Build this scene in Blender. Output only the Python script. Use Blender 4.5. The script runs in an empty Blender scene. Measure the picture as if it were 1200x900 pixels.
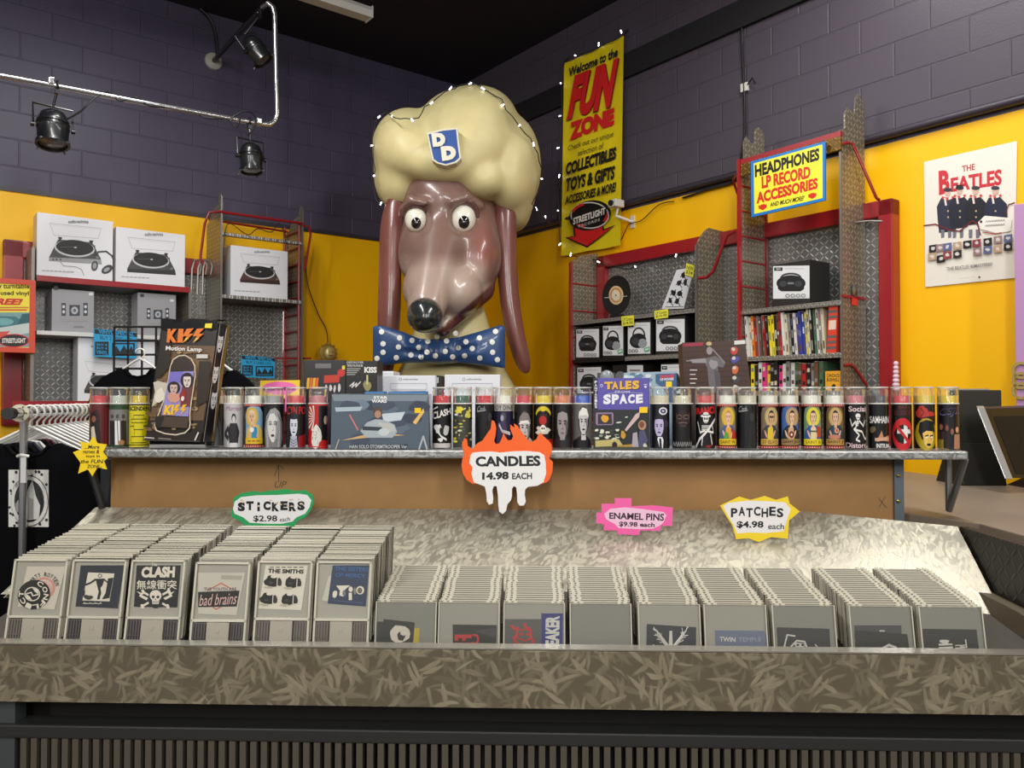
import bpy, bmesh, math, random
import numpy as np
from mathutils import Vector, Matrix
from mathutils.geometry import tessellate_polygon
random.seed(7)
R = math.radians
sc = bpy.context.scene
COL = sc.collection
PI = math.pi

# ---------------------------------------------------------------- camera, world, lights, exposure
F = 935.0                                  # focal length in pixels of a 1200 px wide frame
CAMZ, PITCH = 1.55, R(1.04)
cam = bpy.data.objects.new('camera', bpy.data.cameras.new('camera'))
COL.objects.link(cam)
cam.data.sensor_fit = 'HORIZONTAL'
cam.data.sensor_width = 36.0
cam.data.lens = 36.0 * F / 1200.0
cam.data.clip_start = 0.05
cam.location = (0, 0, CAMZ)
cam.rotation_euler = (R(90) + PITCH, 0, 0)
sc.camera = cam

sc.view_settings.view_transform = 'Standard'
sc.view_settings.look = 'None'
sc.view_settings.gamma = 1.0
sc.view_settings.use_curve_mapping = False
sc.view_settings.exposure = 0.18
sc.cycles.transparent_max_bounces = 24
sc.cycles.max_bounces = 8
sc.cycles.sample_clamp_indirect = 6.0
sc.cycles.caustics_reflective = False
sc.cycles.caustics_refractive = False

world = bpy.data.worlds.new('store_air')
sc.world = world
world.use_nodes = True
world.node_tree.nodes['Background'].inputs[0].default_value = (1.0, 0.98, 0.96, 1)
world.node_tree.nodes['Background'].inputs[1].default_value = 0.22

def lamp(name, loc, size, power, color=(1, 0.985, 0.96), aim=None):
    d = bpy.data.lights.new(name, 'AREA')
    d.shape = 'RECTANGLE'; d.size, d.size_y = size
    d.energy = power; d.color = color
    o = bpy.data.objects.new(name, d); COL.objects.link(o)
    o.location = loc
    if aim is not None:
        o.rotation_euler = (Vector(aim) - Vector(loc)).to_track_quat('-Z', 'Y').to_euler()
    return o
# rows of ceiling fluorescents over the sales floor, in front of and behind the camera
lamp('ceiling_lamp', (-1.9, 3.2, 4.6), (0.35, 3.4), 105)
lamp('ceiling_lamp', (1.5, 2.8, 4.6), (0.35, 3.4), 95)
lamp('ceiling_lamp', (-2.6, -2.2, 4.4), (0.35, 4.0), 150, aim=(-1.0, 3.5, 1.6))
lamp('ceiling_lamp', (0.0, -2.0, 4.4), (0.35, 4.0), 165, aim=(0.1, 4.5, 1.8))
lamp('ceiling_lamp', (2.8, -2.0, 4.4), (0.35, 4.0), 160, aim=(1.6, 4.0, 1.6))

# ---------------------------------------------------------------- pixel rays and frames of reference
CP, SP = math.cos(PITCH), math.sin(PITCH)
def ray(px, py):
    x, f, z = px - 600.0, F, 450.0 - py
    return Vector((x, f * CP - z * SP, f * SP + z * CP))

class Frame:
    """x runs along the plane to the right, y runs away from the viewer, z up"""
    def __init__(s, ox, oy, deg):
        s.a = R(deg); s.c, s.s = math.cos(s.a), math.sin(s.a)
        s.o = Vector((ox, oy, 0))
    def loc(s, p):
        d = Vector(p) - s.o
        return Vector((d.x * s.c + d.y * s.s, -d.x * s.s + d.y * s.c, d.z))
    def wor(s, p):
        return Vector((p[0] * s.c - p[1] * s.s, p[0] * s.s + p[1] * s.c, p[2])) + s.o
    def hit(s, px, py, v):
        return s.hitp(px, py, (0, v, 0), (0, -1, 0))
    def hitz(s, px, py, z):
        return s.hitp(px, py, (0, 0, z), (0, 0, 1))
    def hitp(s, px, py, p0, n):
        d = ray(px, py); o = s.loc((0, 0, CAMZ))
        dl = Vector((d.x * s.c + d.y * s.s, -d.x * s.s + d.y * s.c, d.z))
        n = Vector(n)
        t = (Vector(p0) - o).dot(n) / dl.dot(n)
        return o + dl * t

CX, CY = -0.547, 8.4                       # the room corner
LF = Frame(CX, CY, 38)                     # left wall: y = 0 on the wall
RF = Frame(CX, CY, -52)                    # right wall
CF = Frame(0, 0, -2)                       # the display counter
WF = Frame(0, 0, 0)                        # facing the camera

class Plane:
    """maps photo pixels onto a plane; layers lift towards the viewer"""
    def __init__(s, fr, v=0, n=(0, -1, 0), p0=None, eps=1e-4):
        s.fr, s.n, s.p0, s.eps = fr, Vector(n).normalized(), Vector(p0 if p0 is not None else (0, v, 0)), eps
    def __call__(s, px, py, layer=0):
        return s.fr.hitp(px, py, s.p0, s.n) + s.n * (layer * s.eps)

# ---------------------------------------------------------------- colour and materials
def lin(c):
    c = c / 255.0
    return c / 12.92 if c <= 0.04045 else ((c + 0.055) / 1.055) ** 2.4
def rgb(c):
    if isinstance(c, str):
        c = c.lstrip('#'); c = tuple(int(c[i:i + 2], 16) for i in (0, 2, 4))
    return (lin(c[0]), lin(c[1]), lin(c[2]), 1.0)

MATS = {}
def mat(name, color, rough=0.5, metal=0.0, spec=0.5, emit=0.0, coat=0.0, noise=0.0, nscale=20.0, bump=0.0):
    if name in MATS: return MATS[name]
    m = bpy.data.materials.new(name); m.use_nodes = True
    nt = m.node_tree; b = nt.nodes['Principled BSDF']
    c = rgb(color)
    b.inputs['Base Color'].default_value = c
    b.inputs['Roughness'].default_value = rough
    b.inputs['Metallic'].default_value = metal
    b.inputs['Specular IOR Level'].default_value = spec
    b.inputs['Coat Weight'].default_value = coat
    if emit:
        b.inputs['Emission Color'].default_value = c
        b.inputs['Emission Strength'].default_value = emit
    if noise or bump:
        tc = nt.nodes.new('ShaderNodeTexCoord'); n = nt.nodes.new('ShaderNodeTexNoise')
        n.inputs['Scale'].default_value = nscale; n.inputs['Detail'].default_value = 6
        nt.links.new(tc.outputs['Object'], n.inputs['Vector'])
        if noise:
            mx = nt.nodes.new('ShaderNodeMix'); mx.data_type = 'RGBA'
            mr = nt.nodes.new('ShaderNodeMapRange')
            mr.inputs[1].default_value = 0.3; mr.inputs[2].default_value = 0.7
            nt.links.new(n.outputs['Fac'], mr.inputs[0])
            nt.links.new(mr.outputs[0], mx.inputs[0])
            mx.inputs[6].default_value = tuple(x * (1 - noise) for x in c[:3]) + (1,)
            mx.inputs[7].default_value = tuple(min(1, x * (1 + noise)) for x in c[:3]) + (1,)
            nt.links.new(mx.outputs[2], b.inputs['Base Color'])
        if bump:
            bp = nt.nodes.new('ShaderNodeBump'); bp.inputs['Strength'].default_value = bump
            bp.inputs['Distance'].default_value = 0.01
            nt.links.new(n.outputs['Fac'], bp.inputs['Height'])
            nt.links.new(bp.outputs[0], b.inputs['Normal'])
    MATS[name] = m
    return m

def print_mat(name, rough, coat=0.0):
    m = bpy.data.materials.new(name); m.use_nodes = True
    nt = m.node_tree; b = nt.nodes['Principled BSDF']
    a = nt.nodes.new('ShaderNodeAttribute'); a.attribute_name = 'ink'
    nt.links.new(a.outputs['Color'], b.inputs['Base Color'])
    b.inputs['Roughness'].default_value = rough
    b.inputs['Coat Weight'].default_value = coat
    b.inputs['Coat Roughness'].default_value = 0.08
    MATS[name] = m
    return m
INK = print_mat('printed_ink', 0.5)
GLOSS = print_mat('glossy_printed_ink', 0.3, 0.25)

def clear_mat(name, tint, haze, gloss_rough=0.04, hazecol=(200, 198, 190), gl_amt=1.0):
    """transparent sheet: clear + a share of milky scatter + a fresnel gloss"""
    m = bpy.data.materials.new(name); m.use_nodes = True
    nt = m.node_tree; N = nt.nodes; L = nt.links
    N.remove(N['Principled BSDF']); out = N['Material Output']
    tr = N.new('ShaderNodeBsdfTransparent'); tr.inputs[0].default_value = rgb(tint)
    df = N.new('ShaderNodeBsdfDiffuse'); df.inputs[0].default_value = rgb(hazecol)
    gl = N.new('ShaderNodeBsdfGlossy'); gl.inputs['Roughness'].default_value = gloss_rough
    mx = N.new('ShaderNodeMixShader'); mx.inputs[0].default_value = haze
    L.new(tr.outputs[0], mx.inputs[1]); L.new(df.outputs[0], mx.inputs[2])
    fr = N.new('ShaderNodeFresnel'); fr.inputs[0].default_value = 1.5
    m2 = N.new('ShaderNodeMixShader')
    ml = N.new('ShaderNodeMath'); ml.operation = 'MULTIPLY'; ml.inputs[1].default_value = gl_amt; L.new(fr.outputs[0], ml.inputs[0])
    L.new(ml.outputs[0], m2.inputs[0]); L.new(mx.outputs[0], m2.inputs[1]); L.new(gl.outputs[0], m2.inputs[2])
    L.new(m2.outputs[0], out.inputs[0])
    MATS[name] = m
    return m

class NT:
    """tiny helper to write node maths"""
    def __init__(s, m): s.nt = m.node_tree; s.b = s.nt.nodes['Principled BSDF']
    def new(s, t, **k):
        n = s.nt.nodes.new(t)
        for a, v in k.items(): setattr(n, a, v)
        return n
    def lk(s, a, b): s.nt.links.new(a, b)
    def m(s, op, a, b=None, c=None):
        n = s.new('ShaderNodeMath', operation=op)
        for i, v in enumerate((a, b, c)):
            if v is None: continue
            if isinstance(v, (int, float)): n.inputs[i].default_value = v
            else: s.lk(v, n.inputs[i])
        return n.outputs[0]
    def coords(s):
        tc = s.new('ShaderNodeTexCoord'); sp = s.new('ShaderNodeSeparateXYZ')
        s.lk(tc.outputs['Object'], sp.inputs[0]); return tc, sp

def diamond_mat(name, axes, color=(172, 172, 170), rough=0.28, cell=0.021, metal=0.45, strength=0.8):
    """raised lozenges in alternating directions, as on tread plate"""
    m = bpy.data.materials.new(name); m.use_nodes = True; g = NT(m)
    tc, sp = g.coords(); ix = 'XYZ'.index(axes[0]); iy = 'XYZ'.index(axes[1])
    u = g.m('MULTIPLY', sp.outputs[ix], 1 / cell); v = g.m('MULTIPLY', sp.outputs[iy], 1 / cell)
    fu, fv = g.m('FLOOR', u), g.m('FLOOR', v)
    par = g.m('PINGPONG', g.m('ADD', fu, fv), 1.0)            # 0 / 1 checker
    sgn = g.m('SUBTRACT', g.m('MULTIPLY', par, 2.0), 1.0)
    x = g.m('SUBTRACT', g.m('SUBTRACT', u, fu), 0.5); y = g.m('SUBTRACT', g.m('SUBTRACT', v, fv), 0.5)
    xs = g.m('MULTIPLY', x, sgn)
    a = g.m('MULTIPLY', g.m('ADD', xs, y), 0.7071); b = g.m('MULTIPLY', g.m('SUBTRACT', xs, y), 0.7071)
    d = g.m('ADD', g.m('POWER', g.m('DIVIDE', a, 0.56), 2.0), g.m('POWER', g.m('DIVIDE', b, 0.15), 2.0))
    h = g.m('MAXIMUM', g.m('SUBTRACT', 1.0, d), 0.0)
    h = g.m('POWER', h, 0.5)
    bp = g.new('ShaderNodeBump'); bp.inputs['Strength'].default_value = strength; bp.inputs['Distance'].default_value = 0.002
    g.lk(h, bp.inputs['Height']); g.lk(bp.outputs[0], g.b.inputs['Normal'])
    mx = g.new('ShaderNodeMix', data_type='RGBA'); c = rgb(color)
    mx.inputs[6].default_value = tuple(k * 0.42 for k in c[:3]) + (1,); mx.inputs[7].default_value = c
    g.lk(h, mx.inputs[0]); g.lk(mx.outputs[2], g.b.inputs['Base Color'])
    g.b.inputs['Metallic'].default_value = metal; g.b.inputs['Roughness'].default_value = rough
    MATS[name] = m
    return m

def swirl_mat(name, color, rough=0.3, metal=0.85, scale=1.0, contrast=0.45, density=0.5, layers=6):
    """sheet metal ground with short overlapping strokes in every direction"""
    m = bpy.data.materials.new(name); m.use_nodes = True; g = NT(m)
    tc = g.new('ShaderNodeTexCoord')
    ds = g.new('ShaderNodeTexNoise'); ds.inputs['Scale'].default_value = 9 * scale; ds.inputs['Detail'].default_value = 2
    g.lk(tc.outputs['Object'], ds.inputs['Vector'])
    sub = g.new('ShaderNodeVectorMath', operation='SUBTRACT'); sub.inputs[1].default_value = (0.5, 0.5, 0.5)
    g.lk(ds.outputs['Color'], sub.inputs[0])
    add = g.new('ShaderNodeVectorMath', operation='MULTIPLY_ADD'); g.lk(sub.outputs[0], add.inputs[0])
    add.inputs[1].default_value = (0.05, 0.05, 0.05); g.lk(tc.outputs['Object'], add.inputs[2])
    tot = None
    for k in range(layers):
        rt = g.new('ShaderNodeVectorRotate', rotation_type='AXIS_ANGLE'); rt.inputs['Axis'].default_value = (0, 1, 0.3)
        rt.inputs['Angle'].default_value = 0.4 + k * PI / layers
        g.lk(add.outputs[0], rt.inputs['Vector'])
        mp = g.new('ShaderNodeMapping'); mp.inputs['Location'].default_value = (k * 1.37, k * .7, k * 2.11)
        mp.inputs['Scale'].default_value = (15 * scale, 24 * scale, 88 * scale)
        g.lk(rt.outputs[0], mp.inputs[0])
        vo = g.new('ShaderNodeTexVoronoi'); vo.inputs['Scale'].default_value = 1.0
        g.lk(mp.outputs[0], vo.inputs['Vector'])
        sp = g.new('ShaderNodeSeparateColor'); g.lk(vo.outputs['Color'], sp.inputs[0])
        mr = g.new('ShaderNodeMapRange'); mr.interpolation_type = 'SMOOTHSTEP'
        mr.inputs[1].default_value = 0.62; mr.inputs[2].default_value = 0.34; mr.inputs[3].default_value = 0; mr.inputs[4].default_value = 1
        g.lk(vo.outputs['Distance'], mr.inputs[0])
        on = g.m('MULTIPLY', g.m('GREATER_THAN', sp.outputs[0], 1 - density), g.m('ADD', g.m('MULTIPLY', sp.outputs[1], .8), .2))
        hn = g.new('ShaderNodeTexNoise'); hn.inputs['Scale'].default_value = 1.0; hn.inputs['Detail'].default_value = 2
        hm = g.new('ShaderNodeMapping'); hm.inputs['Scale'].default_value = (14 * scale, 200, 420 * scale); g.lk(rt.outputs[0], hm.inputs[0]); g.lk(hm.outputs[0], hn.inputs['Vector'])
        v = g.m('MULTIPLY', g.m('MULTIPLY', mr.outputs[0], on), g.m('ADD', hn.outputs['Fac'], .45))
        tot = v if tot is None else g.m('MAXIMUM', tot, v)
    c = rgb(color)
    mx = g.new('ShaderNodeMix', data_type='RGBA')
    mx.inputs[6].default_value = tuple(k * (1 - contrast) for k in c[:3]) + (1,)
    mx.inputs[7].default_value = tuple(min(1, k * (1 + contrast)) for k in c[:3]) + (1,)
    g.lk(tot, mx.inputs[0]); g.lk(mx.outputs[2], g.b.inputs['Base Color'])
    rr = g.new('ShaderNodeMapRange'); rr.inputs[3].default_value = rough - 0.04; rr.inputs[4].default_value = rough + 0.14
    g.lk(tot, rr.inputs[0]); g.lk(rr.outputs[0], g.b.inputs['Roughness'])
    bp = g.new('ShaderNodeBump'); bp.inputs['Strength'].default_value = 0.12; bp.inputs['Distance'].default_value = 0.004
    g.lk(tot, bp.inputs['Height']); g.lk(bp.outputs[0], g.b.inputs['Normal'])
    g.b.inputs['Metallic'].default_value = metal
    MATS[name] = m
    return m

def wall_mat(name, upper, lower, zsplit, seed=0.0):
    """painted concrete block: upper colour above zsplit, lower colour below; block joints as a bump"""
    m = bpy.data.materials.new(name); m.use_nodes = True; g = NT(m)
    tc, sp = g.coords()
    cb = g.new('ShaderNodeCombineXYZ'); g.lk(sp.outputs[0], cb.inputs[0]); g.lk(sp.outputs[2], cb.inputs[1])
    br = g.new('ShaderNodeTexBrick'); br.inputs['Scale'].default_value = 1.0
    br.inputs['Brick Width'].default_value = 0.42; br.inputs['Row Height'].default_value = 0.205
    br.inputs['Mortar Size'].default_value = 0.007; br.inputs['Mortar Smooth'].default_value = 0.6
    br.inputs['Color1'].default_value = (1, 1, 1, 1); br.inputs['Color2'].default_value = (0.93, 0.93, 0.93, 1)
    br.inputs['Mortar'].default_value = (0.86, 0.86, 0.86, 1)
    g.lk(cb.outputs[0], br.inputs['Vector'])
    no = g.new('ShaderNodeTexNoise'); no.inputs['Scale'].default_value = 1.3; no.inputs['Detail'].default_value = 4
    g.lk(tc.outputs['Object'], no.inputs['Vector'])
    up = g.m('GREATER_THAN', sp.outputs[2], zsplit)
    mxb = g.new('ShaderNodeMix', data_type='RGBA', blend_type='MULTIPLY'); mxb.inputs[0].default_value = 0.85
    mxb.inputs[6].default_value = rgb(upper); g.lk(br.outputs['Color'], mxb.inputs[7])
    mx = g.new('ShaderNodeMix', data_type='RGBA'); g.lk(up, mx.inputs[0])
    mx.inputs[6].default_value = rgb(lower); g.lk(mxb.outputs[2], mx.inputs[7])
    g.lk(mx.outputs[2], g.b.inputs['Base Color'])
    n2 = g.new('ShaderNodeTexNoise'); n2.inputs['Scale'].default_value = 90; g.lk(tc.outputs['Object'], n2.inputs['Vector'])
    hh = g.m('ADD', g.m('MULTIPLY', br.outputs['Fac'], -1.0), g.m('MULTIPLY', n2.outputs['Fac'], 0.25))
    bp = g.new('ShaderNodeBump'); bp.inputs['Distance'].default_value = 0.006
    g.lk(g.m('ADD', g.m('MULTIPLY', up, 0.5), 0.02), bp.inputs['Strength'])
    g.lk(hh, bp.inputs['Height']); g.lk(bp.outputs[0], g.b.inputs['Normal'])
    g.b.inputs['Roughness'].default_value = 0.42
    g.b.inputs['Specular IOR Level'].default_value = 0.35
    MATS[name] = m
    return m

# ---------------------------------------------------------------- objects
ORG = {}
def props(o, label=None, cat=None, group=None, kind=None):
    if label: o['label'] = label
    if cat: o['category'] = cat
    if group: o['group'] = group
    if kind: o['kind'] = kind
    return o
def thing(name, label, cat, fr=WF, o=(0, 0, 0), group=None, tilt=0.0):
    e = bpy.data.objects.new(name, None); COL.objects.link(e)
    e.empty_display_size = 0.05
    e.location = fr.wor(o); e.rotation_euler = (tilt, 0, fr.a)
    ORG[e.name] = Vector(o)
    return props(e, label, cat, group)
def link_mesh(name, me, mats, parent=None, fr=WF, o=(0, 0, 0), tilt=0.0):
    ob = bpy.data.objects.new(name, me); COL.objects.link(ob)
    for m in (mats if isinstance(mats, (list, tuple)) else [mats]): me.materials.append(m)
    if parent is not None: ob.parent = parent; ORG[ob.name] = ORG[parent.name].copy()
    else:
        ob.location = fr.wor(o); ob.rotation_euler = (tilt, 0, fr.a); ORG[ob.name] = Vector(o)
    return ob
def dup(root, loc, rot=None, label=None, group=None):
    c = root.copy(); COL.objects.link(c); c.location = loc
    if rot is not None: c.rotation_euler = rot
    if label: c['label'] = label
    if group: c['group'] = group
    for ch in list(root.children):
        k = ch.copy(); COL.objects.link(k); k.parent = c
        for g in list(ch.children):
            q = g.copy(); COL.objects.link(q); q.parent = k
    return c

class MB:
    """collects faces of ONE mesh"""
    def __init__(s): s.v, s.f, s.m = [], [], []
    def add(s, vs, fs, m=0):
        n = len(s.v); s.v += [Vector(p) for p in vs]
        for f in fs: s.f.append(tuple(i + n for i in f)); s.m.append(m)
        return s
    def box(s, x0, x1, y0, y1, z0, z1, m=0):
        v = [(x, y, z) for z in (z0, z1) for y in (y0, y1) for x in (x0, x1)]
        return s.add(v, [(0, 2, 3, 1), (4, 5, 7, 6), (0, 1, 5, 4), (2, 6, 7, 3), (0, 4, 6, 2), (1, 3, 7, 5)], m)
    def hexa(s, front, back, m=0):
        """front, back: four corners each, in the same turn"""
        v = list(front) + list(back)
        return s.add(v, [(0, 1, 2, 3), (7, 6, 5, 4), (0, 4, 5, 1), (1, 5, 6, 2), (2, 6, 7, 3), (3, 7, 4, 0)], m)
    def extr(s, pts, d, m=0):
        """polygon of 3-D points pushed along the vector d"""
        d = Vector(d); n = len(pts); v = [Vector(p) for p in pts]; v += [p + d for p in v]
        fs = [tuple(range(n)), tuple(range(2 * n - 1, n - 1, -1))]
        fs += [(i, i + n, (i + 1) % n + n, (i + 1) % n) for i in range(n)]
        return s.add(v, fs, m)
    def prism(s, xz, y0, y1, m=0): return s.extr([(x, y0, z) for x, z in xz], (0, y1 - y0, 0), m)
    def prismx(s, yz, x0, x1, m=0): return s.extr([(x0, y, z) for y, z in yz], (x1 - x0, 0, 0), m)
    def prismz(s, xy, z0, z1, m=0): return s.extr([(x, y, z0) for x, y in xy], (0, 0, z1 - z0), m)
    def tube(s, pts, r, n=8, m=0, closed=False):
        pts = [Vector(p) for p in pts]; k = len(pts); rs = r if isinstance(r, (list, tuple)) else [r] * k
        up = None; rings = []
        for i, p in enumerate(pts):
            t = (pts[min(i + 1, k - 1)] - pts[max(i - 1, 0)])
            if closed: t = pts[(i + 1) % k] - pts[(i - 1) % k]
            if t.length < 1e-9: t = Vector((0, 0, 1))
            t.normalize()
            if up is None: up = t.orthogonal().normalized()
            up = (up - t * up.dot(t))
            up = up.normalized() if up.length > 1e-6 else t.orthogonal().normalized()
            w = t.cross(up)
            rings.append([p + (up * math.cos(a) + w * math.sin(a)) * rs[i] for a in [2 * PI * j / n for j in range(n)]])
        v = [q for rg in rings for q in rg]; fs = []
        for i in range(k if closed else k - 1):
            a, b = i * n, ((i + 1) % k) * n
            fs += [(a + j, a + (j + 1) % n, b + (j + 1) % n, b + j) for j in range(n)]
        if not closed: fs += [tuple(range(n - 1, -1, -1)), tuple((k - 1) * n + j for j in range(n))]
        return s.add(v, fs, m)
    def lathe(s, prof, c=(0, 0, 0), n=24, m=0, cap=True, axis=None):
        c = Vector(c); M = Matrix.Identity(3)
        if axis is not None: M = Vector(axis).to_track_quat('Z', 'Y').to_matrix()
        v = [c + M @ Vector((r * math.cos(2 * PI * j / n), r * math.sin(2 * PI * j / n), z)) for r, z in prof for j in range(n)]
        fs = [(i * n + j, i * n + (j + 1) % n, (i + 1) * n + (j + 1) % n, (i + 1) * n + j) for i in range(len(prof) - 1) for j in range(n)]
        if cap: fs += [tuple(range(n - 1, -1, -1)), tuple((len(prof) - 1) * n + j for j in range(n))]
        return s.add(v, fs, m)
    def ball(s, c, r, nu=20, nv=12, m=0):
        r = r if isinstance(r, (list, tuple)) else (r, r, r); c = Vector(c)
        v = [c + Vector((0, 0, r[2]))]
        for i in range(1, nv):
            t = PI * i / nv
            v += [c + Vector((r[0] * math.sin(t) * math.cos(2 * PI * j / nu), r[1] * math.sin(t) * math.sin(2 * PI * j / nu), r[2] * math.cos(t))) for j in range(nu)]
        v.append(c - Vector((0, 0, r[2])))
        fs = [(0, 1 + j, 1 + (j + 1) % nu) for j in range(nu)]
        for i in range(nv - 2):
            a, b = 1 + i * nu, 1 + (i + 1) * nu
            fs += [(a + j, b + j, b + (j + 1) % nu, a + (j + 1) % nu) for j in range(nu)]
        a = 1 + (nv - 2) * nu; e = len(v) - 1
        fs += [(a + j, e, a + (j + 1) % nu) for j in range(nu)]
        return s.add(v, fs, m)
    def build(s, name, mats, parent=None, fr=WF, o=None, smooth=None, bevel=0.0, tilt=0.0):
        if parent is not None: org = ORG[parent.name]
        else: org = Vector(o if o is not None else (0, 0, 0))
        me = bpy.data.meshes.new(name)
        me.from_pydata([tuple(p - org) for p in s.v], [], s.f)
        if len(set(s.m)) > 1 or (s.m and s.m[0]): me.polygons.foreach_set('material_index', s.m)
        bm = bmesh.new(); bm.from_mesh(me)
        bmesh.ops.recalc_face_normals(bm, faces=bm.faces)
        if bevel:
            ed = [e for e in bm.edges if len(e.link_faces) == 2 and e.calc_face_angle() > 0.6]
            bmesh.ops.bevel(bm, geom=ed, offset=bevel, segments=2, profile=0.6, affect='EDGES', clamp_overlap=True)
        bm.to_mesh(me); bm.free()
        if smooth is not None:
            me.polygons.foreach_set('use_smooth', [True] * len(me.polygons))
            me.set_sharp_from_angle(angle=R(smooth))
        return link_mesh(name, me, mats, parent, fr, org, tilt)

# ---------------------------------------------------------------- printed matter
TXT = {}
def text_mesh(s, bold=0.0, shear=0.0, space=1.0):
    key = (s, bold, shear, space)
    if key in TXT: return TXT[key]
    cu = bpy.data.curves.new('t', 'FONT'); cu.body = s; cu.offset = bold; cu.shear = shear; cu.space_character = space
    cu.resolution_u = 3
    ob = bpy.data.objects.new('t', cu)
    me = bpy.data.meshes.new_from_object(ob)
    v = np.array([w.co[:2] for w in me.vertices]) if len(me.vertices) else np.zeros((0, 2))
    fs = [tuple(p.vertices) for p in me.polygons]
    if len(v):
        lo, hi = v.min(0), v.max(0); v = (v - lo) / np.maximum(hi - lo, 1e-6)
    bpy.data.objects.remove(ob); bpy.data.curves.remove(cu); bpy.data.meshes.remove(me)
    TXT[key] = (v, fs)
    return TXT[key]

class Art:
    """flat printed shapes in the units of a mapper (x, y, layer) -> point; y grows downwards"""
    def __init__(s): s.items = []; s.tr = None; s.ymax = None; s.ymin = -1e9
    def _p(s, pts): return [s.tr(*p) for p in pts] if s.tr else [tuple(p) for p in pts]
    def poly(s, pts, c):
        pts = s._p(pts)
        if s.ymax is not None: pts = [(x, max(s.ymin, min(y, s.ymax + i * 1e-4))) for i, (x, y) in enumerate(pts)]
        tri = tessellate_polygon([[Vector((x, y, 0)) for x, y in pts]])
        s.items.append((pts, [tuple(t) for t in tri], c)); return s
    def rect(s, x0, y0, x1, y1, c): return s.poly([(x0, y0), (x1, y0), (x1, y1), (x0, y1)], c)
    def ell(s, x, y, rx, ry, c, rot=0, n=24):
        ca, sa = math.cos(R(rot)), math.sin(R(rot)); p = []
        for i in range(n):
            a = 2 * PI * i / n; u, v = rx * math.cos(a), ry * math.sin(a)
            p.append((x + u * ca - v * sa, y + u * sa + v * ca))
        return s.poly(p, c)
    def line(s, pts, w, c):
        for (x0, y0), (x1, y1) in zip(pts, pts[1:]):
            dx, dy = x1 - x0, y1 - y0; l = math.hypot(dx, dy) or 1e-9
            nx, ny = -dy / l * w / 2, dx / l * w / 2; ex, ey = dx / l * w * .3, dy / l * w * .3
            s.poly([(x0 + nx - ex, y0 + ny - ey), (x1 + nx + ex, y1 + ny + ey), (x1 - nx + ex, y1 - ny + ey), (x0 - nx - ex, y0 - ny - ey)], c)
        return s
    def ring(s, x, y, rx, ry, w, c, n=28, a0=0, a1=360):
        p = [(x + rx * math.cos(R(a0 + (a1 - a0) * i / n)), y + ry * math.sin(R(a0 + (a1 - a0) * i / n))) for i in range(n + 1)]
        return s.line(p, w, c)
    def frame(s, x0, y0, x1, y1, w, c):
        s.rect(x0, y0, x1, y0 + w, c); s.rect(x0, y1 - w, x1, y1, c); s.rect(x0, y0 + w, x0 + w, y1 - w, c)
        return s.rect(x1 - w, y0 + w, x1, y1 - w, c)
    def text(s, t, quad, c, bold=0.02, shear=0.0, space=1.0):
        """quad: (x0, y0, x1, y1) box or four corners top-left, top-right, bottom-right, bottom-left"""
        if len(quad) == 4 and not hasattr(quad[0], '__len__'):
            x0, y0, x1, y1 = quad; quad = [(x0, y0), (x1, y0), (x1, y1), (x0, y1)]
        (ax, ay), (bx, by), (cx, cy), (dx, dy) = quad
        v, fs = text_mesh(t, bold, shear, space); pts = []
        for u, w in v:
            tx, ty = ax + (bx - ax) * u, ay + (by - ay) * u
            lx, ly = dx + (cx - dx) * u, dy + (cy - dy) * u
            pts.append((lx + (tx - lx) * w, ly + (ty - ly) * w))
        if pts: s.items.append((s._p(pts), fs, c))
        return s
    def arc_text(s, t, x, y, r, a0, a1, h, c, bold=0.02, inward=False):
        n = len(t)
        for i, ch in enumerate(t):
            if ch == ' ': continue
            a = R(a0 + (a1 - a0) * (i + .5) / n); w = abs(R(a1 - a0)) / n * r * 0.8
            ux, uy = math.cos(a), math.sin(a); tx, ty = (-uy, ux) if not inward else (uy, -ux)
            ox, oy = (ux, uy) if not inward else (-ux, -uy)
            px, py = x + ux * r, y + uy * r
            q = [(px - tx * w / 2 + ox * h / 2, py - ty * w / 2 + oy * h / 2), (px + tx * w / 2 + ox * h / 2, py + ty * w / 2 + oy * h / 2),
                 (px + tx * w / 2 - ox * h / 2, py + ty * w / 2 - oy * h / 2), (px - tx * w / 2 - ox * h / 2, py - ty * w / 2 - oy * h / 2)]
            s.text(ch, q, c, bold)
        return s
    def face(s, x, y, w, h, skin, hair, dark, top=0.32, side=0.1, lips=None, eyes=None, jaw=0.8):
        """a plain frontal head: hair mass, face, brows, eyes, nose, mouth"""
        s.ell(x, y - h * .06, w * (.5 + side), h * (.5 + top * .35), hair)
        f = [(x - w * .46, y - h * .22), (x - w * .4, y - h * .38), (x, y - h * (.5 - top * .3)), (x + w * .4, y - h * .38), (x + w * .46, y - h * .22),
             (x + w * .45, y + h * .1), (x + w * .45 * jaw, y + h * .32), (x + w * .18, y + h * .5), (x - w * .18, y + h * .5), (x - w * .45 * jaw, y + h * .32), (x - w * .45, y + h * .1)]
        s.poly(f, skin)
        for k in (-1, 1):
            s.line([(x + k * w * .1, y - h * .11), (x + k * w * .34, y - h * .13)], h * .045, dark)
            s.ell(x + k * w * .21, y - h * .03, w * .095, h * .04, eyes or dark)
        s.line([(x + w * .02, y - h * .02), (x + w * .08, y + h * .15), (x - w * .06, y + h * .16)], h * .025, dark)
        s.ell(x, y + h * .3, w * .17, h * .04, lips or dark)
        return s
    def blot(s, x, y, rx, ry, c, n=9, jag=0.45, seed=0):
        rnd = random.Random(seed); p = []
        for i in range(n):
            a = 2 * PI * i / n; k = 1 - jag * rnd.random()
            p.append((x + rx * k * math.cos(a), y + ry * k * math.sin(a)))
        return s.poly(p, c)
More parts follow.
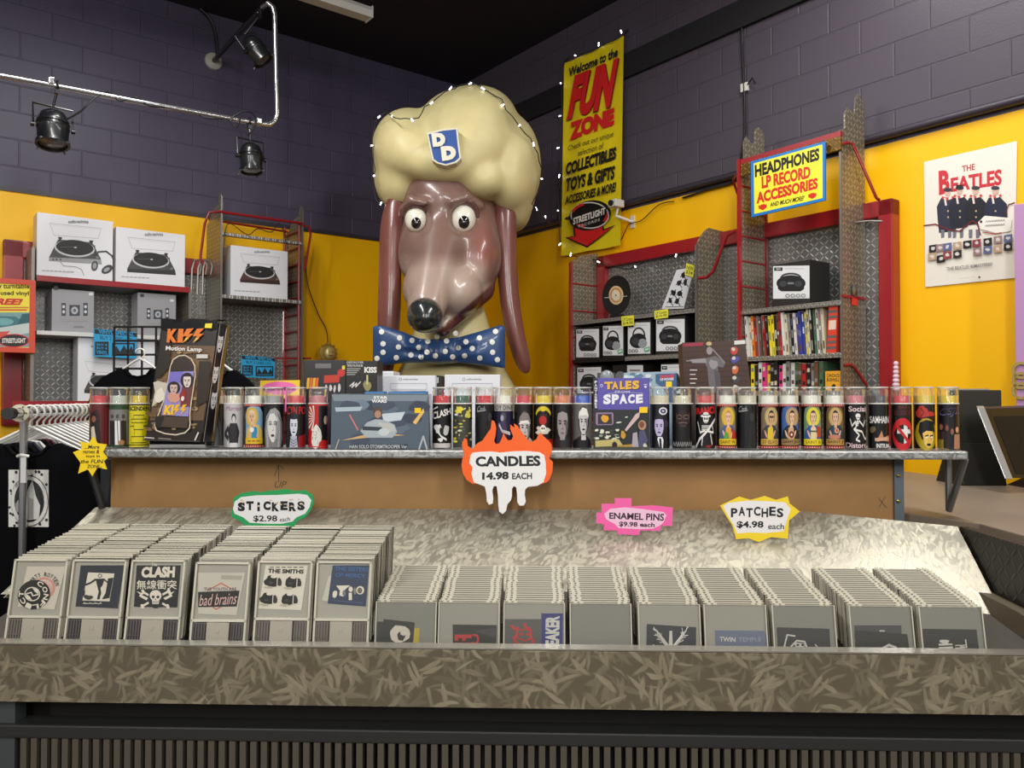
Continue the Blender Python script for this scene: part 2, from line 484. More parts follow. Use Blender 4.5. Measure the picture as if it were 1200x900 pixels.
    def build(s, name, mapper, parent=None, fr=WF, o=None, m=None, steps=None, base=None, tilt=0.0, l0=1):
        """one mesh with a colour per shape; base: extra faces [(points, faces, colour)] already mapped"""
        org = ORG[parent.name] if parent is not None else Vector(o if o is not None else (0, 0, 0))
        V, FS, CS = [], [], []
        for pts, fs, c in (base or []):
            k = len(V); V += [tuple(Vector(p) - org) for p in pts]
            for f in fs: FS.append(tuple(i + k for i in f)); CS.append(rgb(c))
        for li, (pts, fs, c) in enumerate(s.items):
            if steps:
                bm = bmesh.new(); vs = [bm.verts.new((x, y, 0)) for x, y in pts]
                for f in fs:
                    try: bm.faces.new([vs[i] for i in f])
                    except ValueError: pass
                xs = [p[0] for p in pts]
                for st in steps:
                    if min(xs) < st < max(xs):
                        bmesh.ops.bisect_plane(bm, geom=bm.verts[:] + bm.edges[:] + bm.faces[:], plane_co=(st, 0, 0), plane_no=(1, 0, 0))
                bm.verts.index_update()
                pts2 = [(w.co.x, w.co.y) for w in bm.verts]; fs2 = [tuple(w.index for w in f.verts) for f in bm.faces]; bm.free()
            else: pts2, fs2 = pts, fs
            k = len(V); V += [tuple(mapper(x, y, li + l0) - org) for x, y in pts2]; cc = rgb(c)
            for f in fs2: FS.append(tuple(i + k for i in f)); CS.append(cc)
        me = bpy.data.meshes.new(name); me.from_pydata(V, [], FS)
        at = me.color_attributes.new('ink', 'FLOAT_COLOR', 'CORNER')
        buf = np.zeros((len(me.loops), 4), np.float32)
        for p, c in zip(me.polygons, CS): buf[p.loop_start:p.loop_start + p.loop_total] = c
        at.data.foreach_set('color', buf.ravel())
        return link_mesh(name, me, m or INK, parent, fr, org, tilt)

def crop(x0, y0, sx, sy=None):
    """turns coordinates read in an enlarged crop back into photo pixels"""
    sy = sy or sx
    return lambda x, y: (x0 + x / sx, y0 + y / sy)
# ================================================================ the room
ZSPLIT = 3.09
CEIL = 4.86
WL = wall_mat('painted_block_left', (72, 66, 86), (248, 190, 8), ZSPLIT)
WR = wall_mat('painted_block_right', (76, 69, 79), (244, 184, 6), ZSPLIT)
def struct(name, mb, m, fr=WF, o=(0, 0, 0), **k):
    return props(mb.build(name, m, None, fr, o, **k), kind='structure')
struct('wall_left', MB().box(-9, 0.15, 0, 0.15, 0, CEIL), WL, LF)
struct('wall_right', MB().box(0, 9, 0, 0.15, 0, CEIL), WR, RF)
struct('floor', MB().box(-9, 9, -6, 11, -0.1, 0), mat('floor_vinyl', (92, 80, 66), 0.5, noise=0.15, nscale=3))
struct('ceiling', MB().box(-9, 9, -6, 11, CEIL, CEIL + 0.1), mat('ceiling_paint', (25, 22, 36), 0.8))
dk = mat('trim_paint', (48, 42, 52), 0.45)
struct('trim_1', MB().box(-8, 0, -0.012, 0, ZSPLIT, ZSPLIT + 0.035), dk, LF)
struct('trim_2', MB().tube([(0.05, -0.03, ZSPLIT + 0.045), (8, -0.03, ZSPLIT + 0.045)], 0.026, 10), dk, RF, smooth=40)
# dark recessed band high on the right wall: a ledge beam
a = RF.hit(625, 133, 0); b = RF.hit(870, 1, 0)
zb = (a.z + b.z) / 2
struct('trim_3', MB().box(0.0, 8, -0.035, 0, zb - 0.13, zb + 0.07), mat('ledge_paint', (17, 15, 19), 0.7), RF)
# ================================================================ the display counter
SW = swirl_mat('ground_steel', (146, 136, 114), 0.36, 0.6, 1.0, 0.30, .32)  # browner copy: floor reflection put into the front steel colour
SWS = swirl_mat('ground_steel_lit', (180, 174, 156), 0.42, 0.5, 1.15, 0.24, .45)  # same steel as the front, brighter light put into its colour
STEEL = mat('bare_steel', (128, 130, 132), 0.35, 0.8, noise=0.15, nscale=30)
DST = mat('dark_steel', (58, 60, 62), 0.4, 0.6)
BLK = mat('black_paint', (16, 16, 17), 0.45)
counter = thing('display_counter', 'long counter with swirled steel front, sloped bins of cases and a raised steel shelf', 'counter', CF, (0, 2.2, 0))
XL, XR = -1.42, 1.30
# front fascia with its folded top edge
zt = CF.hit(600, 761, 1.78).z; zb_ = CF.hit(600, 830, 1.78).z
MB().prismx([(1.78, zb_), (1.78, zt - .004), (1.783, zt), (1.81, zt), (1.81, zt - .012), (1.792, zt - .012), (1.792, zb_)], XL, 1.75).build('front_panel', SW, counter, smooth=20)
MB().box(XL, 1.75, 1.776, 1.812, zt, zt + .003).build('rim', mat('rim_steel', (196, 192, 180), .25, .8), counter)
def zf(v): return 0.945 + 0.14 * (v - 1.85)
MB().hexa([(XL, 1.80, zf(1.8) - .03), (XR + .02, 1.80, zf(1.8) - .03), (XR + .02, 2.27, zf(2.27) - .03), (XL, 2.27, zf(2.27) - .03)],
          [(XL, 1.80, zf(1.8)), (XR + .02, 1.80, zf(1.8)), (XR + .02, 2.27, zf(2.27)), (XL, 2.27, zf(2.27))]).build('bin_floor', mat('bin_dark', (62, 57, 48), .6), counter)
# sloped steel back panel, turned forward at its right end
p1, p0 = CF.hit(112, 599, 2.69), CF.hit(936, 598.5, 2.69)
q = CF.hit(1122, 617, 2.36)
zt2 = p0.z
pb = [(p1.x - .02, 2.24, 0.99), (q.x - .38, 2.24, 0.99), (q.x - .004, 2.10, 0.96)]
pt = [(p1.x, 2.69, zt2), (p0.x, 2.69, zt2), (q.x, 2.36, q.z)]
m = MB()
n = 14; cols = []
for i in range(2):
    for j in range(n + (1 if i else 0)):
        t = j / n; cols.append((Vector(pb[i]).lerp(Vector(pb[i + 1]), t), Vector(pt[i]).lerp(Vector(pt[i + 1]), t)))
nv = 6; vv = []
for a_, b_ in cols:
    for k in range(nv + 1):
        s_ = k / nv; p = a_.lerp(b_, s_); vv.append(p)
fs = [(i * (nv + 1) + k, (i + 1) * (nv + 1) + k, (i + 1) * (nv + 1) + k + 1, i * (nv + 1) + k + 1) for i in range(len(cols) - 1) for k in range(nv)]
m.add(vv, fs); n0 = len(vv)
m.add([p + Vector((0, .012, -.012)) for p in vv], [f[::-1] for f in fs])
m.build('back_panel', SWS, counter, smooth=50)
# right end of the bin: dark tread plate and a board ledge below it
DARKTREAD = diamond_mat('dark_tread_plate', 'YZ', (40, 38, 36), .4, .03, .4, 1.0)
MB().add([(q.x + .006, 2.36, q.z), (q.x + .006, 1.80, q.z - .0), (q.x + .006, 1.80, .93), (q.x + .006, 2.36, .93),
          (q.x + .03, 2.36, q.z), (q.x + .03, 1.80, q.z), (q.x + .03, 1.80, .93), (q.x + .03, 2.36, .93)],
         [(0, 1, 2, 3), (7, 6, 5, 4), (0, 4, 5, 1), (1, 5, 6, 2), (2, 6, 7, 3), (3, 7, 4, 0)]).build('end_plate', DARKTREAD, counter)
e0, e1 = CF.hitp(1128, 680, (q.x - .01, 0, 0), (-1, 0, 0)), CF.hitp(1200, 716, (q.x - .01, 0, 0), (-1, 0, 0))
MB().prismx([(e0.y, e0.z), (e1.y, e1.z), (1.82, e1.z - .02), (1.82, .93), (e0.y, .93)], q.x - .03, q.x + .004).build('end_board', mat('brown_board', (86, 74, 56), .6), counter)
# upright board behind, posts, braces and the shelf
BOARD = mat('brown_fibreboard', (150, 111, 63), .62, noise=.12, nscale=7)
bl, br_ = CF.hit(130, 560, 2.70), CF.hit(1049, 560, 2.70)
MB().box(bl.x, br_.x, 2.70, 2.715, zt2 - .08, 1.372).build('backer_board', BOARD, counter)
SHZ = CF.hit(600, 527.5, 2.58).z; SHB = CF.hit(600, 537.5, 2.58).z
sl, sr = CF.hit(108, 530, 2.58).x, CF.hit(1135, 530, 2.58).x
SHELF = swirl_mat('shelf_steel', (160, 160, 158), .36, .7, 1.6, .3)
MB().box(sl, sr, 2.58, 2.86, SHB, SHZ).build('shelf', SHELF, counter, bevel=.006)
def ppx(x0, y0, x1, y1, v, d, mt, name):
    a, b = CF.hit(x0, y0, v), CF.hit(x1, y1, v)
    return MB().box(a.x, b.x, v, v + d, b.z, a.z).build(name, mt, counter)
POSTG = mat('post_paint', (96, 104, 110), .45, .3)
ppx(118, 538, 131, 640, 2.72, .03, DST, 'post')
pr = ppx(1048, 538, 1060, 640, 2.69, .04, POSTG, 'post')
for yy in (557, 587):
    c = CF.hit(1053, yy, 2.688)
    MB().lathe([(.0, 0), (.006, 0), (.006, .004), (.003, .006)], (c.x, c.y, c.z), 10, axis=(0, -1, 0)).build('bolt', mat('brass', (180, 160, 90), .3, .9), counter, smooth=30)
def brace(x0, y0, x1, y1, v0, v1, r=.011, mt=STEEL):
    MB().tube([CF.hit(x0, y0, v0), CF.hit(x1, y1, v1)], r, 8).build('brace', mt, counter, smooth=40)
brace(104, 540, 122, 600, 2.6, 2.7, .013, DST)
brace(1111, 538, 1112, 598, 2.72, 2.72)
brace(1131, 538, 1112, 598, 2.60, 2.72)
# under the bin: recess, rail, foot posts and the slatted grille
MB().box(XL, 1.75, 1.90, 1.92, .5, zb_ + .03).build('recess_board', mat('recess_dark', (30, 25, 21), .6), counter)  # shade of the recess put into the board colour
ra, rb = CF.hit(600, 858, 1.80), CF.hit(600, 874, 1.80)
MB().box(XL, 1.75, 1.80, 1.86, rb.z, ra.z).build('rail', mat('rail_grey', (44, 44, 43), .4, .2), counter, bevel=.004)
l0 = CF.hit(14, 860, 1.80).x
MB().box(XL, l0, 1.81, 1.85, 0.0, zb_ + .02).build('foot_post', mat('post_grey', (58, 62, 64), .5), counter)
MB().box(1.70, 1.75, 1.81, 1.85, 0.0, zb_ + .02).build('foot_post', MATS['post_grey'], counter)
g = MB(); x = l0 + .02
while x < 1.7:
    g.box(x, x + .014, 1.80, 1.83, .0, rb.z); x += .0242
g.box(l0, 1.7, 1.86, 1.88, 0, rb.z, 1)
g.build('slat_grille', [mat('slat_beige_shaded', (74, 68, 58), .5), BLK], counter)  # slat colour darkened for the shadow under the bin

# ================================================================ plastic cases in the bins
CLEAR = clear_mat('clear_plastic', (250, 250, 248), .10, .05)
FOG = clear_mat('clouded_plastic', (236, 234, 226), .55, .10, (205, 200, 186))
EDGE = mat('clear_plastic_edge', (192, 186, 168), .22)
PLAS = mat('clouded_plastic_body', (122, 117, 104), .25, noise=.12, nscale=9)
TILT = R(11)
def slim_case(w, h, t):
    """lid and tray of a slim clear box, hinge tabs at both upper corners"""
    m = MB()
    m.box(-w / 2, w / 2, 0, t * .40, 0, h - .002)
    m.box(-w / 2 + .001, w / 2 - .001, t * .08, t * .36, h - .002, h, 1)
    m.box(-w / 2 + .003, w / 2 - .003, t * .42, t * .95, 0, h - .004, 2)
    for s in (-1, 1):
        for k in range(2):
            xa = s * (w / 2 - .013 - k * .014)
            m.box(min(xa, xa + s * .008), max(xa, xa + s * .008), t * .30, t * 1.05, h - .008, h + .0025, 1)
    m.box(-w / 2, -w / 2 + .0025, 0, t, 0, h, 1); m.box(w / 2 - .0025, w / 2, 0, t, 0, h, 1)
    return m
def keeper_case(w, h, t):
    """square case locked into a taller clear frame with a ribbed lower cell"""
    m = MB(); c = h * .36
    m.box(-w / 2, w / 2, 0, t * .9, c, h)
    m.box(-w / 2, w / 2, t * .15, t * .9, 0, c)
    for xx in (-w / 2, -w * .18, w * .18, w / 2 - .004): m.box(xx, xx + .004, 0, t * .95, 0, h if abs(xx) > w * .4 else c, 1)
    m.box(-w / 2, w / 2, 0, t, h - .004, h + .002, 1); m.box(-w / 2, w / 2, 0, t, c - .003, c + .003, 1)
    return m
LT = [(15, 82), (86, 148), (155, 217), (226, 297), (303, 366), (371, 436)]
RT = [(439, 510), (513, 585), (590, 662), (668, 741), (748, 823), (827, 900), (906, 983), (997, 1075), (1080, 1158)]
JW, JH, JT = .1425, .114, .0105
KW, KH, KT = .133, .209, .0115
jm = slim_case(JW, JH, JT).build('plastic_case', [PLAS, EDGE, mat('case_shade', (84, 79, 68), .3)], None, CF, (0, 0, 0))  # tray colour darkened to stand for the shade between cases
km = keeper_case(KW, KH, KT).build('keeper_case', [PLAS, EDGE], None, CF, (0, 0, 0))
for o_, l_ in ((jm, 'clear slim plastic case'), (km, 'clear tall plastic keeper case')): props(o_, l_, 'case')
LNAME = ['round black band sticker', 'photo of a figure with outstretched arms', 'skull and crossbones sticker', 'black strip sticker over a white card', 'four photo sticker', 'blue square sticker']
RNAME = ['white rose patch', 'red lettered black patch', 'blue strip and red face patches', 'blank clouded front', 'white tree patch', 'pale blue lettered patch', 'white hat figure patch', 'pale haired face patch', 'bandana face patch']
VF, VP = 1.87, .0137
FRONT = {}
first = True
def place(o_, x, v, dz=0, jit=True):
    o_.location = CF.wor((x, v, zf(v) + .0075 + dz))
    o_.rotation_euler = (-TILT + (random.uniform(-.004, .004) if jit else 0), 0, CF.a + (random.uniform(-.004, .004) if jit else 0))
for ci, (a_, b_) in enumerate(RT):
    v0 = VF + .002
    x = (CF.hit(a_, 711, v0).x + CF.hit(b_, 711, v0).x) / 2
    FRONT['R', ci] = (x, v0)
    for k in range(1, 19):
        if first and k == 1: o_ = jm; first = False
        else: o_ = jm.copy(); COL.objects.link(o_)
        place(o_, x + random.uniform(-.002, .002), v0 + VP * k)
        o_['label'] = 'clear slim case filed in the row behind the ' + RNAME[ci]
        o_['group'] = 'slim cases behind the ' + RNAME[ci]
first = True
LTOP = [660, 658, 658, 667, 659, 659]
for ci, (a_, b_) in enumerate(LT):
    v0 = VF - .005 + (0 if ci != 3 else -.012)
    vt = v0 + KH * math.sin(TILT)
    x = (CF.hit(a_, LTOP[ci], vt).x + CF.hit(b_, LTOP[ci], vt).x) / 2
    dz = 0
    FRONT['L', ci] = (x, v0, dz)
    for k in range(1, 20):
        if first and k == 1: o_ = km; first = False
        else: o_ = km.copy(); COL.objects.link(o_)
        place(o_, x + random.uniform(-.002, .002), v0 + .0148 * k + (.008 if ci == 3 else 0), random.uniform(-.0015, .0015))
        o_['label'] = 'tall keeper case in the row behind the ' + LNAME[ci]
        o_['group'] = 'keeper cases behind the ' + LNAME[ci]
# dark divider strips on the bin floor between the rows of keeper cases
for ci in range(6):
    x = FRONT['L', ci][0] + .0735
    MBD = MB().box(x - .004, x + .004, 1.815, 2.26, 0, .03)
    for i_, p_ in enumerate(MBD.v): p_.z += zf(p_.y) + .001
    d_ = MBD.build('bin_divider', BLK, None, CF, (x, 2.0, zf(2.0)))
    props(d_, 'black strip right of the keeper row with the ' + LNAME[ci], 'divider', 'black strips between the keeper rows')
# ================================================================ prayer candles on the steel shelf
GLASS = clear_mat('candle_glass', (250, 252, 250), .05, .03, (235, 235, 230), .55)
RIMGL = clear_mat('candle_glass_rim', (250, 252, 250), .45, .08, (226, 226, 220), .8)  # milky rim stands in for white highlights on the glass
CR, CH = .0315, .2045
LTOPZ, WTOP = .150, .176
CV = 2.655
def jar_mesh():
    m = MB()
    m.lathe([(.002, 0), (CR - .002, 0), (CR, .003), (CR, CH - .014), (CR - .002, CH - .010), (CR - .002, CH - .007), (CR + .0004, CH - .004)], n=28, cap=False)
    m.lathe([(CR + .0004, CH - .004), (CR + .0006, CH - .002), (CR - .0005, CH), (CR - .003, CH - .0005), (CR - .0035, CH - .003)], n=28, cap=False, m=1)
    return m
WAXM = {}
def wax_mat(c):
    if c not in WAXM:
        WAXM[c] = mat('wax_%d' % len(WAXM), c, .45, spec=.4)
    return WAXM[c]
CSTEPS = [i * .15 for i in range(-6, 7)]
def cmap(x, y, l):
    t = math.asin(max(-.985, min(.985, x))); r = CR + .0006 + l * 6e-5
    z = LTOPZ - y * (LTOPZ - .004)
    return Vector((r * math.sin(t), -r * math.cos(t), z))
class LabelArt(Art): pass
def sleeve(base):
    n = 28; r = CR + .0005; pts = []
    for z in (.004, LTOPZ):
        pts += [(r * math.sin(2 * PI * j / n), -r * math.cos(2 * PI * j / n), z) for j in range(n)]
    return [(pts, [(j, (j + 1) % n, n + (j + 1) % n, n + j) for j in range(n)], base)]
JAR = None; WAX0 = None
candle_count = 0
def candle(px, wax, base, draw, label, lid_line=True, CV=CV):
    """jar, wax and a printed label sleeve"""
    global JAR, WAX0, candle_count
    x = CF.hit(px, 490, CV).x
    t = thing('prayer_candle', label, 'candle', CF, (x, CV, SHZ + .0005), 'glass candles along the steel shelf')
    org = ORG[t.name]; ORG[t.name] = Vector((0, 0, 0))
    if JAR is None:
        JAR = jar_mesh().build('jar', [GLASS, RIMGL], t, smooth=40)
        w = MB().lathe([(CR - .0006, .004), (CR - .0006, WTOP), (CR - .004, WTOP - .001), (.002, WTOP - .002)], n=24)
        w.tube([(0, 0, WTOP - .002), (.001, 0, WTOP + .012)], .001, 5)
        WAX0 = w.build('wax', wax_mat(wax), t, smooth=40)
    else:
        j = JAR.copy(); COL.objects.link(j); j.parent = t
        me = WAX0.data.copy(); me.materials.clear(); link_mesh('wax', me, wax_mat(wax), t)
    a = Art()
    draw(a)
    if lid_line: a.rect(-.98, -.012, .98, .012, (226, 222, 214))
    a.build('label', cmap, t, m=GLOSS, steps=CSTEPS, base=sleeve(base))
    t.rotation_euler = (0, 0, -.75 * math.atan2(t.location.x, t.location.y) + random.uniform(-.05, .05))
    candle_count += 1
    return t
W_, K_ = (226, 222, 216), (14, 13, 15)
def dots(a, y, c0=(168, 34, 30), c1=(232, 214, 196)):
    a.rect(-.98, y, .98, y + .055, c0)
    for i in range(-4, 5): a.ell(i * .22, y + .028, .05, .014, c1, n=8)
def saint(bg, halo, skin, hair, robe, robe2, band, bandtxt, btc, dx=0.0, glasses=False, extra=None):
    def d(a):
        a.rect(-.98, 0, .98, .07, (20, 12, 12)); dots(a, .012); dots(a, .945)
        a.poly([(-.72, .9), (-.72, .22), (-.6, .1), (-.2, .06), (.6, .08), (.85, .2), (.85, .9)], bg)
        a.ell(.1 + dx, .3, .62, .215, halo); a.ell(.1 + dx, .3, .5, .175, tuple(min(255, int(c * .8 + 40)) for c in halo))
        a.poly([(-.7, .8), (-.62, .6), (-.3, .5), (.1 + dx, .46), (.55, .5), (.82, .62), (.85, .8)], robe)
        a.poly([(-.15, .8), (-.12, .55), (.1 + dx, .47), (.36, .55), (.42, .8)], robe2)
        a.poly([(-.05 + dx, .42), (.24 + dx, .42), (.2, .54), (0, .54)], skin)
        a.face(.1 + dx, .31, .52, .25, skin, hair, (60, 40, 36), top=.25, side=.06, lips=(150, 80, 70))
        if glasses: a.rect(-.1 + dx, .285, .3 + dx, .315, K_)
        a.ell(-.3, .68, .16, .045, skin, 30); a.ell(.45, .68, .16, .045, skin, -30)
        if extra: extra(a)
        a.rect(-.72, .79, .85, .925, band)
        if bandtxt: a.text(bandtxt, (-.6, .82, .76, .895), btc, .03)
        else:
            for k in range(3): a.rect(-.5 + k * .4, .84, -.2 + k * .4, .87, btc)
    return d
def portrait(bg, skin, hair, dark, fx=0, fy=.45, fw=1.1, fh=.62, body=None, cap=None, **k):
    def d(a):
        a.rect(-.98, .02, .98, 1, bg)
        if body: a.poly([(-.98, 1), (-.9, .84), (-.3 + fx, .72), (.3 + fx, .72), (.9, .84), (.98, 1)], body)
        a.poly([(fx - .2, fy + .2), (fx + .2, fy + .2), (fx + .24, .82), (fx - .24, .82)], skin)
        a.face(fx, fy, fw, fh, skin, hair, dark, **k)
        a.poly([(fx + fw * .2, fy - fh * .1), (fx + fw * .44, fy - fh * .1), (fx + fw * .4, fy + fh * .3), (fx + fw * .2, fy + fh * .46), (fx + fw * .3, fy + fh * .2)], tuple(int(c * .62) for c in skin))
        if cap:
            a.poly([(fx - fw * .55, fy - fh * .2), (fx - fw * .5, fy - fh * .42), (fx - fw * .1, fy - fh * .62), (fx + fw * .35, fy - fh * .55), (fx + fw * .55, fy - fh * .3), (fx + fw * .52, fy - fh * .18)], cap[0])
            a.poly([(fx - fw * .58, fy - fh * .14), (fx - fw * .4, fy - fh * .28), (fx + fw * .3, fy - fh * .3), (fx + fw * .54, fy - fh * .17), (fx, fy - fh * .2)], cap[1])
    return d
def d_man(a):
    a.blot(-.35, .42, .5, .34, (48, 22, 22), 10, .3, 3)
    a.poly([(-.98, 1), (-.95, .5), (-.5, .35), (0, .4), (.15, .7), (.2, 1)], (26, 22, 26))
    a.ell(-.55, .32, .3, .1, (30, 20, 20)); a.ell(-.5, .36, .2, .075, (140, 84, 66))
    a.poly([(-.75, .55), (-.45, .52), (-.15, .98), (-.7, 1)], (206, 192, 170)); a.rect(.55, .1, .98, 1, (120, 40, 40))
def d_group(a):
    a.rect(-.98, .03, .98, .14, (36, 66, 40)); a.rect(-.98, .14, .98, 1, (120, 120, 118))
    for k, (x, s) in enumerate(((-.6, .9), (-.1, 1.0), (.45, .95))):
        a.ell(x, .3, .15, .05, (70, 66, 64)); a.poly([(x - .24, .4), (x + .24, .4), (x + .3, .95), (x - .2, .95)], (226, 224, 222) if k == 1 else (40, 38, 38))
        a.line([(x, .4), (x + .1, .9)], .06, (20, 20, 20))
    a.blot(.3, .9, .5, .07, (168, 120, 76), 9, .4, 2); a.rect(-.98, .95, .98, 1, (40, 60, 40))
def d_yellow(a):
    a.rect(-.98, .02, .98, .05, K_); a.text('SCENDEN', (-.95, .07, .95, .17), K_, .04)
    Y = (60, 58, 10)
    for pts in ([(-.5, .27), (.5, .27), (.5, .36), (-.5, .36), (-.5, .27)], [(-.7, .36), (.7, .36), (.7, .44), (.5, .44)], [(-.7, .36), (-.7, .44), (-.5, .44)],
                [(-.45, .44), (.45, .44), (.45, .6), (-.45, .6), (-.45, .44)], [(-.8, .52), (-.45, .52)], [(.45, .52), (.8, .52)], [(-.4, .6), (-.4, .76), (.4, .76), (.4, .6)],
                [(-.7, .76), (.7, .76), (.7, .9), (-.7, .9), (-.7, .76)], [(0, .27), (0, .33)], [(-.9, .95), (.9, .95)]): a.line(pts, .018, Y)
def d_shade(a):
    a.poly([(-.2, 1), (-.1, .4), (.3, .25), (.7, .5), (.8, 1)], (66, 66, 70)); a.poly([(.1, 1), (.2, .5), (.45, .6), (.5, 1)], (96, 96, 100))
def d_purple(a):
    a.poly([(-.98, .3), (-.7, .5), (-.6, 1), (-.98, 1)], (150, 150, 150))
    a.text('Morriso', (-.75, .06, .75, .17), (126, 60, 110), .0, .35)
    a.ell(.05, .33, .22, .1, (30, 28, 30)); a.ell(.05, .36, .15, .075, (196, 192, 190))
    a.poly([(-.55, .62), (-.3, .45), (.35, .45), (.6, .65), (.45, .92), (-.35, .92)], (38, 36, 40)); a.line([(-.5, .55), (-.8, .7), (-.5, .8)], .12, (40, 38, 42))
    a.rect(-.3, .9, .4, 1, (210, 206, 202))
def d_blonde(a):
    a.rect(-.98, .02, .98, 1, (24, 24, 26))
    a.poly([(-.75, 1), (-.85, .6), (-.7, .3), (-.3, .14), (.2, .1), (.65, .2), (.85, .45), (.9, .8), (.75, 1)], (150, 148, 148))
    for k in range(9):
        x = -.75 + k * .19
        a.line([(x * .5, .14 + abs(x) * .12), (x * .95, .4), (x * 1.05, .7), (x * .9, .98)], .03, (206, 204, 202) if k % 2 else (84, 82, 84))
    a.poly([(-.35, .8), (.3, .8), (.4, 1), (-.4, 1)], (120, 118, 118))
    a.poly([(-.5, .38), (-.3, .24), (.1, .22), (.42, .36), (.5, .55), (.36, .76), (.08, .88), (-.12, .88), (-.4, .74), (-.52, .55)], (206, 204, 202))
    a.poly([(.2, .4), (.44, .4), (.5, .56), (.36, .75), (.12, .86), (.26, .66)], (150, 148, 148))
    for x in (-.26, .2): a.line([(x - .15, .43), (x, .405), (x + .15, .43)], .02, (60, 58, 60)); a.ell(x, .47, .13, .028, (40, 38, 40)); a.ell(x - .02, .468, .04, .02, (190, 190, 190))
    a.line([(-.02, .46), (.05, .6), (-.08, .62)], .018, (120, 118, 120)); a.ell(-.03, .73, .17, .03, (70, 60, 62)); a.line([(-.2, .73), (.14, .73)], .01, (30, 28, 30))
def d_cyn(a):
    a.rect(-.98, .02, .98, 1, (20, 16, 20)); a.text('CYN PO', (-.9, .07, .95, .25), (190, 44, 40), .015)
    a.poly([(.3, .75), (.98, .7), (.98, 1), (.2, 1)], (140, 26, 28))
    a.face(-.2, .52, .8, .44, (206, 204, 214), (26, 24, 30), (40, 38, 46), top=.5, side=.12); a.poly([(-.5, .74), (.1, .74), (.2, 1), (-.6, 1)], (176, 176, 190))
    for k in range(3): a.line([(-.5, .8 + k * .06), (-.2, .86 + k * .06), (.1, .8 + k * .06)], .02, (80, 80, 96))
def d_rays(a):
    a.rect(-.98, .02, .98, 1, (176, 26, 30)); a.rect(.1, .05, .95, .98, (24, 18, 20))
    for k in range(8):
        t = R(95 + k * 22); a.poly([(-.3, .33), (-.3 + 1.0 * math.cos(t), .33 - .3 * math.sin(t)), (-.3 + 1.0 * math.cos(t + .17), .33 - .3 * math.sin(t + .17))], (228, 220, 210))
    a.blot(-.15, .75, .6, .3, (220, 216, 206), 12, .3, 4)
    for k in range(16): a.ell(-.5 + .7 * random.random(), .55 + .4 * random.random(), .03, .015, (40, 36, 36), n=6)
    a.ell(.75, .38, .16, .1, (204, 170, 150)); a.ell(.6, .95, .5, .12, (190, 28, 30)); a.frame(-.97, .03, .97, .99, .02, (200, 60, 60))
def d_clash(a):
    a.text('CLASH', [(-.95, .2), (.9, .1), (.95, .24), (-.9, .37)], W_, .03)
    a.line([(-.9, .14), (-.4, .08)], .03, W_)
    a.blot(-.3, .58, .6, .18, (214, 212, 208), 11, .5, 5); a.blot(.5, .6, .4, .16, (190, 188, 184), 9, .5, 6)
    a.line([(-.7, .55), (0, .75), (.5, .82)], .05, (220, 220, 216)); a.blot(0, .62, .25, .09, K_, 9, .4, 7); a.blot(-.1, .82, .3, .06, W_, 8, .4, 9); a.rect(-.9, .9, .9, 1, (196, 192, 186))
def d_splat(a):
    a.rect(-.98, .03, .98, 1, (60, 62, 56))
    for k in range(46):
        c = random.choice([(214, 206, 60), (228, 226, 214), (180, 150, 50), (90, 92, 88), (40, 40, 38), (200, 190, 120)])
        a.blot(random.uniform(-.85, .85), random.uniform(.08, .95), random.uniform(.08, .26), random.uniform(.015, .05), c, 7, .5, k)
    a.blot(-.3, .14, .5, .1, (222, 208, 62), 11, .5, 8); a.blot(.5, .25, .35, .1, (206, 196, 80), 10, .5, 9)
def d_dark(a):
    a.text('Cash', (-.8, .06, .0, .18), (170, 170, 172), .0, .5); a.line([(-.8, .19), (.1, .15)], .012, (170, 170, 172))
    a.poly([(.1, 1), (.25, .5), (.6, .3), (.9, .5), (.95, 1)], (34, 34, 38)); a.ell(.5, .3, .2, .1, (56, 56, 60))
def d_joy(a):
    a.rect(-.98, .02, .98, .17, (176, 172, 164)); a.text('OY DINE', (-.9, .04, .92, .15), (40, 38, 40), .02)
    a.rect(-.98, .17, .98, 1, (28, 24, 50)); a.ell(-.1, .3, .28, .1, (70, 64, 92)); a.ell(-.2, .33, .16, .07, (164, 156, 176))
    a.poly([(-.8, .9), (-.6, .42), (.1, .4), (.3, .6), (.2, .95)], (58, 52, 84)); a.line([(-.5, .48), (-.2, .62), (.6, .68)], .07, (206, 196, 196))
def d_roses(a):
    a.poly([(-.98, 1), (-.9, .85), (.9, .8), (.98, 1)], (170, 32, 26))
    a.ring(0, .3, .75, .2, .08, (206, 180, 40), a0=200, a1=340); a.ell(0, .12, .3, .06, (214, 190, 40))
    a.ell(0, .38, .42, .15, (60, 20, 18)); a.ell(-.02, .38, .36, .1, (176, 34, 30))
    a.blot(0, .6, .85, .13, (206, 200, 184), 14, .5, 3); a.ell(0, .56, .26, .08, (230, 226, 214)); a.ell(-.1, .56, .07, .025, K_); a.ell(.1, .56, .07, .025, K_)
def d_suit(a):
    a.rect(-.98, .02, .98, 1, (18, 16, 26)); a.ell(.35, .17, .42, .085, (220, 216, 226)); a.ell(.35, .17, .28, .055, (40, 38, 60)); a.ell(.35, .17, .13, .025, (190, 186, 210))
    a.ell(.5, .45, .4, .08, (50, 44, 70)); a.face(-.05, .52, .95, .42, (186, 176, 210), (30, 26, 34), (40, 30, 60), top=.3)
    a.poly([(-.6, 1), (-.15, .75), (.25, .75), (.7, 1)], (228, 226, 232)); a.poly([(-.05, .78), (.15, .78), (.22, 1), (.0, 1)], K_)
    a.poly([(-.98, 1), (-.9, .84), (-.3, .74), (.02, 1)], (16, 14, 18)); a.poly([(.98, 1), (.95, .84), (.4, .74), (.3, 1)], (16, 14, 18))
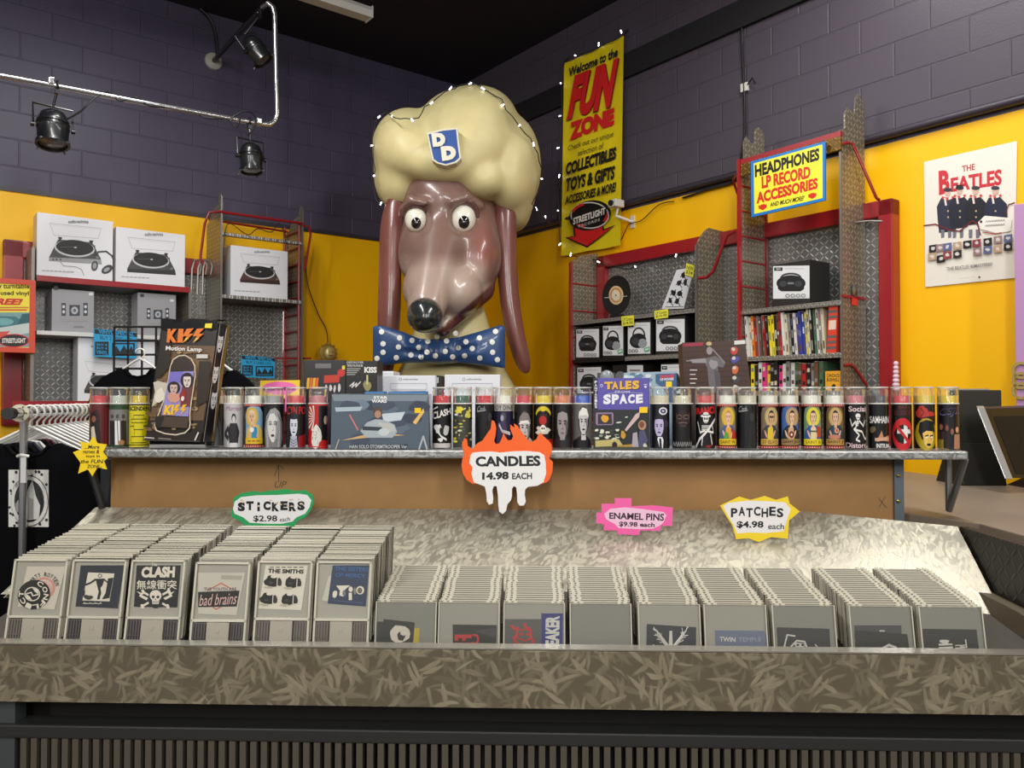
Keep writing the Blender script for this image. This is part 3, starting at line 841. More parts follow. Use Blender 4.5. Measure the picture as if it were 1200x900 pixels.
def d_faint(a):
    a.ell(.0, .33, .62, .19, (40, 30, 30))
    for k in (-1, 1):
        a.ring(k * .32, .3, .22, .045, .02, (120, 86, 80)); a.line([(k * .6, .22), (k * .55, .42)], .03, (110, 80, 76))
    a.line([(-.4, .44), (0, .42), (.4, .44)], .02, (130, 92, 84)); a.line([(0, .25), (.05, .37)], .025, (120, 86, 80)); a.ell(0, .5, .3, .025, (70, 46, 44))
    x = -.85
    for k in range(9): a.line([(x, .96 - (k % 2) * .02), (x + .07, .86), (x + .15, .95)], .02, (190, 188, 186)); x += .19
def d_bones(a):
    a.text('RANCI', [(-.95, .1), (.9, .06), (.95, .22), (-.9, .25)], (200, 30, 34), .04)
    a.ell(.0, .28, .5, .035, W_); a.ell(0, .24, .28, .05, W_); a.rect(-.28, .25, .28, .27, K_)
    a.ell(0, .35, .27, .09, W_); a.ell(-.11, .34, .08, .03, K_); a.ell(.11, .34, .08, .03, K_); a.rect(-.12, .41, .12, .425, K_)
    for k in range(4): a.line([(-.4, .5 + k * .04), (.4, .5 + k * .04)], .02, W_)
    a.line([(-.75, .42), (-.55, .65), (-.1, .6)], .05, W_); a.line([(.6, .45), (.75, .65), (.2, .62)], .05, W_)
    a.line([(.95, .35), (.1, .62), (-.6, .8), (-.9, .97)], .07, (226, 222, 220)); a.line([(-.3, .72), (-.4, .92)], .07, W_); a.line([(.45, .7), (.6, .9)], .07, W_); a.blot(.3, .95, .5, .04, (140, 26, 30), 8, .5, 2)
def d_social(a):
    a.text('Social', (-.7, .06, .95, .18), (226, 200, 200), .02); a.text('Distort', (-.95, .87, .95, .985), (226, 200, 200), .02)
    a.ell(.15, .27, .24, .05, W_); a.ell(.15, .32, .16, .04, W_); a.ell(.1, .31, .04, .015, K_); a.ell(.22, .31, .04, .015, K_)
    a.line([(.1, .36), (-.05, .53), (-.2, .57)], .05, W_)
    for k in range(3): a.line([(-.15 + .04 * k, .42 + k * .04), (.25 - .05 * k, .40 + k * .04)], .03, W_)
    for pts in ([(-.1, .4), (-.4, .5), (-.55, .35)], [(.25, .38), (.65, .5), (.8, .38)], [(-.25, .57), (.5, .62), (.8, .78), (.95, .78)], [(-.2, .58), (.25, .7), (-.05, .8), (.3, .84)]): a.line(pts, .045, W_)
def d_samhain(a):
    a.text('SAMHAIN', (-.85, .28, .95, .44), W_, .02); a.text('INITIUM', (-.3, .89, .95, .985), W_, .03)
    a.blot(-.6, .58, .3, .1, (110, 96, 70), 9, .4, 1); a.poly([(-.3, .85), (.2, .6), (.4, .75), (.9, .7), (.95, .85), (.3, .82)], (186, 128, 96)); a.line([(-.4, .8), (.9, .78)], .07, (206, 160, 130))
def d_cross(a):
    a.text('BAD', (-.35, .04, .6, .12), (104, 30, 32), .01); a.text('RELIGION', (-.7, .15, .9, .26), (104, 30, 32), .01)
    a.rect(.15, .42, .5, .96, W_); a.rect(-.45, .57, .95, .665, W_)
    a.ring(.05, .68, .82, .285, .15, (196, 32, 38)); a.line([(-.55, .47), (.65, .88)], .1, (196, 32, 38))
def d_tallhair(a):
    a.ell(.1, .68, .98, .36, (176, 150, 30)); a.blot(-.25, .2, .6, .17, (180, 52, 38), 12, .25, 3); a.blot(.45, .23, .5, .08, (180, 52, 38), 9, .3, 4)
    a.line([(-.4, .1), (-.1, .2), (-.4, .28)], .05, (120, 30, 26)); a.line([(-.8, .33), (.8, .28)], .02, K_)
    a.poly([(-.6, .62), (-.5, .42), (.1, .36), (.8, .4), (.85, .62), (.5, .8), (-.3, .8)], K_)
    a.poly([(-.25, .66), (.1, .6), (.7, .62), (.75, .8), (.5, .96), (.2, .99), (-.1, .9)], (226, 186, 92))
    for x in (.12, .55): a.line([(x - .14, .72), (x + .14, .7)], .03, K_); a.ell(x, .745, .1, .02, W_)
    a.ell(.3, .91, .2, .03, K_); a.line([(.35, .74), (.3, .85)], .02, (150, 110, 50))
def d_band(a):
    a.text('CSJL', [(-.8, .12), (.95, .08), (.95, .26), (-.8, .32)], (120, 110, 170), .0, .3); a.text('CSJL', [(-.76, .12), (.92, .09), (.92, .25), (-.76, .3)], K_, -.005, .3)
    for k, (x, y) in enumerate(((-.7, .5), (-.2, .52), (.25, .6), (.7, .56))):
        a.poly([(x - .3, 1), (x - .25, y + .12), (x + .25, y + .12), (x + .3, 1)], [(60, 44, 40), (34, 24, 24), (26, 20, 22), (170, 120, 96)][k]); a.ell(x, y, .22, .1, (40, 26, 24)); a.ell(x, y + .02, .14, .065, [(150, 100, 76), (120, 70, 56), (140, 90, 70), (206, 150, 110)][k])
    a.rect(-.95, .8, -.5, 1, (150, 130, 50))
RED, GRN, YEL, CRM, WHT = (206, 44, 58), (50, 92, 76), (222, 190, 50), (214, 206, 184), (232, 228, 218)
GRY, DGR = (204, 202, 200), (110, 108, 108)
candle(117, RED, (96, 30, 30), d_man, 'candle with a red label of a dark haired man, beside the yellow one')
candle(140, (196, 200, 190), (120, 120, 118), d_group, 'candle with green topped black and white group photo label')
candle(163.5, YEL, (216, 200, 22), d_yellow, 'yellow candle with black line drawing left of the boxed lamp')
candle(252, CRM, (34, 34, 37), d_shade, 'charcoal candle half hidden behind the right side of the boxed lamp', CV=2.725)
candle(274, CRM, (186, 182, 182), d_purple, 'candle with purple script over a dark figure on pale grey')
candle(298, WHT, (20, 12, 12), saint((120, 160, 190), (206, 166, 60), (214, 170, 130), (210, 196, 180), (206, 176, 90), (40, 130, 170), (214, 176, 40), None, (150, 100, 20), -.25, extra=lambda a: a.ell(-.12, .6, .2, .06, (226, 222, 210))), 'saint candle with white haired bearded man in blue robe')
candle(321, (150, 150, 150), (24, 24, 26), d_blonde, 'candle with black and white portrait of a long haired blonde woman')
candle(347, RED, (24, 18, 22), d_cyn, 'candle with red capital letters over a pale dark fringed face')
candle(373, (196, 120, 130), (170, 28, 32), d_rays, 'candle with red and white sun rays and a speckled white shape')
candle(518, RED, (16, 15, 17), d_clash, 'black candle with slanted white lettering, right of the silver boxed set')
candle(542, GRN, (60, 62, 56), d_splat, 'candle with green wax and a yellow and white splattered label')
candle(568, RED, (18, 18, 20), d_dark, 'black candle with red wax and a small signature behind the flame sign')
candle(590.5, WHT, (28, 24, 50), d_joy, 'candle with pale lettered band over a violet photo behind the flames')
candle(613.5, RED, K_, portrait((20, 18, 20), (196, 190, 188), (60, 56, 56), (50, 44, 44), .1, .56, 1.05, .6, (190, 186, 180), cap=((126, 118, 116), (228, 224, 220))), 'candle with portrait in a grey beanie with white brim')
candle(636.4, (226, 196, 34), K_, d_roses, 'candle with yellow arc, red disc and a winged skull')
candle(659.3, (216, 120, 80), (20, 19, 21), portrait((22, 21, 23), (150, 142, 140), (26, 24, 26), (40, 36, 36), .0, .47, 1.15, .66, (38, 36, 38), top=.2, lips=(120, 100, 100)), 'candle with close black and white portrait of a short haired man')
candle(682.2, (40, 84, 190), (110, 106, 104), portrait((96, 92, 90), (196, 192, 188), (40, 38, 38), (40, 36, 36), .15, .42, .9, .54, (24, 22, 24), cap=((226, 222, 216), (196, 192, 186))), 'candle with blue wax and a man in a white cap')
candle(773, CRM, (18, 16, 26), d_suit, 'candle with man in suit and tie below a round badge')
candle(799, CRM, (20, 18, 19), d_faint, 'black candle with a faint brown face and scratchy pale letters')
candle(826, (206, 70, 70), K_, d_bones, 'candle with white skeleton in a hat under red letters')
candle(851, WHT, (20, 12, 12), saint((130, 120, 90), (214, 176, 40), (226, 180, 150), (196, 130, 80), (70, 90, 130), (226, 160, 50), (220, 186, 30), 'SAINT W', (120, 80, 20), 0, extra=lambda a: (a.poly([(-.35, .8), (-.2, .62), (.1, .66), (.2, .8)], (90, 150, 60)), a.poly([(.4, .8), (.5, .55), (.8, .65), (.84, .8)], (176, 40, 34)))), 'saint candle with auburn hair and an orange shirt')
candle(875, CRM, (18, 18, 22), d_dark, 'black candle with cream wax and white signature between two saint candles')
candle(900, WHT, (20, 12, 12), saint((120, 104, 84), (186, 160, 96), (206, 156, 116), (30, 24, 24), (60, 56, 64), (214, 184, 40), (196, 160, 70), 'ST ELVO', (130, 90, 30), .12, True), 'saint candle with dark sunglasses and yellow jacket')
candle(924.2, WHT, (20, 12, 12), saint((60, 96, 160), (176, 140, 84), (220, 178, 146), (28, 24, 26), (26, 32, 34), (200, 160, 120), (150, 120, 74), 'SAINT JO', (60, 36, 16), .14, extra=lambda a: (a.ell(.16, .69, .24, .075, (110, 24, 22)), a.ell(.16, .69, .09, .03, (226, 210, 180)))), 'saint candle with a dark red disc at the chest on blue')
candle(950.6, WHT, (20, 12, 12), saint((110, 140, 110), (222, 206, 30), (220, 180, 150), (70, 60, 56), (50, 80, 150), (220, 200, 150), (224, 206, 30), 'SAINT B', (150, 120, 20), 0, extra=lambda a: (a.rect(-.2, .6, .4, .63, (60, 60, 70)), a.poly([(.45, .75), (.4, .5), (.75, .52), (.8, .75)], (176, 60, 40)))), 'saint candle with bright yellow halo and yellow band')
candle(977, WHT, (20, 12, 12), saint((110, 88, 56), (190, 154, 90), (214, 170, 140), (36, 30, 30), (30, 56, 70), (44, 70, 84), (176, 138, 70), 'SAINT J', (90, 56, 20), .0, extra=lambda a: (a.ell(.2, .6, .2, .06, (206, 150, 120)), a.ell(.22, .6, .07, .03, (170, 40, 36)), a.ell(.0, .74, .55, .05, (190, 120, 100)))), 'saint candle with dark jacket and a brown lettered band')
candle(1002, (206, 120, 130), K_, d_social, 'black candle with a white dancing skeleton')
candle(1029, (60, 60, 66), K_, d_samhain, 'black candle with white capitals above folded arms')
candle(1056, (210, 60, 72), (16, 14, 15), d_cross, 'candle with white cross in a red prohibition ring')
candle(1083, YEL, (26, 20, 22), d_tallhair, 'candle with yellow face under tall black hair')
candle(1111, YEL, (18, 14, 20), d_band, 'candle with outlined letters over a group at the shelf end')
# ================================================================ front cases with stickers and patches
LID = clear_mat('clear_lid', (250, 250, 248), .008, .06, (200, 197, 187), .35)
LIDF = clear_mat('cloudy_lid', (248, 248, 246), .05, .08, (176, 172, 160), .7)
TRAY = mat('case_tray', (172, 168, 158), .4)
TRAYG = mat('case_tray_grey', (146, 144, 137), .4)
CT, ST = math.cos(TILT), math.sin(TILT)
def tilted(x, v, dz=0, depth=0.0):
    """mapper from photo pixels to the leaning front face, returned unrotated about the case's foot"""
    o = Vector((x, v, zf(v) + .0075 + dz)); n = Vector((0, -CT, ST))
    p0 = o - n * depth
    def f(px, py, l=0):
        d = CF.hitp(px, py, p0, n) + n * (l * 6e-5) - o
        return o + Vector((d.x, d.y * CT - d.z * ST, d.y * ST + d.z * CT))
    return f, o
def front_right(ci, draw, label, clear=LIDF, tray=None):
    x, v = FRONT['R', ci]
    t = thing('plastic_case', 'front slim case of its row, holding the ' + RNAME[ci] if draw else 'front slim case with a blank clouded front', 'case', CF, (x, v, zf(v) + .0075), 'front cases of the slim rows', -TILT)
    org = ORG[t.name]; ORG[t.name] = Vector((0, 0, 0)); w, h = JW, JH
    m = MB().box(-w / 2, w / 2, .0045, .010, 0, h - .001)
    m.build('tray', tray or TRAY, t)
    l = MB().box(-w / 2 + .001, w / 2 - .001, -.0005, .0008, 0, h)
    l.build('lid', clear, t)
    e = MB()
    for s in (-1, 1):
        e.box(s * w / 2 - .0012, s * w / 2 + .0012, -.001, .010, 0, h)
        for k in range(2):
            xa = s * (w / 2 - .013 - k * .014); e.box(xa - .004, xa + .004, .003, .011, h - .004, h + .0025)
    e.box(-w / 2, w / 2, .0005, .0035, h - .0015, h + .0005)
    e.build('hinge_edge', EDGE, t)
    ORG[t.name] = org
    if draw:
        f, o = tilted(x, v, 0, .0032)
        a = Art(); a.ymax = 762.0; draw(a)
        ob = a.build('patch' if label.find('sticker') < 0 else 'sticker', f, None, CF, o, INK, tilt=-TILT)
        props(ob, label, 'patch' if label.find('sticker') < 0 else 'sticker', 'patches shown in the front cases')
def front_left(ci, draw, label, lowtone):
    x, v, dz = FRONT['L', ci]
    t = thing('keeper_case', 'front keeper case of its row, showing the ' + LNAME[ci], 'case', CF, (x, v, zf(v) + .0075 + dz), 'front cases of the keeper rows', -TILT)
    org = ORG[t.name]; ORG[t.name] = Vector((0, 0, 0)); w, h = KW, KH; c = h * .35
    MB().box(-w / 2 + .002, w / 2 - .002, .006, .011, c, h - .004).build('tray', TRAY, t)
    MB().box(-w / 2 + .004, w / 2 - .004, -.0003, .0008, c + .004, h - .005).build('lid', LID, t)
    e = MB()
    e.box(-w / 2, -w / 2 + .005, -.001, .012, 0, h); e.box(w / 2 - .005, w / 2, -.001, .012, 0, h)
    e.box(-w / 2, w / 2, -.001, .012, h - .005, h); e.box(-w / 2, w / 2, -.001, .012, c - .002, c + .004); e.box(-w / 2, w / 2, -.001, .011, 0, .004)
    e.build('frame', EDGE, t, bevel=.0008)
    b = MB(); b.box(-w * .20, w * .20, -.002, .010, .002, c - .003)
    for k in range(2): b.box(-w * .03, w * .03, -.003, -.002, .018 + k * .028, .028 + k * .028)
    b.build('lock_bar', mat('lock_bar', (158, 150, 134), .35), t, bevel=.001)
    for s in (-1, 1):
        rb = MB()
        rb.box(s * w * .34 - w * .12, s * w * .34 + w * .12, .004, .010, .004, c - .004)
        for k in range(5):
            xa = s * w * .34 - w * .1 + k * w * .05; rb.box(xa - .001, xa + .001, .0, .004, .006, c - .006)
        rb.box(s * w * .34 - w * .12, s * w * .34 + w * .12, 0, .004, c * .45, c * .45 + .002)
        rb.build('ribbed_cell', mat('ribbed_cell_%s' % lowtone, (112, 106, 98) if lowtone == 'tan' else (90, 84, 82), .25), t)
    ORG[t.name] = org
    f, o = tilted(x, v, dz, .0045)
    a = Art(); a.ymax = 730.0; a.ymin = 662.5; draw(a)
    props(a.build('sticker', f, None, CF, o, INK, tilt=-TILT), label, 'sticker', 'stickers shown in the front keeper cases')
C1, C2, C3 = crop(0, 640, 6.92), crop(145, 640, 6.92), crop(290, 640, 6.925)
R4, R5, R6 = crop(440, 690, 5.217), crop(740, 690, 6.667), crop(900, 690, 4.444)
NAVY, OFF = (24, 26, 38), (232, 222, 208)
def s1(a):
    a.tr = C1; a.poly([(222, 165), (535, 165), (442, 515), (145, 490)], (214, 204, 190))
    a.ring(360, 340, 80, 80, 14, (222, 140, 132)); a.ell(360, 350, 66, 66, (226, 176, 166))
    a.arc_text('DIRTY ROTTEN', 360, 340, 112, 190, 350, 34, (60, 54, 54), .01)
    a.ell(280, 392, 134, 116, (16, 14, 16), -22, 36)
    a.arc_text('CONFLICT', 278, 392, 100, -75, 200, 40, OFF, .03)
    a.ell(268, 388, 64, 58, OFF); a.ell(268, 388, 56, 50, (16, 14, 16))
    a.poly([(268, 338), (312, 352), (322, 392), (290, 370)], OFF); a.poly([(268, 438), (224, 424), (214, 384), (246, 406)], OFF)
    a.line([(222, 385), (262, 375), (272, 402), (318, 392)], 9, OFF)
def s2(a):
    a.tr = C1; a.poly([(655, 140), (1005, 140), (955, 505), (612, 490)], (34, 38, 52))
    a.poly([(715, 213), (928, 222), (888, 448), (668, 440)], OFF)
    a.poly([(775, 265), (850, 262), (832, 320), (815, 340), (822, 380), (808, 432), (785, 432), (800, 370), (785, 310)], NAVY); a.ell(812, 240, 17, 16, OFF); a.ring(812, 240, 14, 14, 5, NAVY)
    a.line([(780, 268), (735, 298), (698, 312)], 13, NAVY); a.line([(845, 268), (870, 290), (900, 280)], 10, NAVY)
    a.poly([(880, 262), (922, 255), (890, 420), (830, 430), (860, 380)], NAVY); a.blot(720, 415, 45, 25, (60, 54, 56), 9, .5, 3); a.line([(690, 360), (683, 400)], 8, NAVY)
    x = 680
    for k in range(10): a.line([(x, 468), (x + 7, 455 + (k % 3) * 5), (x + 14, 467)], 4, OFF); x += 15
def skull(a, x, y, s, c=OFF, k=NAVY):
    a.ell(x, y - s * .1, s * .5, s * .46, c); a.poly([(x - s * .32, y + s * .2), (x + s * .32, y + s * .2), (x + s * .26, y + s * .62), (x - s * .26, y + s * .62)], c)
    a.ell(x - s * .2, y + s * .02, s * .13, s * .12, k); a.ell(x + s * .2, y + s * .02, s * .13, s * .12, k); a.poly([(x, y + s * .14), (x + s * .07, y + s * .27), (x - s * .07, y + s * .27)], k)
    for i in range(-2, 3): a.rect(x + i * s * .1 - s * .01, y + s * .4, x + i * s * .1 + s * .015, y + s * .58, k)
    a.line([(x - s * .25, y + s * .4), (x + s * .25, y + s * .4)], s * .03, k)
def s3(a):
    a.tr = C2; a.poly([(105, 122), (462, 118), (434, 497), (82, 492)], (20, 20, 26))
    a.text('The', (222, 132, 272, 162), OFF, .02); a.text('CLASH', [(148, 168), (418, 164), (412, 254), (140, 256)], OFF, .06)
    a.text('無線衝突', (105, 275, 430, 350), OFF, .01)
    for p in ([(155, 370), (355, 488)], [(365, 365), (150, 488)]):
        a.line(p, 17, OFF)
        for q in p: a.ell(q[0], q[1] - 7, 13, 11, OFF); a.ell(q[0] + 5, q[1] + 8, 13, 11, OFF)
    a.poly([(105, 365), (160, 385), (150, 398), (200, 420), (185, 440), (125, 405), (135, 392)], OFF); a.poly([(415, 365), (362, 385), (372, 398), (322, 420), (338, 436), (398, 405), (388, 392)], OFF)
    a.ell(260, 425, 62, 78, (20, 20, 26)); skull(a, 260, 410, 96)
def s4(a):
    a.tr = C2; a.poly([(604, 215), (985, 215), (915, 560), (604, 550)], (206, 198, 186)); a.poly([(790, 235), (965, 240), (950, 275), (790, 270)], (176, 170, 160))
    for q in ([(680, 360), (790, 300), (870, 345)], [(690, 470), (750, 512), (830, 470)]): a.line(q, 10, (204, 110, 96))
    a.text('THE YOUTH ARE', (650, 335, 915, 362), (96, 88, 84), .02)
    a.poly([(604, 371), (940, 360), (916, 490), (604, 495)], (22, 18, 20)); a.text('bad brains', [(614, 395), (925, 375), (912, 470), (612, 485)], (226, 180, 180), .0, .25)
def s5(a):
    a.tr = C3; a.poly([(148, 148), (490, 158), (437, 520), (88, 507)], (228, 220, 206))
    for k in range(6): a.rect(180 + k * 48, 168, 215 + k * 48, 175, K_)
    a.text('THE SMITHS', [(170, 182), (460, 190), (456, 224), (166, 218)], K_, .05)
    for i, (x, y) in enumerate(((210, 285), (370, 290), (175, 425), (340, 428))):
        a.blot(x - 8, y, 72, 56, K_, 12, .3, 3 + i % 2); a.blot(x + 4, y - 38, 34, 18, OFF, 9, .3, 5); a.blot(x + 52, y + 8, 20, 40, (40, 36, 38), 8, .4, 7); a.line([(x + 34, y - 30), (x + 30, y + 40)], 6, OFF); a.blot(x - 40, y + 50, 44, 12, (190, 180, 160), 8, .3, 9); a.blot(x - 20, y + 12, 22, 14, (60, 56, 58), 8, .3, 1)
def s6(a):
    a.tr = C3; a.poly([(660, 240), (700, 240), (660, 450), (604, 440)], (206, 200, 188)); a.poly([(692, 135), (988, 152), (960, 490), (650, 465)], (50, 62, 88))
    a.text('THE SISTERS', [(710, 162), (985, 175), (982, 208), (706, 196)], (56, 104, 168), .02); a.text('OF MERCY', [(715, 216), (960, 228), (956, 258), (712, 248)], (56, 104, 168), .02)
    a.poly([(720, 320), (835, 318), (800, 345), (770, 380), (780, 410), (745, 400), (750, 360)], OFF); a.blot(710, 388, 26, 34, OFF, 8, .3, 2); a.ell(838, 350, 17, 22, OFF); a.rect(822, 378, 848, 438, OFF); a.ell(915, 358, 32, 34, OFF); a.ell(912, 360, 20, 24, (110, 100, 90)); a.ell(785, 382, 13, 26, (120, 120, 120)); a.ell(872, 365, 10, 28, (140, 134, 124)); a.line([(690, 440), (940, 462)], 4, (90, 110, 150))
front_left(0, s1, 'round black band sticker over a cream card in the first keeper case', 'tan')
front_left(1, s2, 'navy square sticker with white panel and a figure with arms outstretched', 'dark')
front_left(2, s3, 'black sticker with white skull, crossed bones and block letters', 'dark')
front_left(3, s4, 'white card with a black lettered strip across it', 'dark')
front_left(4, s5, 'white sticker with four repeated black and white photos', 'tan')
front_left(5, s6, 'blue square sticker with four pale faces in a row', 'tan')
def r1(a):
    a.tr = R4; a.poly([(10, 200), (50, 200), (20, 375), (5, 375)], (34, 34, 38)); a.poly([(238, 240), (270, 238), (266, 375), (228, 375)], (204, 182, 34)); a.poly([(50, 185), (240, 205), (224, 375), (20, 375)], (22, 21, 24))
    a.blot(145, 275, 72, 58, OFF, 13, .25, 4); a.blot(160, 285, 40, 34, (30, 28, 30), 9, .4, 2); a.blot(175, 270, 26, 22, OFF, 7, .4, 6); a.blot(130, 350, 30, 24, OFF, 8, .4, 8); a.poly([(35, 325), (70, 360), (40, 375)], OFF); a.blot(190, 352, 16, 20, OFF, 7, .4, 3)
def r2(a):
    a.tr = R4; a.poly([(472, 218), (742, 222), (738, 378), (474, 378)], (26, 24, 28)); a.rect(484, 280, 588, 302, (206, 34, 48)); a.poly([(484, 280), (506, 280), (506, 318), (484, 318)], (206, 34, 48)); a.rect(530, 290, 552, 318, (206, 34, 48)); a.rect(484, 330, 588, 350, (206, 34, 48)); a.ring(606, 308, 22, 26, 12, (206, 34, 48), a0=-110, a1=130); a.rect(600, 332, 628, 344, (206, 34, 48)); a.blot(655, 356, 18, 10, (206, 34, 48), 7, .3, 2); a.poly([(640, 250), (735, 240), (735, 300), (610, 262)], (60, 58, 62))
def r3(a):
    a.tr = R4; a.poly([(790, 185), (1012, 185), (1010, 378), (790, 378)], (92, 88, 88)); c = (206, 40, 46)
    a.line([(830, 225), (850, 245), (870, 240), (862, 290), (845, 300), (862, 330), (900, 355), (950, 345), (968, 318), (950, 300), (945, 245), (918, 235), (912, 215)], 15, c); a.line([(880, 250), (935, 250)], 8, c); a.line([(870, 300), (910, 318), (950, 305)], 9, c); a.ell(892, 278, 12, 8, c); a.ell(930, 278, 12, 8, c); a.blot(905, 352, 40, 14, c, 8, .3, 3)
    a.poly([(1015, 150), (1146, 150), (1142, 385), (1012, 385)], (34, 42, 132)); a.text('REAKER', [(1038, 380), (1040, 165), (1126, 165), (1122, 380)], (232, 228, 222), .05)
def r5(a):
    a.tr = R5; a.poly([(120, 275), (505, 300), (505, 520), (115, 520)], (30, 34, 54)); w = (222, 218, 210)
    a.poly([(297, 328), (318, 328), (324, 480), (290, 480)], w); a.poly([(165, 435), (230, 450), (300, 440), (390, 455), (455, 450), (455, 520), (160, 520)], w)
    rnd = random.Random(4)
    for s in (-1, 1):
        for k in range(5):
            x0, y0 = 308 + s * 20, 470 - k * 8; x1, y1 = x0 + s * (40 + k * 8), 420 - k * 18; x2, y2 = x1 + s * rnd.uniform(20, 50), y1 - rnd.uniform(0, 40)
            a.line([(x0, y0), (x1, y1), (x2, y2)], 6, w)
            for q in range(3): a.line([(x1 + s * q * 12, y1 - q * 10), (x1 + s * rnd.uniform(-10, 50), y1 - rnd.uniform(20, 55))], 4.5, w)
def r6(a):
    a.tr = R5; a.poly([(652, 325), (1040, 328), (1080, 520), (660, 520)], (112, 122, 150)); a.text('TWIN', [(690, 374), (812, 380), (812, 416), (690, 412)], (226, 222, 214), .02); a.text('TEMPLE', [(836, 380), (1010, 378), (1014, 408), (838, 416)], (170, 172, 182), .0); a.blot(875, 480, 80, 30, (226, 222, 212), 12, .3, 6)
def r7(a):
    a.tr = R6; a.poly([(45, 200), (320, 208), (326, 370), (52, 370)], (44, 45, 50)); w = (220, 214, 206)
    a.line([(140, 246), (100, 240), (85, 300), (120, 320)], 8, w); a.line([(120, 300), (150, 270), (190, 275), (200, 300)], 9, w); a.blot(165, 295, 30, 18, w, 9, .4, 3); a.blot(160, 330, 40, 14, w, 9, .4, 5); a.ell(155, 292, 8, 6, (30, 30, 34)); a.ell(180, 292, 8, 6, (30, 30, 34)); a.line([(245, 290), (270, 338)], 6, w); a.line([(215, 325), (280, 338)], 12, w)
def r8(a):
    a.tr = R6; a.poly([(450, 190), (695, 190), (695, 260), (450, 260)], (66, 68, 74)); a.poly([(452, 215), (725, 236), (738, 375), (455, 375)], (28, 28, 31)); w = (222, 216, 212)
    a.line([(592, 345), (598, 310), (630, 292), (662, 305), (680, 345)], 12, w); a.blot(612, 325, 20, 30, w, 9, .3, 3); a.ell(606, 325, 4, 3, K_); a.line([(632, 320), (630, 345)], 5, (110, 106, 106)); a.rect(580, 216, 608, 222, (226, 220, 210))
def r9(a):
    a.tr = R6; a.poly([(805, 208), (1086, 212), (1100, 380), (815, 380)], (34, 35, 39)); w = (226, 220, 214)
    a.poly([(890, 285), (960, 285), (965, 320), (950, 370), (905, 370), (888, 330)], w); a.blot(920, 275, 42, 14, w, 11, .5, 2); a.line([(890, 300), (965, 296)], 7, K_); a.ell(908, 324, 9, 5, K_); a.ell(942, 324, 9, 5, K_); a.ell(925, 352, 12, 4, (70, 66, 66))
    for k in range(4): a.line([(975, 295 + k * 14), (1035 - (k % 2) * 14, 293 + k * 14)], 5, w)
    a.line([(1028, 265), (1034, 305), (1000, 300)], 6, w)
front_right(0, r1, 'black patch with a white rose beside a yellow strip', tray=TRAYG)
front_right(1, r2, 'black patch with chunky red letters')
front_right(2, r3, 'blue lettered strip beside a grey patch with a red face')
front_right(3, None, '', tray=TRAYG)
front_right(4, r5, 'navy patch with a white branching tree')
front_right(5, r6, 'pale blue patch with faded white capitals')
front_right(6, r7, 'black patch with sketchy white figure and raised hand', tray=TRAYG)
front_right(7, r8, 'black patch with a pale haired face at its bottom', tray=TRAYG)
front_right(8, r9, 'black patch with a white face in a bandana', tray=TRAYG)

# ================================================================ hand-cut price signs on the counter
def cut_sign(name, label, v, outline, edge, face_, fcol, draw, tr=None, thick=.004):
    """a cut card: coloured back card with thickness, printed face"""
    P = Plane(CF, v)
    pts = [tr(*p) if tr else p for p in outline]
    w = [P(*p) for p in pts]; c = sum(w, Vector()) / len(w)
    t = thing(name, label, 'sign', CF, c)
    MB().extr(w, (0, thick, 0)).build('card', mat('card_%02x%02x%02x' % edge, edge, .5), t)
    a = Art(); a.tr = tr
    if face_: a.poly(face_, fcol)
    draw(a)
    a.build('lettering', P, t)
    return t
S3 = crop(500, 420, 4); S2 = crop(250, 420, 4); S4 = crop(750, 420, 4.8); S8 = crop(800, 590, 3)
flame = [(165, 405), (175, 375), (188, 378), (192, 410), (215, 425), (235, 400), (262, 385), (285, 350), (300, 330), (305, 290), (318, 295), (326, 325), (322, 365), (316, 388), (325, 402), (340, 398), (352, 375), (360, 350), (370, 370), (382, 385), (398, 382), (405, 365),
         (392, 330), (392, 310), (402, 318), (412, 325), (410, 305), (425, 315), (445, 345), (462, 365), (478, 385), (495, 392), (515, 378), (525, 355), (535, 348), (548, 365), (570, 385), (585, 402), (588, 430), (575, 470), (592, 485), (590, 530), (575, 570), (560, 582), (530, 590),
         (215, 588), (188, 570), (170, 540), (163, 500), (168, 470), (175, 450)]
drip = [(205, 455), (215, 442), (250, 438), (300, 436), (345, 442), (400, 436), (470, 434), (530, 440), (552, 455), (558, 490), (560, 540), (548, 580), (520, 597), (475, 602), (462, 615), (460, 640), (465, 672), (455, 690), (436, 690), (425, 675), (424, 640), (420, 605), (408, 598), (400, 612), (400, 645), (395, 665), (378, 685), (372, 715), (356, 730), (340, 718),
        (336, 690), (334, 640), (328, 600), (315, 598), (308, 620), (312, 655), (310, 680), (292, 686), (282, 670), (280, 635), (272, 600), (240, 588), (220, 580), (210, 540), (215, 510), (200, 490)]
def d_c(a):
    a.text('CANDLES', [(228, 460), (532, 455), (534, 505), (230, 508)], (20, 20, 22), .045); a.text('14.98', [(260, 535), (385, 530), (385, 568), (260, 570)], (20, 20, 22), .05); a.text('EACH', [(400, 538), (494, 536), (494, 566), (400, 567)], (20, 20, 22), .03)
P = Plane(CF, 2.555); P2 = Plane(CF, 2.5535)
t = thing('price_sign', 'orange flame sign with dripping white wax shape, hung on the shelf edge', 'sign', CF, P(*S3(380, 500)))
MB().extr([P(*S3(*p)) for p in flame], (0, .004, 0)).build('flame_card', mat('flame_orange', (242, 96, 14), .5), t)
MB().extr([P2(*S3(*p)) for p in drip], (0, .0014, 0)).build('wax_card', mat('card_white', (232, 230, 228), .5), t)
a = Art(); a.tr = S3; d_c(a); a.build('lettering', P2, t)
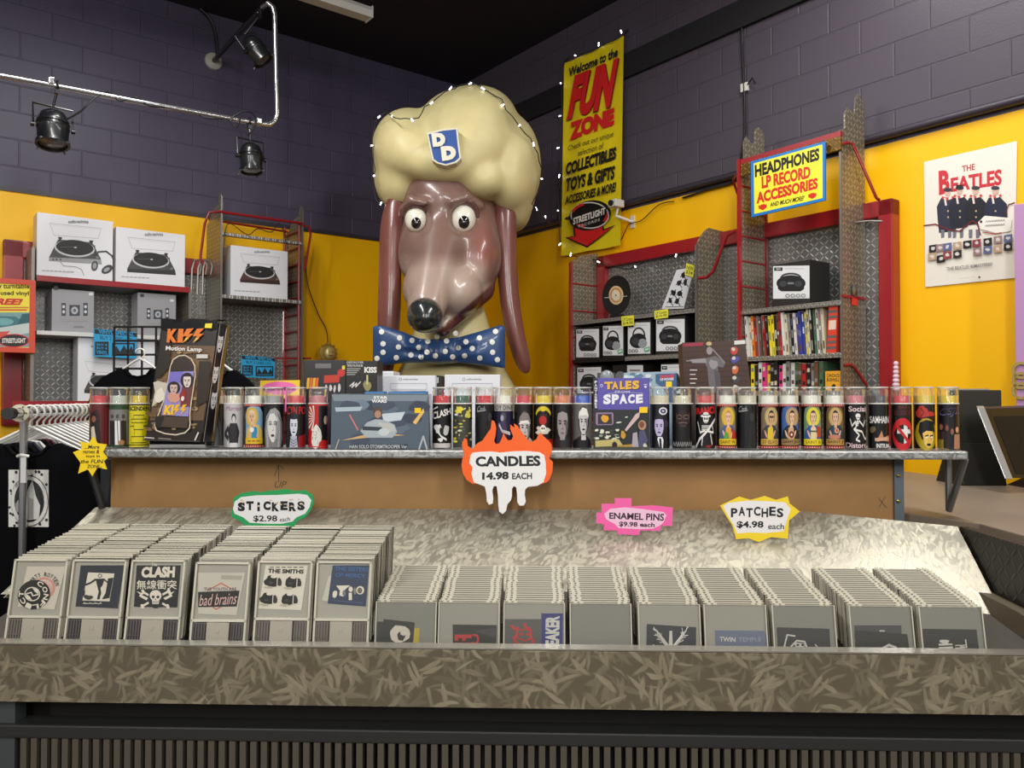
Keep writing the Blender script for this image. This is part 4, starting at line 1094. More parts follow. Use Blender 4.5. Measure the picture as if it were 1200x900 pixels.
def jitter_text(a, s, x0, x1, y0, y1, c, bold=.06):
    n = len(s); w = (x1 - x0) / n
    for i, ch in enumerate(s):
        dy = (-1) ** i * 2.5; k = .36 if ch == 'I' else .06
        a.text(ch, (x0 + i * w + w * k, y0 + dy, x0 + (i + 1) * w - w * max(.08, k - .02), y1 + dy), c, bold)
def d_st(a):
    jitter_text(a, 'STICKERS', 112, 432, 672, 714, (18, 18, 20), .07); a.text('$2.98', (188, 736, 300, 768), (18, 18, 20), .02); a.text('each', [(312, 746), (360, 742), (360, 762), (312, 766)], (18, 18, 20), .0)
    rnd = random.Random(5)
    for k in range(12): a.blot(130 + rnd.random() * 300, 655 + rnd.random() * 40, 10, 5, (214, 190, 170), 6, .5, k)
cut_sign('price_sign', 'green edged cloud sign for stickers at the left of the panel', 2.545,
         [(95, 655), (130, 632), (190, 622), (225, 628), (260, 620), (300, 618), (340, 612), (380, 622), (430, 618), (465, 640), (472, 675), (455, 715), (430, 745), (395, 762), (380, 785), (345, 800), (300, 795), (240, 796), (190, 795), (150, 785), (125, 762), (85, 745), (82, 725), (92, 700)],
         (30, 152, 84), [(100, 672), (130, 650), (200, 642), (300, 640), (400, 634), (440, 640), (460, 665), (450, 700), (430, 728), (390, 745), (370, 765), (320, 775), (250, 775), (170, 770), (140, 745), (100, 728), (92, 705)], (226, 224, 222), d_st, S2)
def d_pin(a):
    a.text('ENAMEL PINS', [(856, 722), (1114, 728), (1112, 762), (856, 752)], (44, 24, 40), .03); a.text('$9.98 each', [(902, 764), (1070, 770), (1068, 794), (902, 790)], (44, 24, 40), .03)
cut_sign('price_sign', 'pink stepped sign for pins on the steel panel', 2.52,
         [(820, 682), (882, 682), (882, 656), (960, 656), (960, 694), (1052, 690), (1054, 688), (1155, 700), (1150, 785), (1098, 785), (1096, 808), (1000, 806), (998, 828), (895, 824), (893, 806), (830, 806), (832, 778), (795, 772), (796, 724), (820, 724)],
         (240, 96, 164), [(832, 730), (860, 705), (930, 698), (1010, 706), (1110, 720), (1124, 735), (1110, 770), (1090, 785), (1060, 798), (990, 800), (900, 795), (880, 775), (842, 755)], (236, 190, 214), d_pin, S3)
def d_pat(a):
    jitter_text(a, 'PATCHES', 168, 356, 14, 46, (20, 20, 24), .035); a.text('$4.98', (190, 62, 284, 88), (20, 20, 24), .03); a.text('each', (300, 70, 356, 90), (20, 20, 24), .01)
cut_sign('price_sign', 'yellow starburst sign for patches on the steel panel', 2.51,
         [(132, 8), (200, -24), (240, -12), (290, -26), (330, -12), (370, -24), (376, 0), (412, 28), (374, 60), (370, 124), (310, 118), (268, 136), (230, 122), (188, 126), (176, 80), (152, 42)],
         (238, 206, 38), [(142, 10), (160, -2), (230, -10), (300, -8), (360, -4), (380, 20), (366, 60), (355, 98), (290, 104), (230, 102), (192, 106), (178, 74), (160, 44)], (230, 226, 224), d_pat, S8)
S1 = crop(0, 420, 4)
def d_more(a):
    for i, (tx, q) in enumerate((('...More', (396, 406, 466, 424)), ('games &', (386, 428, 466, 452)), ('toys in', (402, 452, 468, 468)), ('the FUN', (378, 474, 484, 492)), ('ZONE...', (408, 498, 480, 514)))):
        a.text(tx, q, (30, 28, 20), .02, .15)
cut_sign('star_sign', 'small yellow star with handwriting at the left end of the shelf', 2.57,
         [(436, 366), (455, 398), (500, 404), (482, 440), (502, 468), (486, 482), (500, 520), (455, 512), (432, 552), (412, 520), (366, 540), (378, 490), (342, 440), (382, 425), (376, 390), (415, 398)], (244, 208, 20), None, None, d_more, S1)
# pen marks on the brown board
P = Plane(CF, 2.6995)
a = Art(); a.tr = S2; a.line([(306, 580), (306, 505)], 3, (70, 52, 36)); a.line([(286, 550), (306, 500), (332, 520)], 3, (70, 52, 36)); a.text('UP', (288, 576, 344, 606), (70, 52, 36), -.01, .3)
a.tr = crop(950, 420, 4.8); a.line([(382, 785), (425, 840)], 4, (80, 60, 42)); a.line([(420, 775), (385, 838)], 3, (80, 60, 42))
a.build('pen_marks', P, counter)
# ================================================================ fixture on the left wall
REDP = mat('red_enamel', (150, 22, 30), .3, coat=.3)
PLX = diamond_mat('tread_plate', 'XZ', (186, 184, 180), .26, .034)
PLY = diamond_mat('tread_plate_side', 'YZ', (188, 176, 152), .3, .034)  # golden reflection put into the side plate colour
PLS = diamond_mat('tread_plate_shelf', 'XY', (196, 194, 190), .28, .03)
WIRE = mat('wire_red', (140, 24, 30), .35)
LV = -.42                                                   # front plane of the left fixture
def lrect(mb, x0, y0, x1, y1, v, d, m=0, fr=LF):
    """box whose front face spans photo pixels (x0,y0)-(x1,y1) at depth v"""
    a, b, c, e = fr.hit(x0, y0, v), fr.hit(x1, y0, v), fr.hit(x1, y1, v), fr.hit(x0, y1, v)
    z1, z0 = (a.z + b.z) / 2, (c.z + e.z) / 2
    return mb.box(min(a.x, e.x), max(b.x, c.x), v, v + d, z0, z1, m)
def lz(px, py, v=LV, fr=LF): return fr.hit(px, py, v).z
def lx(px, py, v=LV, fr=LF): return fr.hit(px, py, v).x
fx = thing('wall_fixture', 'red framed tread plate wall unit with shelves of boxed record players', 'shelving', LF, (lx(130, 400), -.2, 1.2))
xa, xb = lx(3, 390, -.08), lx(347, 390, -.08)
zt_, zb2 = lz(120, 292, -.08), lz(8, 499, -.08)
mb = MB()
MB().box(xa + .1, xb - .1, -.05, -.02, zb2 + .1, zt_ - .1).build('back_plate', PLX, fx)
for k, (x0, x1, z0, z1) in enumerate(((xa, xa + .13, zb2, zt_), (xb - .13, xb, zb2, zt_), (xa, xb, zt_ - .13, zt_), (xa, xb, zb2, zb2 + .13))):
    MB().box(x0, x1, -.09, -.005, z0, z1).build('frame_rail', REDP, fx, bevel=.01)
# wide shelf bay: x 42 .. 222
xL, xR_ = lx(42, 380), lx(222, 380)
def shelf(px0, py0, px1, py1, th, m, name='shelf', v=LV, par=None, fr=LF, back=-.06):
    p, q = fr.hit(px0, py0, v), fr.hit(px1, py1, v); z = (p.z + q.z) / 2
    MB().box(p.x, q.x, v, back, z - th, z).build(name, m, par, bevel=.002)
    return z
z1 = shelf(43, 324, 222, 339, .03, PLS, par=fx)
MB().box(xL, xR_, LV - .012, LV - .001, z1 - .03, z1 + .012).build('shelf_lip', REDP, fx, bevel=.002)
z2 = shelf(43, 386, 222, 396, .03, mat('shelf_white', (206, 206, 204), .4), par=fx)
z3 = shelf(43, 470, 222, 471, .02, PLS, par=fx)
MB().box(lx(15, 473), xR_, LV - .02, LV - .005, z3 - .025, z3 + .005).build('front_rail', REDP, fx)
for px in (42, 222):
    x = lx(px, 380) + (-.022 if px == 42 else 0)
    m = MB().box(x - .004, x + .004, LV, -.06, .9, z1 + (.22 if px == 42 else .0)); m.build('side_plate', PLY, fx)
    MB().box(x - .01, x + .01, LV - .012, LV + .002, .9, z1 + (.2 if px == 42 else 0)).build('upright', mat('upright_grey', (126, 122, 116), .35, .6), fx)
m = MB(); x = xR_ - .03
for k in range(9): m.box(x - .012, x + .012, -.1, -.07, z3 + k * .12, z3 + k * .12 + .012)
m.box(x - .012, x + .012, -.1, -.06, .9, z1); m.build('ladder_side', REDP, fx)
# tall narrow bay: x 258 .. 354
ux0, ux1 = lx(259, 300), lx(354, 300)
fy = thing('ladder_fixture', 'tall narrow tread plate bay with red ladder side and one boxed turntable', 'shelving', LF, (lx(305, 350), -.2, 1.2))
ztop0, ztop1 = lz(260, 247), lz(353, 243)
FIN = [(LV, .8), (LV, ztop1), (LV + .02, ztop1 + .02), (LV + .05, ztop1), (LV + .07, ztop1 - .06), (-.2, ztop1 - .09), (-.14, ztop1 - .16), (-.06, ztop1 - .18), (-.06, .8)]
for x in (ux0, ux1):
    MB().prismx(FIN, x - .004, x + .004).build('side_plate', PLY, fy)
    MB().box(x - .008, x + .008, LV - .012, LV + .002, .8, ztop1 - .01).build('upright', MATS['upright_grey'], fy)
for (x, y) in ((ux1 - .02, LV + .02), (ux1 - .02, -.08)):
    MB().tube([(x, y, .8), (x, y, ztop1 - .12)], .011, 8).build('ladder_post', WIRE, fy, smooth=40)
k = 0; z = ztop1 - .2
while z > 1.0:
    MB().tube([(ux1 - .02, LV + .02, z), (ux1 - .02, -.08, z)], .008, 6).build('rung', WIRE, fy, smooth=40); z -= .145
MB().tube([(ux0, LV - .01, lz(260, 249)), (ux1, LV - .01, lz(353, 262))], .012, 8).build('top_rail', WIRE, fy, smooth=40)
MB().tube([(ux0, -.1, lz(280, 262, -.1)), (ux1, -.1, lz(340, 272, -.1))], .01, 8).build('top_rail', WIRE, fy, smooth=40)
zt3 = (lz(260, 272) + lz(353, 284)) / 2
MB().box(ux0, ux1, LV, LV + .06, zt3 - .02, zt3).build('top_shelf', PLS, fy)
z4 = shelf(260, 345, 354, 352, .03, PLS, par=fy)
MB().box(ux0 + .01, ux1 - .03, -.085, -.075, .9, z4 - .03).build('mesh_plate', PLX, fy)
for pts in ([(262, 248), (245, 249), (240, 262), (235, 300), (236, 308)], [(354, 264), (362, 266), (364, 275), (358, 312), (356, 316)]):
    MB().tube([LF.hit(px, py, LV - .01) for px, py in pts], .010, 8).build('handle', WIRE, fy, smooth=40)
MB().tube([(lx(300, 420, -.1), -.1, lz(300, 420, -.1)), (lx(365, 420, LV), LV, lz(368, 420, LV))], .008, 6).build('rung', WIRE, fy, smooth=40)
# wires drooping over the bay
def cable(name, label, pts, fr, v, r=.004, col=(20, 18, 18), group=None, cat='cable'):
    w = [fr.hit(p[0], p[1], p[2] if len(p) > 2 else v) for p in pts]
    # smooth by Catmull-Rom
    out = []
    for i in range(len(w) - 1):
        p0, p1_, p2_, p3 = w[max(i - 1, 0)], w[i], w[i + 1], w[min(i + 2, len(w) - 1)]
        for s in range(5):
            t = s / 5; out.append(.5 * ((2 * p1_) + (p2_ - p0) * t + (2 * p0 - 5 * p1_ + 4 * p2_ - p3) * t * t + (-p0 + 3 * p1_ - 3 * p2_ + p3) * t ** 3))
    out.append(w[-1])
    return props(MB().tube(out, r, 6).build(name, mat('cable_%02x%02x%02x' % col, col, .5), None, fr, out[0], smooth=60), label, cat, group)
cable('power_cord', 'dark wire trailing from the ladder bay down to the gold sun face', [(358, 300), (360, 330), (366, 350), (374, 370), (382, 385), (384, 402)], LF, -.06, .005, (60, 34, 22))
cable('power_cord', 'thin wire draped over the top shelf of the ladder bay', [(262, 300), (264, 272), (270, 262), (290, 275), (302, 268), (318, 272), (328, 262), (336, 285)], LF, LV - .012, .004, (44, 34, 20))
# ---- boxes of record players
BOXW = mat('box_white', (224, 224, 228), .35)
def printed_box(name, label, cat, fr, v, d, quad, draw, m, tr=None, group=None, side=None, foil=INK, names='artwork', zb=None, zt=None):
    """carton whose front spans quad=(x0,ytop_left,x1,ybottom_right) in photo px at depth v"""
    x0, y0, x1, y1 = quad
    A, B = fr.hit(x0, y0, v), fr.hit(x1, y1, v)
    if zb is not None: B.z = zb + .001
    if zt is not None: A.z = min(A.z, zt)
    t = thing(name, label, cat, fr, ((A.x + B.x) / 2, v + d / 2, B.z), group)
    MB().box(A.x, B.x, v, v + d, B.z, A.z).build('carton', m, t, bevel=.003)
    P = Plane(fr, v - .0003)
    if draw:
        a = Art(); a.tr = tr; draw(a); a.build(names, P, t, m=foil)
    return t
CB6, CB7 = crop(0, 230, 5), crop(200, 230, 5)
def turntable(dx, dy, s, body=(70, 70, 72), rim=(196, 196, 198), phones=False, brown=False, title=(400, 138, 518, 158)):
    def d(a):
        f = lambda x, y: (dx + x * s, dy + y * s)
        G = (176, 176, 182)
        a.line([f(0, 0), f(300, 30), f(285, 90), f(25, 70), f(0, 0)], 3.0 * s, G); a.line([f(12, 10), f(290, 36)], 2.2 * s, (200, 200, 206))
        a.poly([f(48, 95), f(248, 112), f(300, 210), f(305, 240), f(-5, 222), f(-5, 200)], body)
        a.poly([f(-5, 200), f(300, 212), f(305, 242), f(-4, 222)], tuple(int(c * .62) for c in body) if not phones else (150, 150, 154))
        a.ell(*f(145, 148), 118 * s, 50 * s, rim, 5, 40); a.ell(*f(146, 143), 110 * s, 45 * s, (26, 26, 28), 5, 40); a.ell(*f(150, 142), 8 * s, 4 * s, (190, 190, 190))
        a.line([f(60, 140), f(140, 138)], 1.6 * s, (110, 110, 112))
        for q in ((58, 80), (240, 100)): a.poly([f(q[0] - 10, q[1]), f(q[0] + 14, q[1] + 2), f(q[0] + 12, q[1] + 14), f(q[0] - 8, q[1] + 12)], (30, 30, 32)); a.rect(*f(q[0] - 4, q[1] + 8), *f(q[0] + 8, q[1] + 26), (40, 40, 42))
        a.line([f(262, 130), f(268, 190), f(240, 182)], 5 * s, (54, 54, 56)); a.ell(*f(278, 200), 9 * s, 6 * s, (120, 120, 122))
        if phones:
            for q in (20, 40, 62): a.ell(*f(q, 212), 6 * s, 5 * s, (60, 60, 62))
            a.line([f(60, 225), f(80, 250), f(150, 255), f(185, 270), f(200, 305)], 3 * s, (120, 120, 124))
            a.line([f(268, 190), f(285, 168), f(330, 165), f(362, 190), f(375, 215)], 9 * s, (54, 54, 64)); a.ell(*f(262, 250), 20 * s, 30 * s, (70, 72, 76), 10); a.ell(*f(262, 250), 11 * s, 18 * s, (150, 152, 156), 10); a.ell(*f(335, 270), 36 * s, 22 * s, (54, 54, 60), -30); a.ell(*f(332, 272), 20 * s, 11 * s, (150, 152, 156), -30)
        a.text('audio-technica', title, (60, 60, 64), .01)
    return d
def fine(a, x0, y0, n, w, c=(170, 170, 174)):
    for k in range(n): a.rect(x0 + k * w, y0 + k * 1.2, x0 + k * w + w * .8, y0 + 6 + k * 1.2, c)
def tt1(a): turntable(292, 158, 1.0, phones=True)(a); fine(a, 245, 432, 8, 24)
def tt2(a): turntable(750, 240, .92, title=(848, 212, 955, 233))(a); fine(a, 712, 468, 7, 24)
def tt3(a): turntable(410, 335, .76, body=(84, 52, 44), title=(490, 318, 580, 332))(a); fine(a, 372, 550, 7, 22)
TB = 'boxed turntables on the left wall fixture'
printed_box('turntable_box', 'white turntable box picturing headphones, top shelf at far left', 'box', LF, LV + .02, .2, (43.5, 248.5, 132, 329.5), tt1, BOXW, CB6, TB, zb=z1)
printed_box('turntable_box', 'white turntable box second from the left on the red edged shelf', 'box', LF, LV + .02, .2, (136, 265.5, 216.5, 335.5), tt2, BOXW, CB6, TB, zb=z1)
printed_box('turntable_box', 'white turntable box picturing a brown turntable in the ladder bay', 'box', LF, LV + .06, .2, (270.5, 287, 337, 349.5), tt3, BOXW, CB7, TB, zb=z4)
def tt4(a):
    a.tr = crop(0, 400, 5.625); turntable(560, 130, .95, title=(600, 20, 720, 40))(a)
printed_box('turntable_box', 'white turntable box half hidden behind the black shirt', 'box', LF, LV + .05, .2, (91.5, 395, 181, 471), tt4, BOXW, None, TB, zb=z3)
def sp(x0, y0, s):
    def d(a):
        f = lambda x, y: (x0 + x * s, y0 + y * s); K = (60, 64, 72)
        for q in (0, 128): a.rect(*f(q, 0), *f(q + 26, 76), K); a.ell(*f(q + 13, 22), 8 * s, 9 * s, (200, 204, 210)); a.ell(*f(q + 13, 52), 8 * s, 9 * s, (200, 204, 210))
        a.rect(*f(46, 12), *f(108, 76), K); a.ell(*f(77, 44), 20 * s, 22 * s, (170, 174, 180)); a.ell(*f(77, 44), 9 * s, 10 * s, (90, 94, 102))
        a.rect(*f(0, 92), *f(150, 100), (150, 150, 152)); a.rect(*f(0, 106), *f(154, 110), (140, 140, 142)); a.rect(*f(70, 136), *f(130, 146), (120, 120, 122)); a.rect(*f(-45, -98), *f(-20, -76), (50, 52, 58))
        a.rect(*f(160, -60), *f(185, -44), (214, 214, 216))
    return d
BOXG = mat('box_grey', (150, 150, 154), .35)
printed_box('speaker_box', 'grey speaker system box, left one on the white shelf', 'box', LF, LV + .04, .2, (61, 338, 110, 385.5), sp(360, 625, 1.0), BOXG, CB6, 'grey speaker boxes on the white shelf', zb=z2)
printed_box('speaker_box', 'grey speaker system box, right one on the white shelf', 'box', LF, LV + .04, .2, (161.5, 342.5, 206, 391), sp(860, 655, .85), BOXG, CB6, 'grey speaker boxes on the white shelf', zb=z2)
# yellow framed offer sign
P = Plane(LF, LV - .06)
a0, b0 = P(-6, 324), P(41.5, 413)
t = thing('framed_sign', 'red framed yellow sign offering free used vinyl at the left edge', 'sign', LF, ((a0.x + b0.x) / 2, LV - .05, b0.z))
x0, x1, z0, z1_ = lx(-26, 370, LV - .06), lx(41.5, 370, LV - .06), lz(20, 413, LV - .06), lz(20, 327, LV - .06)
fw = .035
MB().box(x0 + fw, x1 - fw, LV - .05, LV - .03, z0 + fw, z1_ - fw).build('board', mat('sign_backing', (60, 50, 40), .6), t)
m = MB(); m.box(x0, x1, LV - .06, LV - .025, z1_ - fw, z1_); m.box(x0, x1, LV - .06, LV - .025, z0, z0 + fw); m.box(x0, x0 + fw, LV - .06, LV - .025, z0 + fw, z1_ - fw); m.box(x1 - fw, x1, LV - .06, LV - .025, z0 + fw, z1_ - fw)
m.build('frame', mat('frame_orange_red', (206, 66, 34), .4), t)
a = Art(); a.tr = CB6
a.poly([(-120, 484), (184, 500), (184, 888), (-120, 888)], (240, 222, 60))
a.text('new turntable', [(-60, 508), (172, 514), (172, 542), (-60, 540)], (30, 28, 24), .03); a.text('in used vinyl', [(-40, 552), (170, 556), (170, 588), (-40, 586)], (30, 28, 24), .03)
a.text('FREE!', [(-60, 596), (136, 600), (128, 638), (-66, 636)], (206, 40, 34), .06, .2)
for k in range(2): a.rect(-100, 648 + k * 14, 168 - k * 10, 656 + k * 14, (200, 120, 50) if k == 0 else (206, 70, 40))
a.rect(-120, 680, 180, 884, (120, 160, 160)); a.poly([(-120, 700), (90, 704), (140, 735), (60, 770), (-120, 780)], (60, 116, 124)); a.ell(20, 735, 60, 22, (110, 166, 170)); a.poly([(-120, 790), (180, 740), (180, 800), (-120, 850)], (190, 200, 196)); a.poly([(-120, 800), (60, 790), (20, 830), (-120, 830)], (206, 80, 70))
a.ell(80, 846, 92, 40, (206, 40, 40)); a.ell(80, 846, 84, 35, (24, 22, 22)); a.text('STREETLIGHT', (12, 832, 150, 860), (226, 220, 210), .03)
a.poly([(130, 690), (180, 686), (180, 740), (100, 752)], (40, 90, 96))
a.build('lettering', Plane(LF, LV - .0505), t)
# blue offer cards
def blue(a, dx, dy, s):
    f = lambda x, y: (dx + x * s, dy + y * s); B, K = (22, 150, 200), (20, 24, 34)
    a.poly([f(-2, 0), f(150, 14), f(148, 106), f(-4, 98)], B)
    a.poly([f(0, 2), f(150, 16), f(150, 30), f(0, 18)], K); a.text('VINYL SPECIAL', [f(14, 4), f(140, 16), f(140, 28), f(14, 17)], B, .03)
    a.text("BUY 2 USED LP'S", [f(20, 24), f(132, 34), f(132, 46), f(20, 38)], K, .01)
    a.rect(*f(2, 46), *f(50, 94), K); a.text('VINYL', [f(6, 76), f(46, 80), f(46, 92), f(6, 88)], B, .03)
    for k in range(2): a.text('BUY 4', [f(8, 52 + k * 12), f(44, 54 + k * 12), f(44, 62 + k * 12), f(8, 60 + k * 12)], B, .02)
    a.rect(*f(62, 50), *f(142, 96), K); a.rect(*f(68, 56), *f(136, 90), B); a.poly([f(66, 88), f(76, 60), f(90, 82), f(104, 58), f(118, 82), f(130, 60), f(140, 88)], K)
for lb, qx, qy, px, py, sc_, vv_ in (('bright blue offer card on the shelf behind the wire grid', 332, 495, (110, 385), (160, 421), 1.0, LV - .02), ('bright blue offer card right of the boxed lamp', 850, 588, (283, 416), (323, 446), .78, LV - .03)):
    P = Plane(LF, vv_); tr = crop(0, 220, 3)
    w = [P(*tr(qx + x * sc_, qy + y * sc_)) for x, y in ((-2, 0), (150, 14), (148, 106), (-4, 98))]
    t = thing('offer_card', lb, 'sign', LF, w[3], 'blue offer cards on the left fixture')
    MB().extr(w, (0, .003, 0)).build('card', mat('card_blue', (22, 150, 200), .5), t)
    a = Art(); a.tr = tr; blue(a, qx, qy, sc_); a.build('lettering', P, t)
# hanging hook cluster
t = thing('hook_cluster', 'cluster of bent metal hooks and clips between the two bays', 'hook', LF, LF.hit(233, 320, LV + .02))
for k, (x, s) in enumerate(((228, 1), (235, 1), (241, .9))):
    MB().tube([LF.hit(x + q[0], q[1], LV + .02 + k * .01) for q in ((-4, 345), (-3, 315), (0, 305), (5, 304), (8, 312), (6, 322))], .009, 6).build('hook', mat('hook_grey', (130, 126, 118), .35, .7), t, smooth=50)
# small gold sun face
c = LF.hit(385, 414, -.2)
t = thing('sun_ornament', 'small round gold sun face above the dark boxed sets', 'ornament', LF, c)
m = MB().lathe([(.0, -.0), (.075, 0), (.085, -.01), (.085, -.02), (0, -.02)], c, 20, axis=(0, -1, 0)); m.build('ring', mat('gold', (196, 170, 90), .35, .7), t, smooth=40)
MB().ball(c + Vector((0, -.02, 0)), (.05, .03, .058), 16, 10).build('face', mat('pale_gold', (206, 190, 130), .4, .4), t, smooth=60)
m = MB()
for s in (-1, 1): m.ball(c + Vector((s * .018, -.048, .012)), (.008, .004, .004), 8, 6)
m.tube([c + Vector((-.018, -.045, -.02)), c + Vector((0, -.05, -.025)), c + Vector((.018, -.045, -.02))], .003, 6)
m.build('features', mat('umber', (90, 66, 30), .5), t)
m = MB()
for k in range(14):
    t_ = 2 * PI * k / 14; r0, r1 = .083, .105
    m.extr([c + Vector((r0 * math.cos(t_ - .15), 0, r0 * math.sin(t_ - .15))), c + Vector((r1 * math.cos(t_), 0, r1 * math.sin(t_))), c + Vector((r0 * math.cos(t_ + .15), 0, r0 * math.sin(t_ + .15)))], (0, .01, 0))
m.build('rays', MATS['gold'], t)
# ================================================================ fixture on the right wall
RV = -.36
def rx(px, py, v=RV): return RF.hit(px, py, v).x
def rz(px, py, v=RV): return RF.hit(px, py, v).z
fr = thing('wall_fixture', 'red framed tread plate wall unit with fins, holding boxed radios and books', 'shelving', RF, (rx(868, 350), -.18, 1.2))
ztr = (rz(700, 304, -.09) + rz(986, 241, -.09) + rz(1045, 231, -.09)) / 3
x0r, x1r = rx(672, 330), rx(1047, 330, -.09)
BEAMT = .10
MB().box(x0r, x1r, -.10, -.005, ztr - BEAMT, ztr).build('frame_rail', REDP, fr, bevel=.008)
xs = rx(1030, 330, -.09)
MB().box(xs, x1r, -.10, -.005, .6, ztr).build('frame_rail', REDP, fr, bevel=.008)
MB().box(x0r, x0r + .09, -.10, -.005, .6, ztr).build('frame_rail', REDP, fr, bevel=.008)
MB().box(x0r + .05, xs + .01, -.05, -.03, .7, ztr - .05).build('back_plate', PLX, fr)
def fin(px, pts, name='fin_plate', z0=.7):
    x = rx(px, 350); p = [RF.hitp(a, b, (x, 0, 0), (1, 0, 0)) for a, b in pts]
    q = [(w.y, w.z) for w in p]; q = [(q[0][0], z0)] + q + [(q[-1][0], z0)]
    MB().prismx(q, x - .004, x + .004).build(name, PLY, fr)
    MB().box(x - .007, x + .007, q[0][0] - .008, q[0][0] + .004, z0, q[1][1]).build('fin_edge', MATS['upright_grey'], fr)
    return x
xA = fin(816, [(816, 287), (820, 278), (826, 270), (830, 267), (849, 272)])
xB1 = fin(985, [(985, 153), (989.6, 149.6), (989.3, 133), (992.5, 127), (997, 130), (1001, 133), (1002, 115), (1005, 110.5), (1008, 114), (1012, 122)])
xB0 = fin(868, [(868, 190), (871.5, 186), (871, 166), (874, 160), (880, 168), (884, 168), (885, 152), (888, 149), (892, 153), (895, 160)])
fin(670, [(670, 306), (676, 302), (680, 299), (700, 297)])
# red side ladders
def ladder(px, dx, ytop, pitch_z, zlow=.9):
    x = rx(px, 350) + dx
    zt_ = rz(px, ytop)
    for y in (RV - .012, -.08): MB().box(x - .010, x + .010, y - .010, y + .010, .7, zt_).build('ladder_post', REDP, fr)
    z = zt_ - .17
    while z > zlow:
        MB().tube([(x, RV - .01, z), (x, -.08, z)], .009, 6).build('rung', REDP, fr, smooth=40); z -= pitch_z
ladder(868, .0, 187, .165)
ladder(670, .0, 308, .22)
# front header over the narrow bay and its tread plate strip
p, q = RF.hit(868, 187, RV - .01), RF.hit(985, 153, RV - .01)
MB().extr([p, q, q - Vector((0, 0, .03)), p - Vector((0, 0, .03))], (0, .02, 0)).build('top_rail', REDP, fr)
MB().extr([p - Vector((0, 0, .03)), q - Vector((0, 0, .03)), q - Vector((0, 0, .11)), p - Vector((0, 0, .11))], (0, .012, 0)).build('header_plate', diamond_mat('amber_tread', 'XZ', (150, 110, 40), .3, .03), fr)
for pts in ([(986, 169), (993, 167), (999, 169), (1010, 193), (1027, 232), (1030, 234)], [(989, 428), (996, 427), (1001, 430), (1008, 440), (1016, 452)], [(868, 205), (862, 206), (859, 211), (866, 232)]):
    MB().tube([RF.hit(a, b, RV + .02 + .24 * i / len(pts)) for i, (a, b) in enumerate(pts)], .009, 8).build('handle', WIRE, fr, smooth=50)
MB().tube([RF.hit(a, b, RV - .02) for a, b in ((818, 326), (828, 325), (836, 318), (846, 290), (852, 276), (862, 270))], .011, 8).build('handle', WIRE, fr, smooth=50)
MB().tube([RF.hit(1000, 261, -.2), RF.hit(1015, 259, -.14), RF.hit(1034, 259, -.1)], .006, 6).build('hook', MATS['hook_grey'], fr, smooth=40)
# shelves
def rshelf(px0, py0, px1, py1, th, m, xa=None, xb=None, back=-.05):
    p, q = RF.hit(px0, py0, RV), RF.hit(px1, py1, RV); z = (p.z + q.z) / 2
    MB().box(xa if xa is not None else p.x, xb if xb is not None else q.x, RV, back, z - th, z).build('shelf', m, fr, bevel=.002)
    return z
BLKS = mat('shelf_black', (18, 17, 18), .5)
PLSR = diamond_mat('tread_plate_lip', 'XZ', (190, 186, 178), .28, .02)
x670 = rx(670, 350)
zA1 = rshelf(675, 377, 801, 363, .028, PLSR, x670, xA)
zA2 = rshelf(675, 421.5, 801, 414.5, .028, BLKS, x670, xA)
zA3 = rshelf(675, 462, 801, 462, .03, BLKS, x670, xA)
p0_ = rx(733, 421); MB().box(p0_, xA - .02, RV - .006, RV - .001, zA2 - .03, zA2 + .002).build('shelf_lip', PLSR, fr)
MB().box(x670, xA, -.12, -.11, zA3, zA1 - .03).build('black_back', BLKS, fr)
zB1 = rshelf(870, 363, 985, 352, .03, PLSR, xB0, xB1)
zB2 = rshelf(878, 418, 985, 413, .03, PLSR, xB0, xB1)
zB3 = rshelf(878, 458, 985, 458, .03, PLSR, xB0, xB1)
# boxed radios
CB3, CB5, CB4 = crop(640, 250, 4.2875), crop(850, 270, 4.737), crop(850, 110, 5.295)
def radio(x0, y0, x1, y1, kind=0):
    def d(a):
        f = lambda u, v: (x0 + (x1 - x0) * u, y0 + .6 + (y1 - y0 - 2.6) * v)
        w, h = x1 - x0, y1 - y0 - 2.6; K, K2 = (26, 27, 30), (58, 60, 64)
        a.poly([f(.03, .02), f(.98, .0), f(.98, .98), f(.03, .99)], (222, 222, 224))
        a.rect(*f(.06, .06), *f(.28, .16), (24, 24, 26)); a.text('gpx', (*f(.1, .085), *f(.24, .14)), (220, 220, 220), .02); a.rect(*f(.34, .08), *f(.85, .11), (196, 198, 202))
        if kind == 0:
            a.ell(*f(.5, .53), .38 * w, .24 * h, K); a.poly([f(.14, .45), f(.86, .45), f(.84, .7), f(.75, .77), f(.25, .77), f(.16, .7)], K)
            a.ring(*f(.5, .38), .26 * w, .14 * h, .05 * h, K2, a0=180, a1=360); a.ell(*f(.3, .55), .1 * w, .09 * h, K2); a.ell(*f(.7, .55), .1 * w, .09 * h, K2); a.rect(*f(.42, .5), *f(.58, .56), (120, 124, 128))
        else:
            a.ell(*f(.46, .58), .36 * w, .23 * h, K, -18); a.ring(*f(.5, .42), .25 * w, .24 * h, .045 * h, K, a0=170, a1=380); a.ell(*f(.66, .66), .2 * w, .14 * h, (150, 154, 158), -25); a.ell(*f(.36, .6), .16 * w, .12 * h, K2, -18)
            a.poly([f(.72, .82), f(.96, .76), f(.97, .9), f(.76, .94)], (90, 150, 110)); a.poly([f(.76, .84), f(.93, .79), f(.94, .86), f(.78, .9)], (190, 220, 200))
        for k in range(4 if kind == 0 else 3): a.ring(*f((.42 if kind == 0 else .14) + k * .14, .9), .05 * w, .045 * h, .018 * h, (90, 92, 96), 12)
    return d
KBOX = mat('box_black', (34, 32, 30), .45)
RB = 'boxed radios on the right wall fixture'
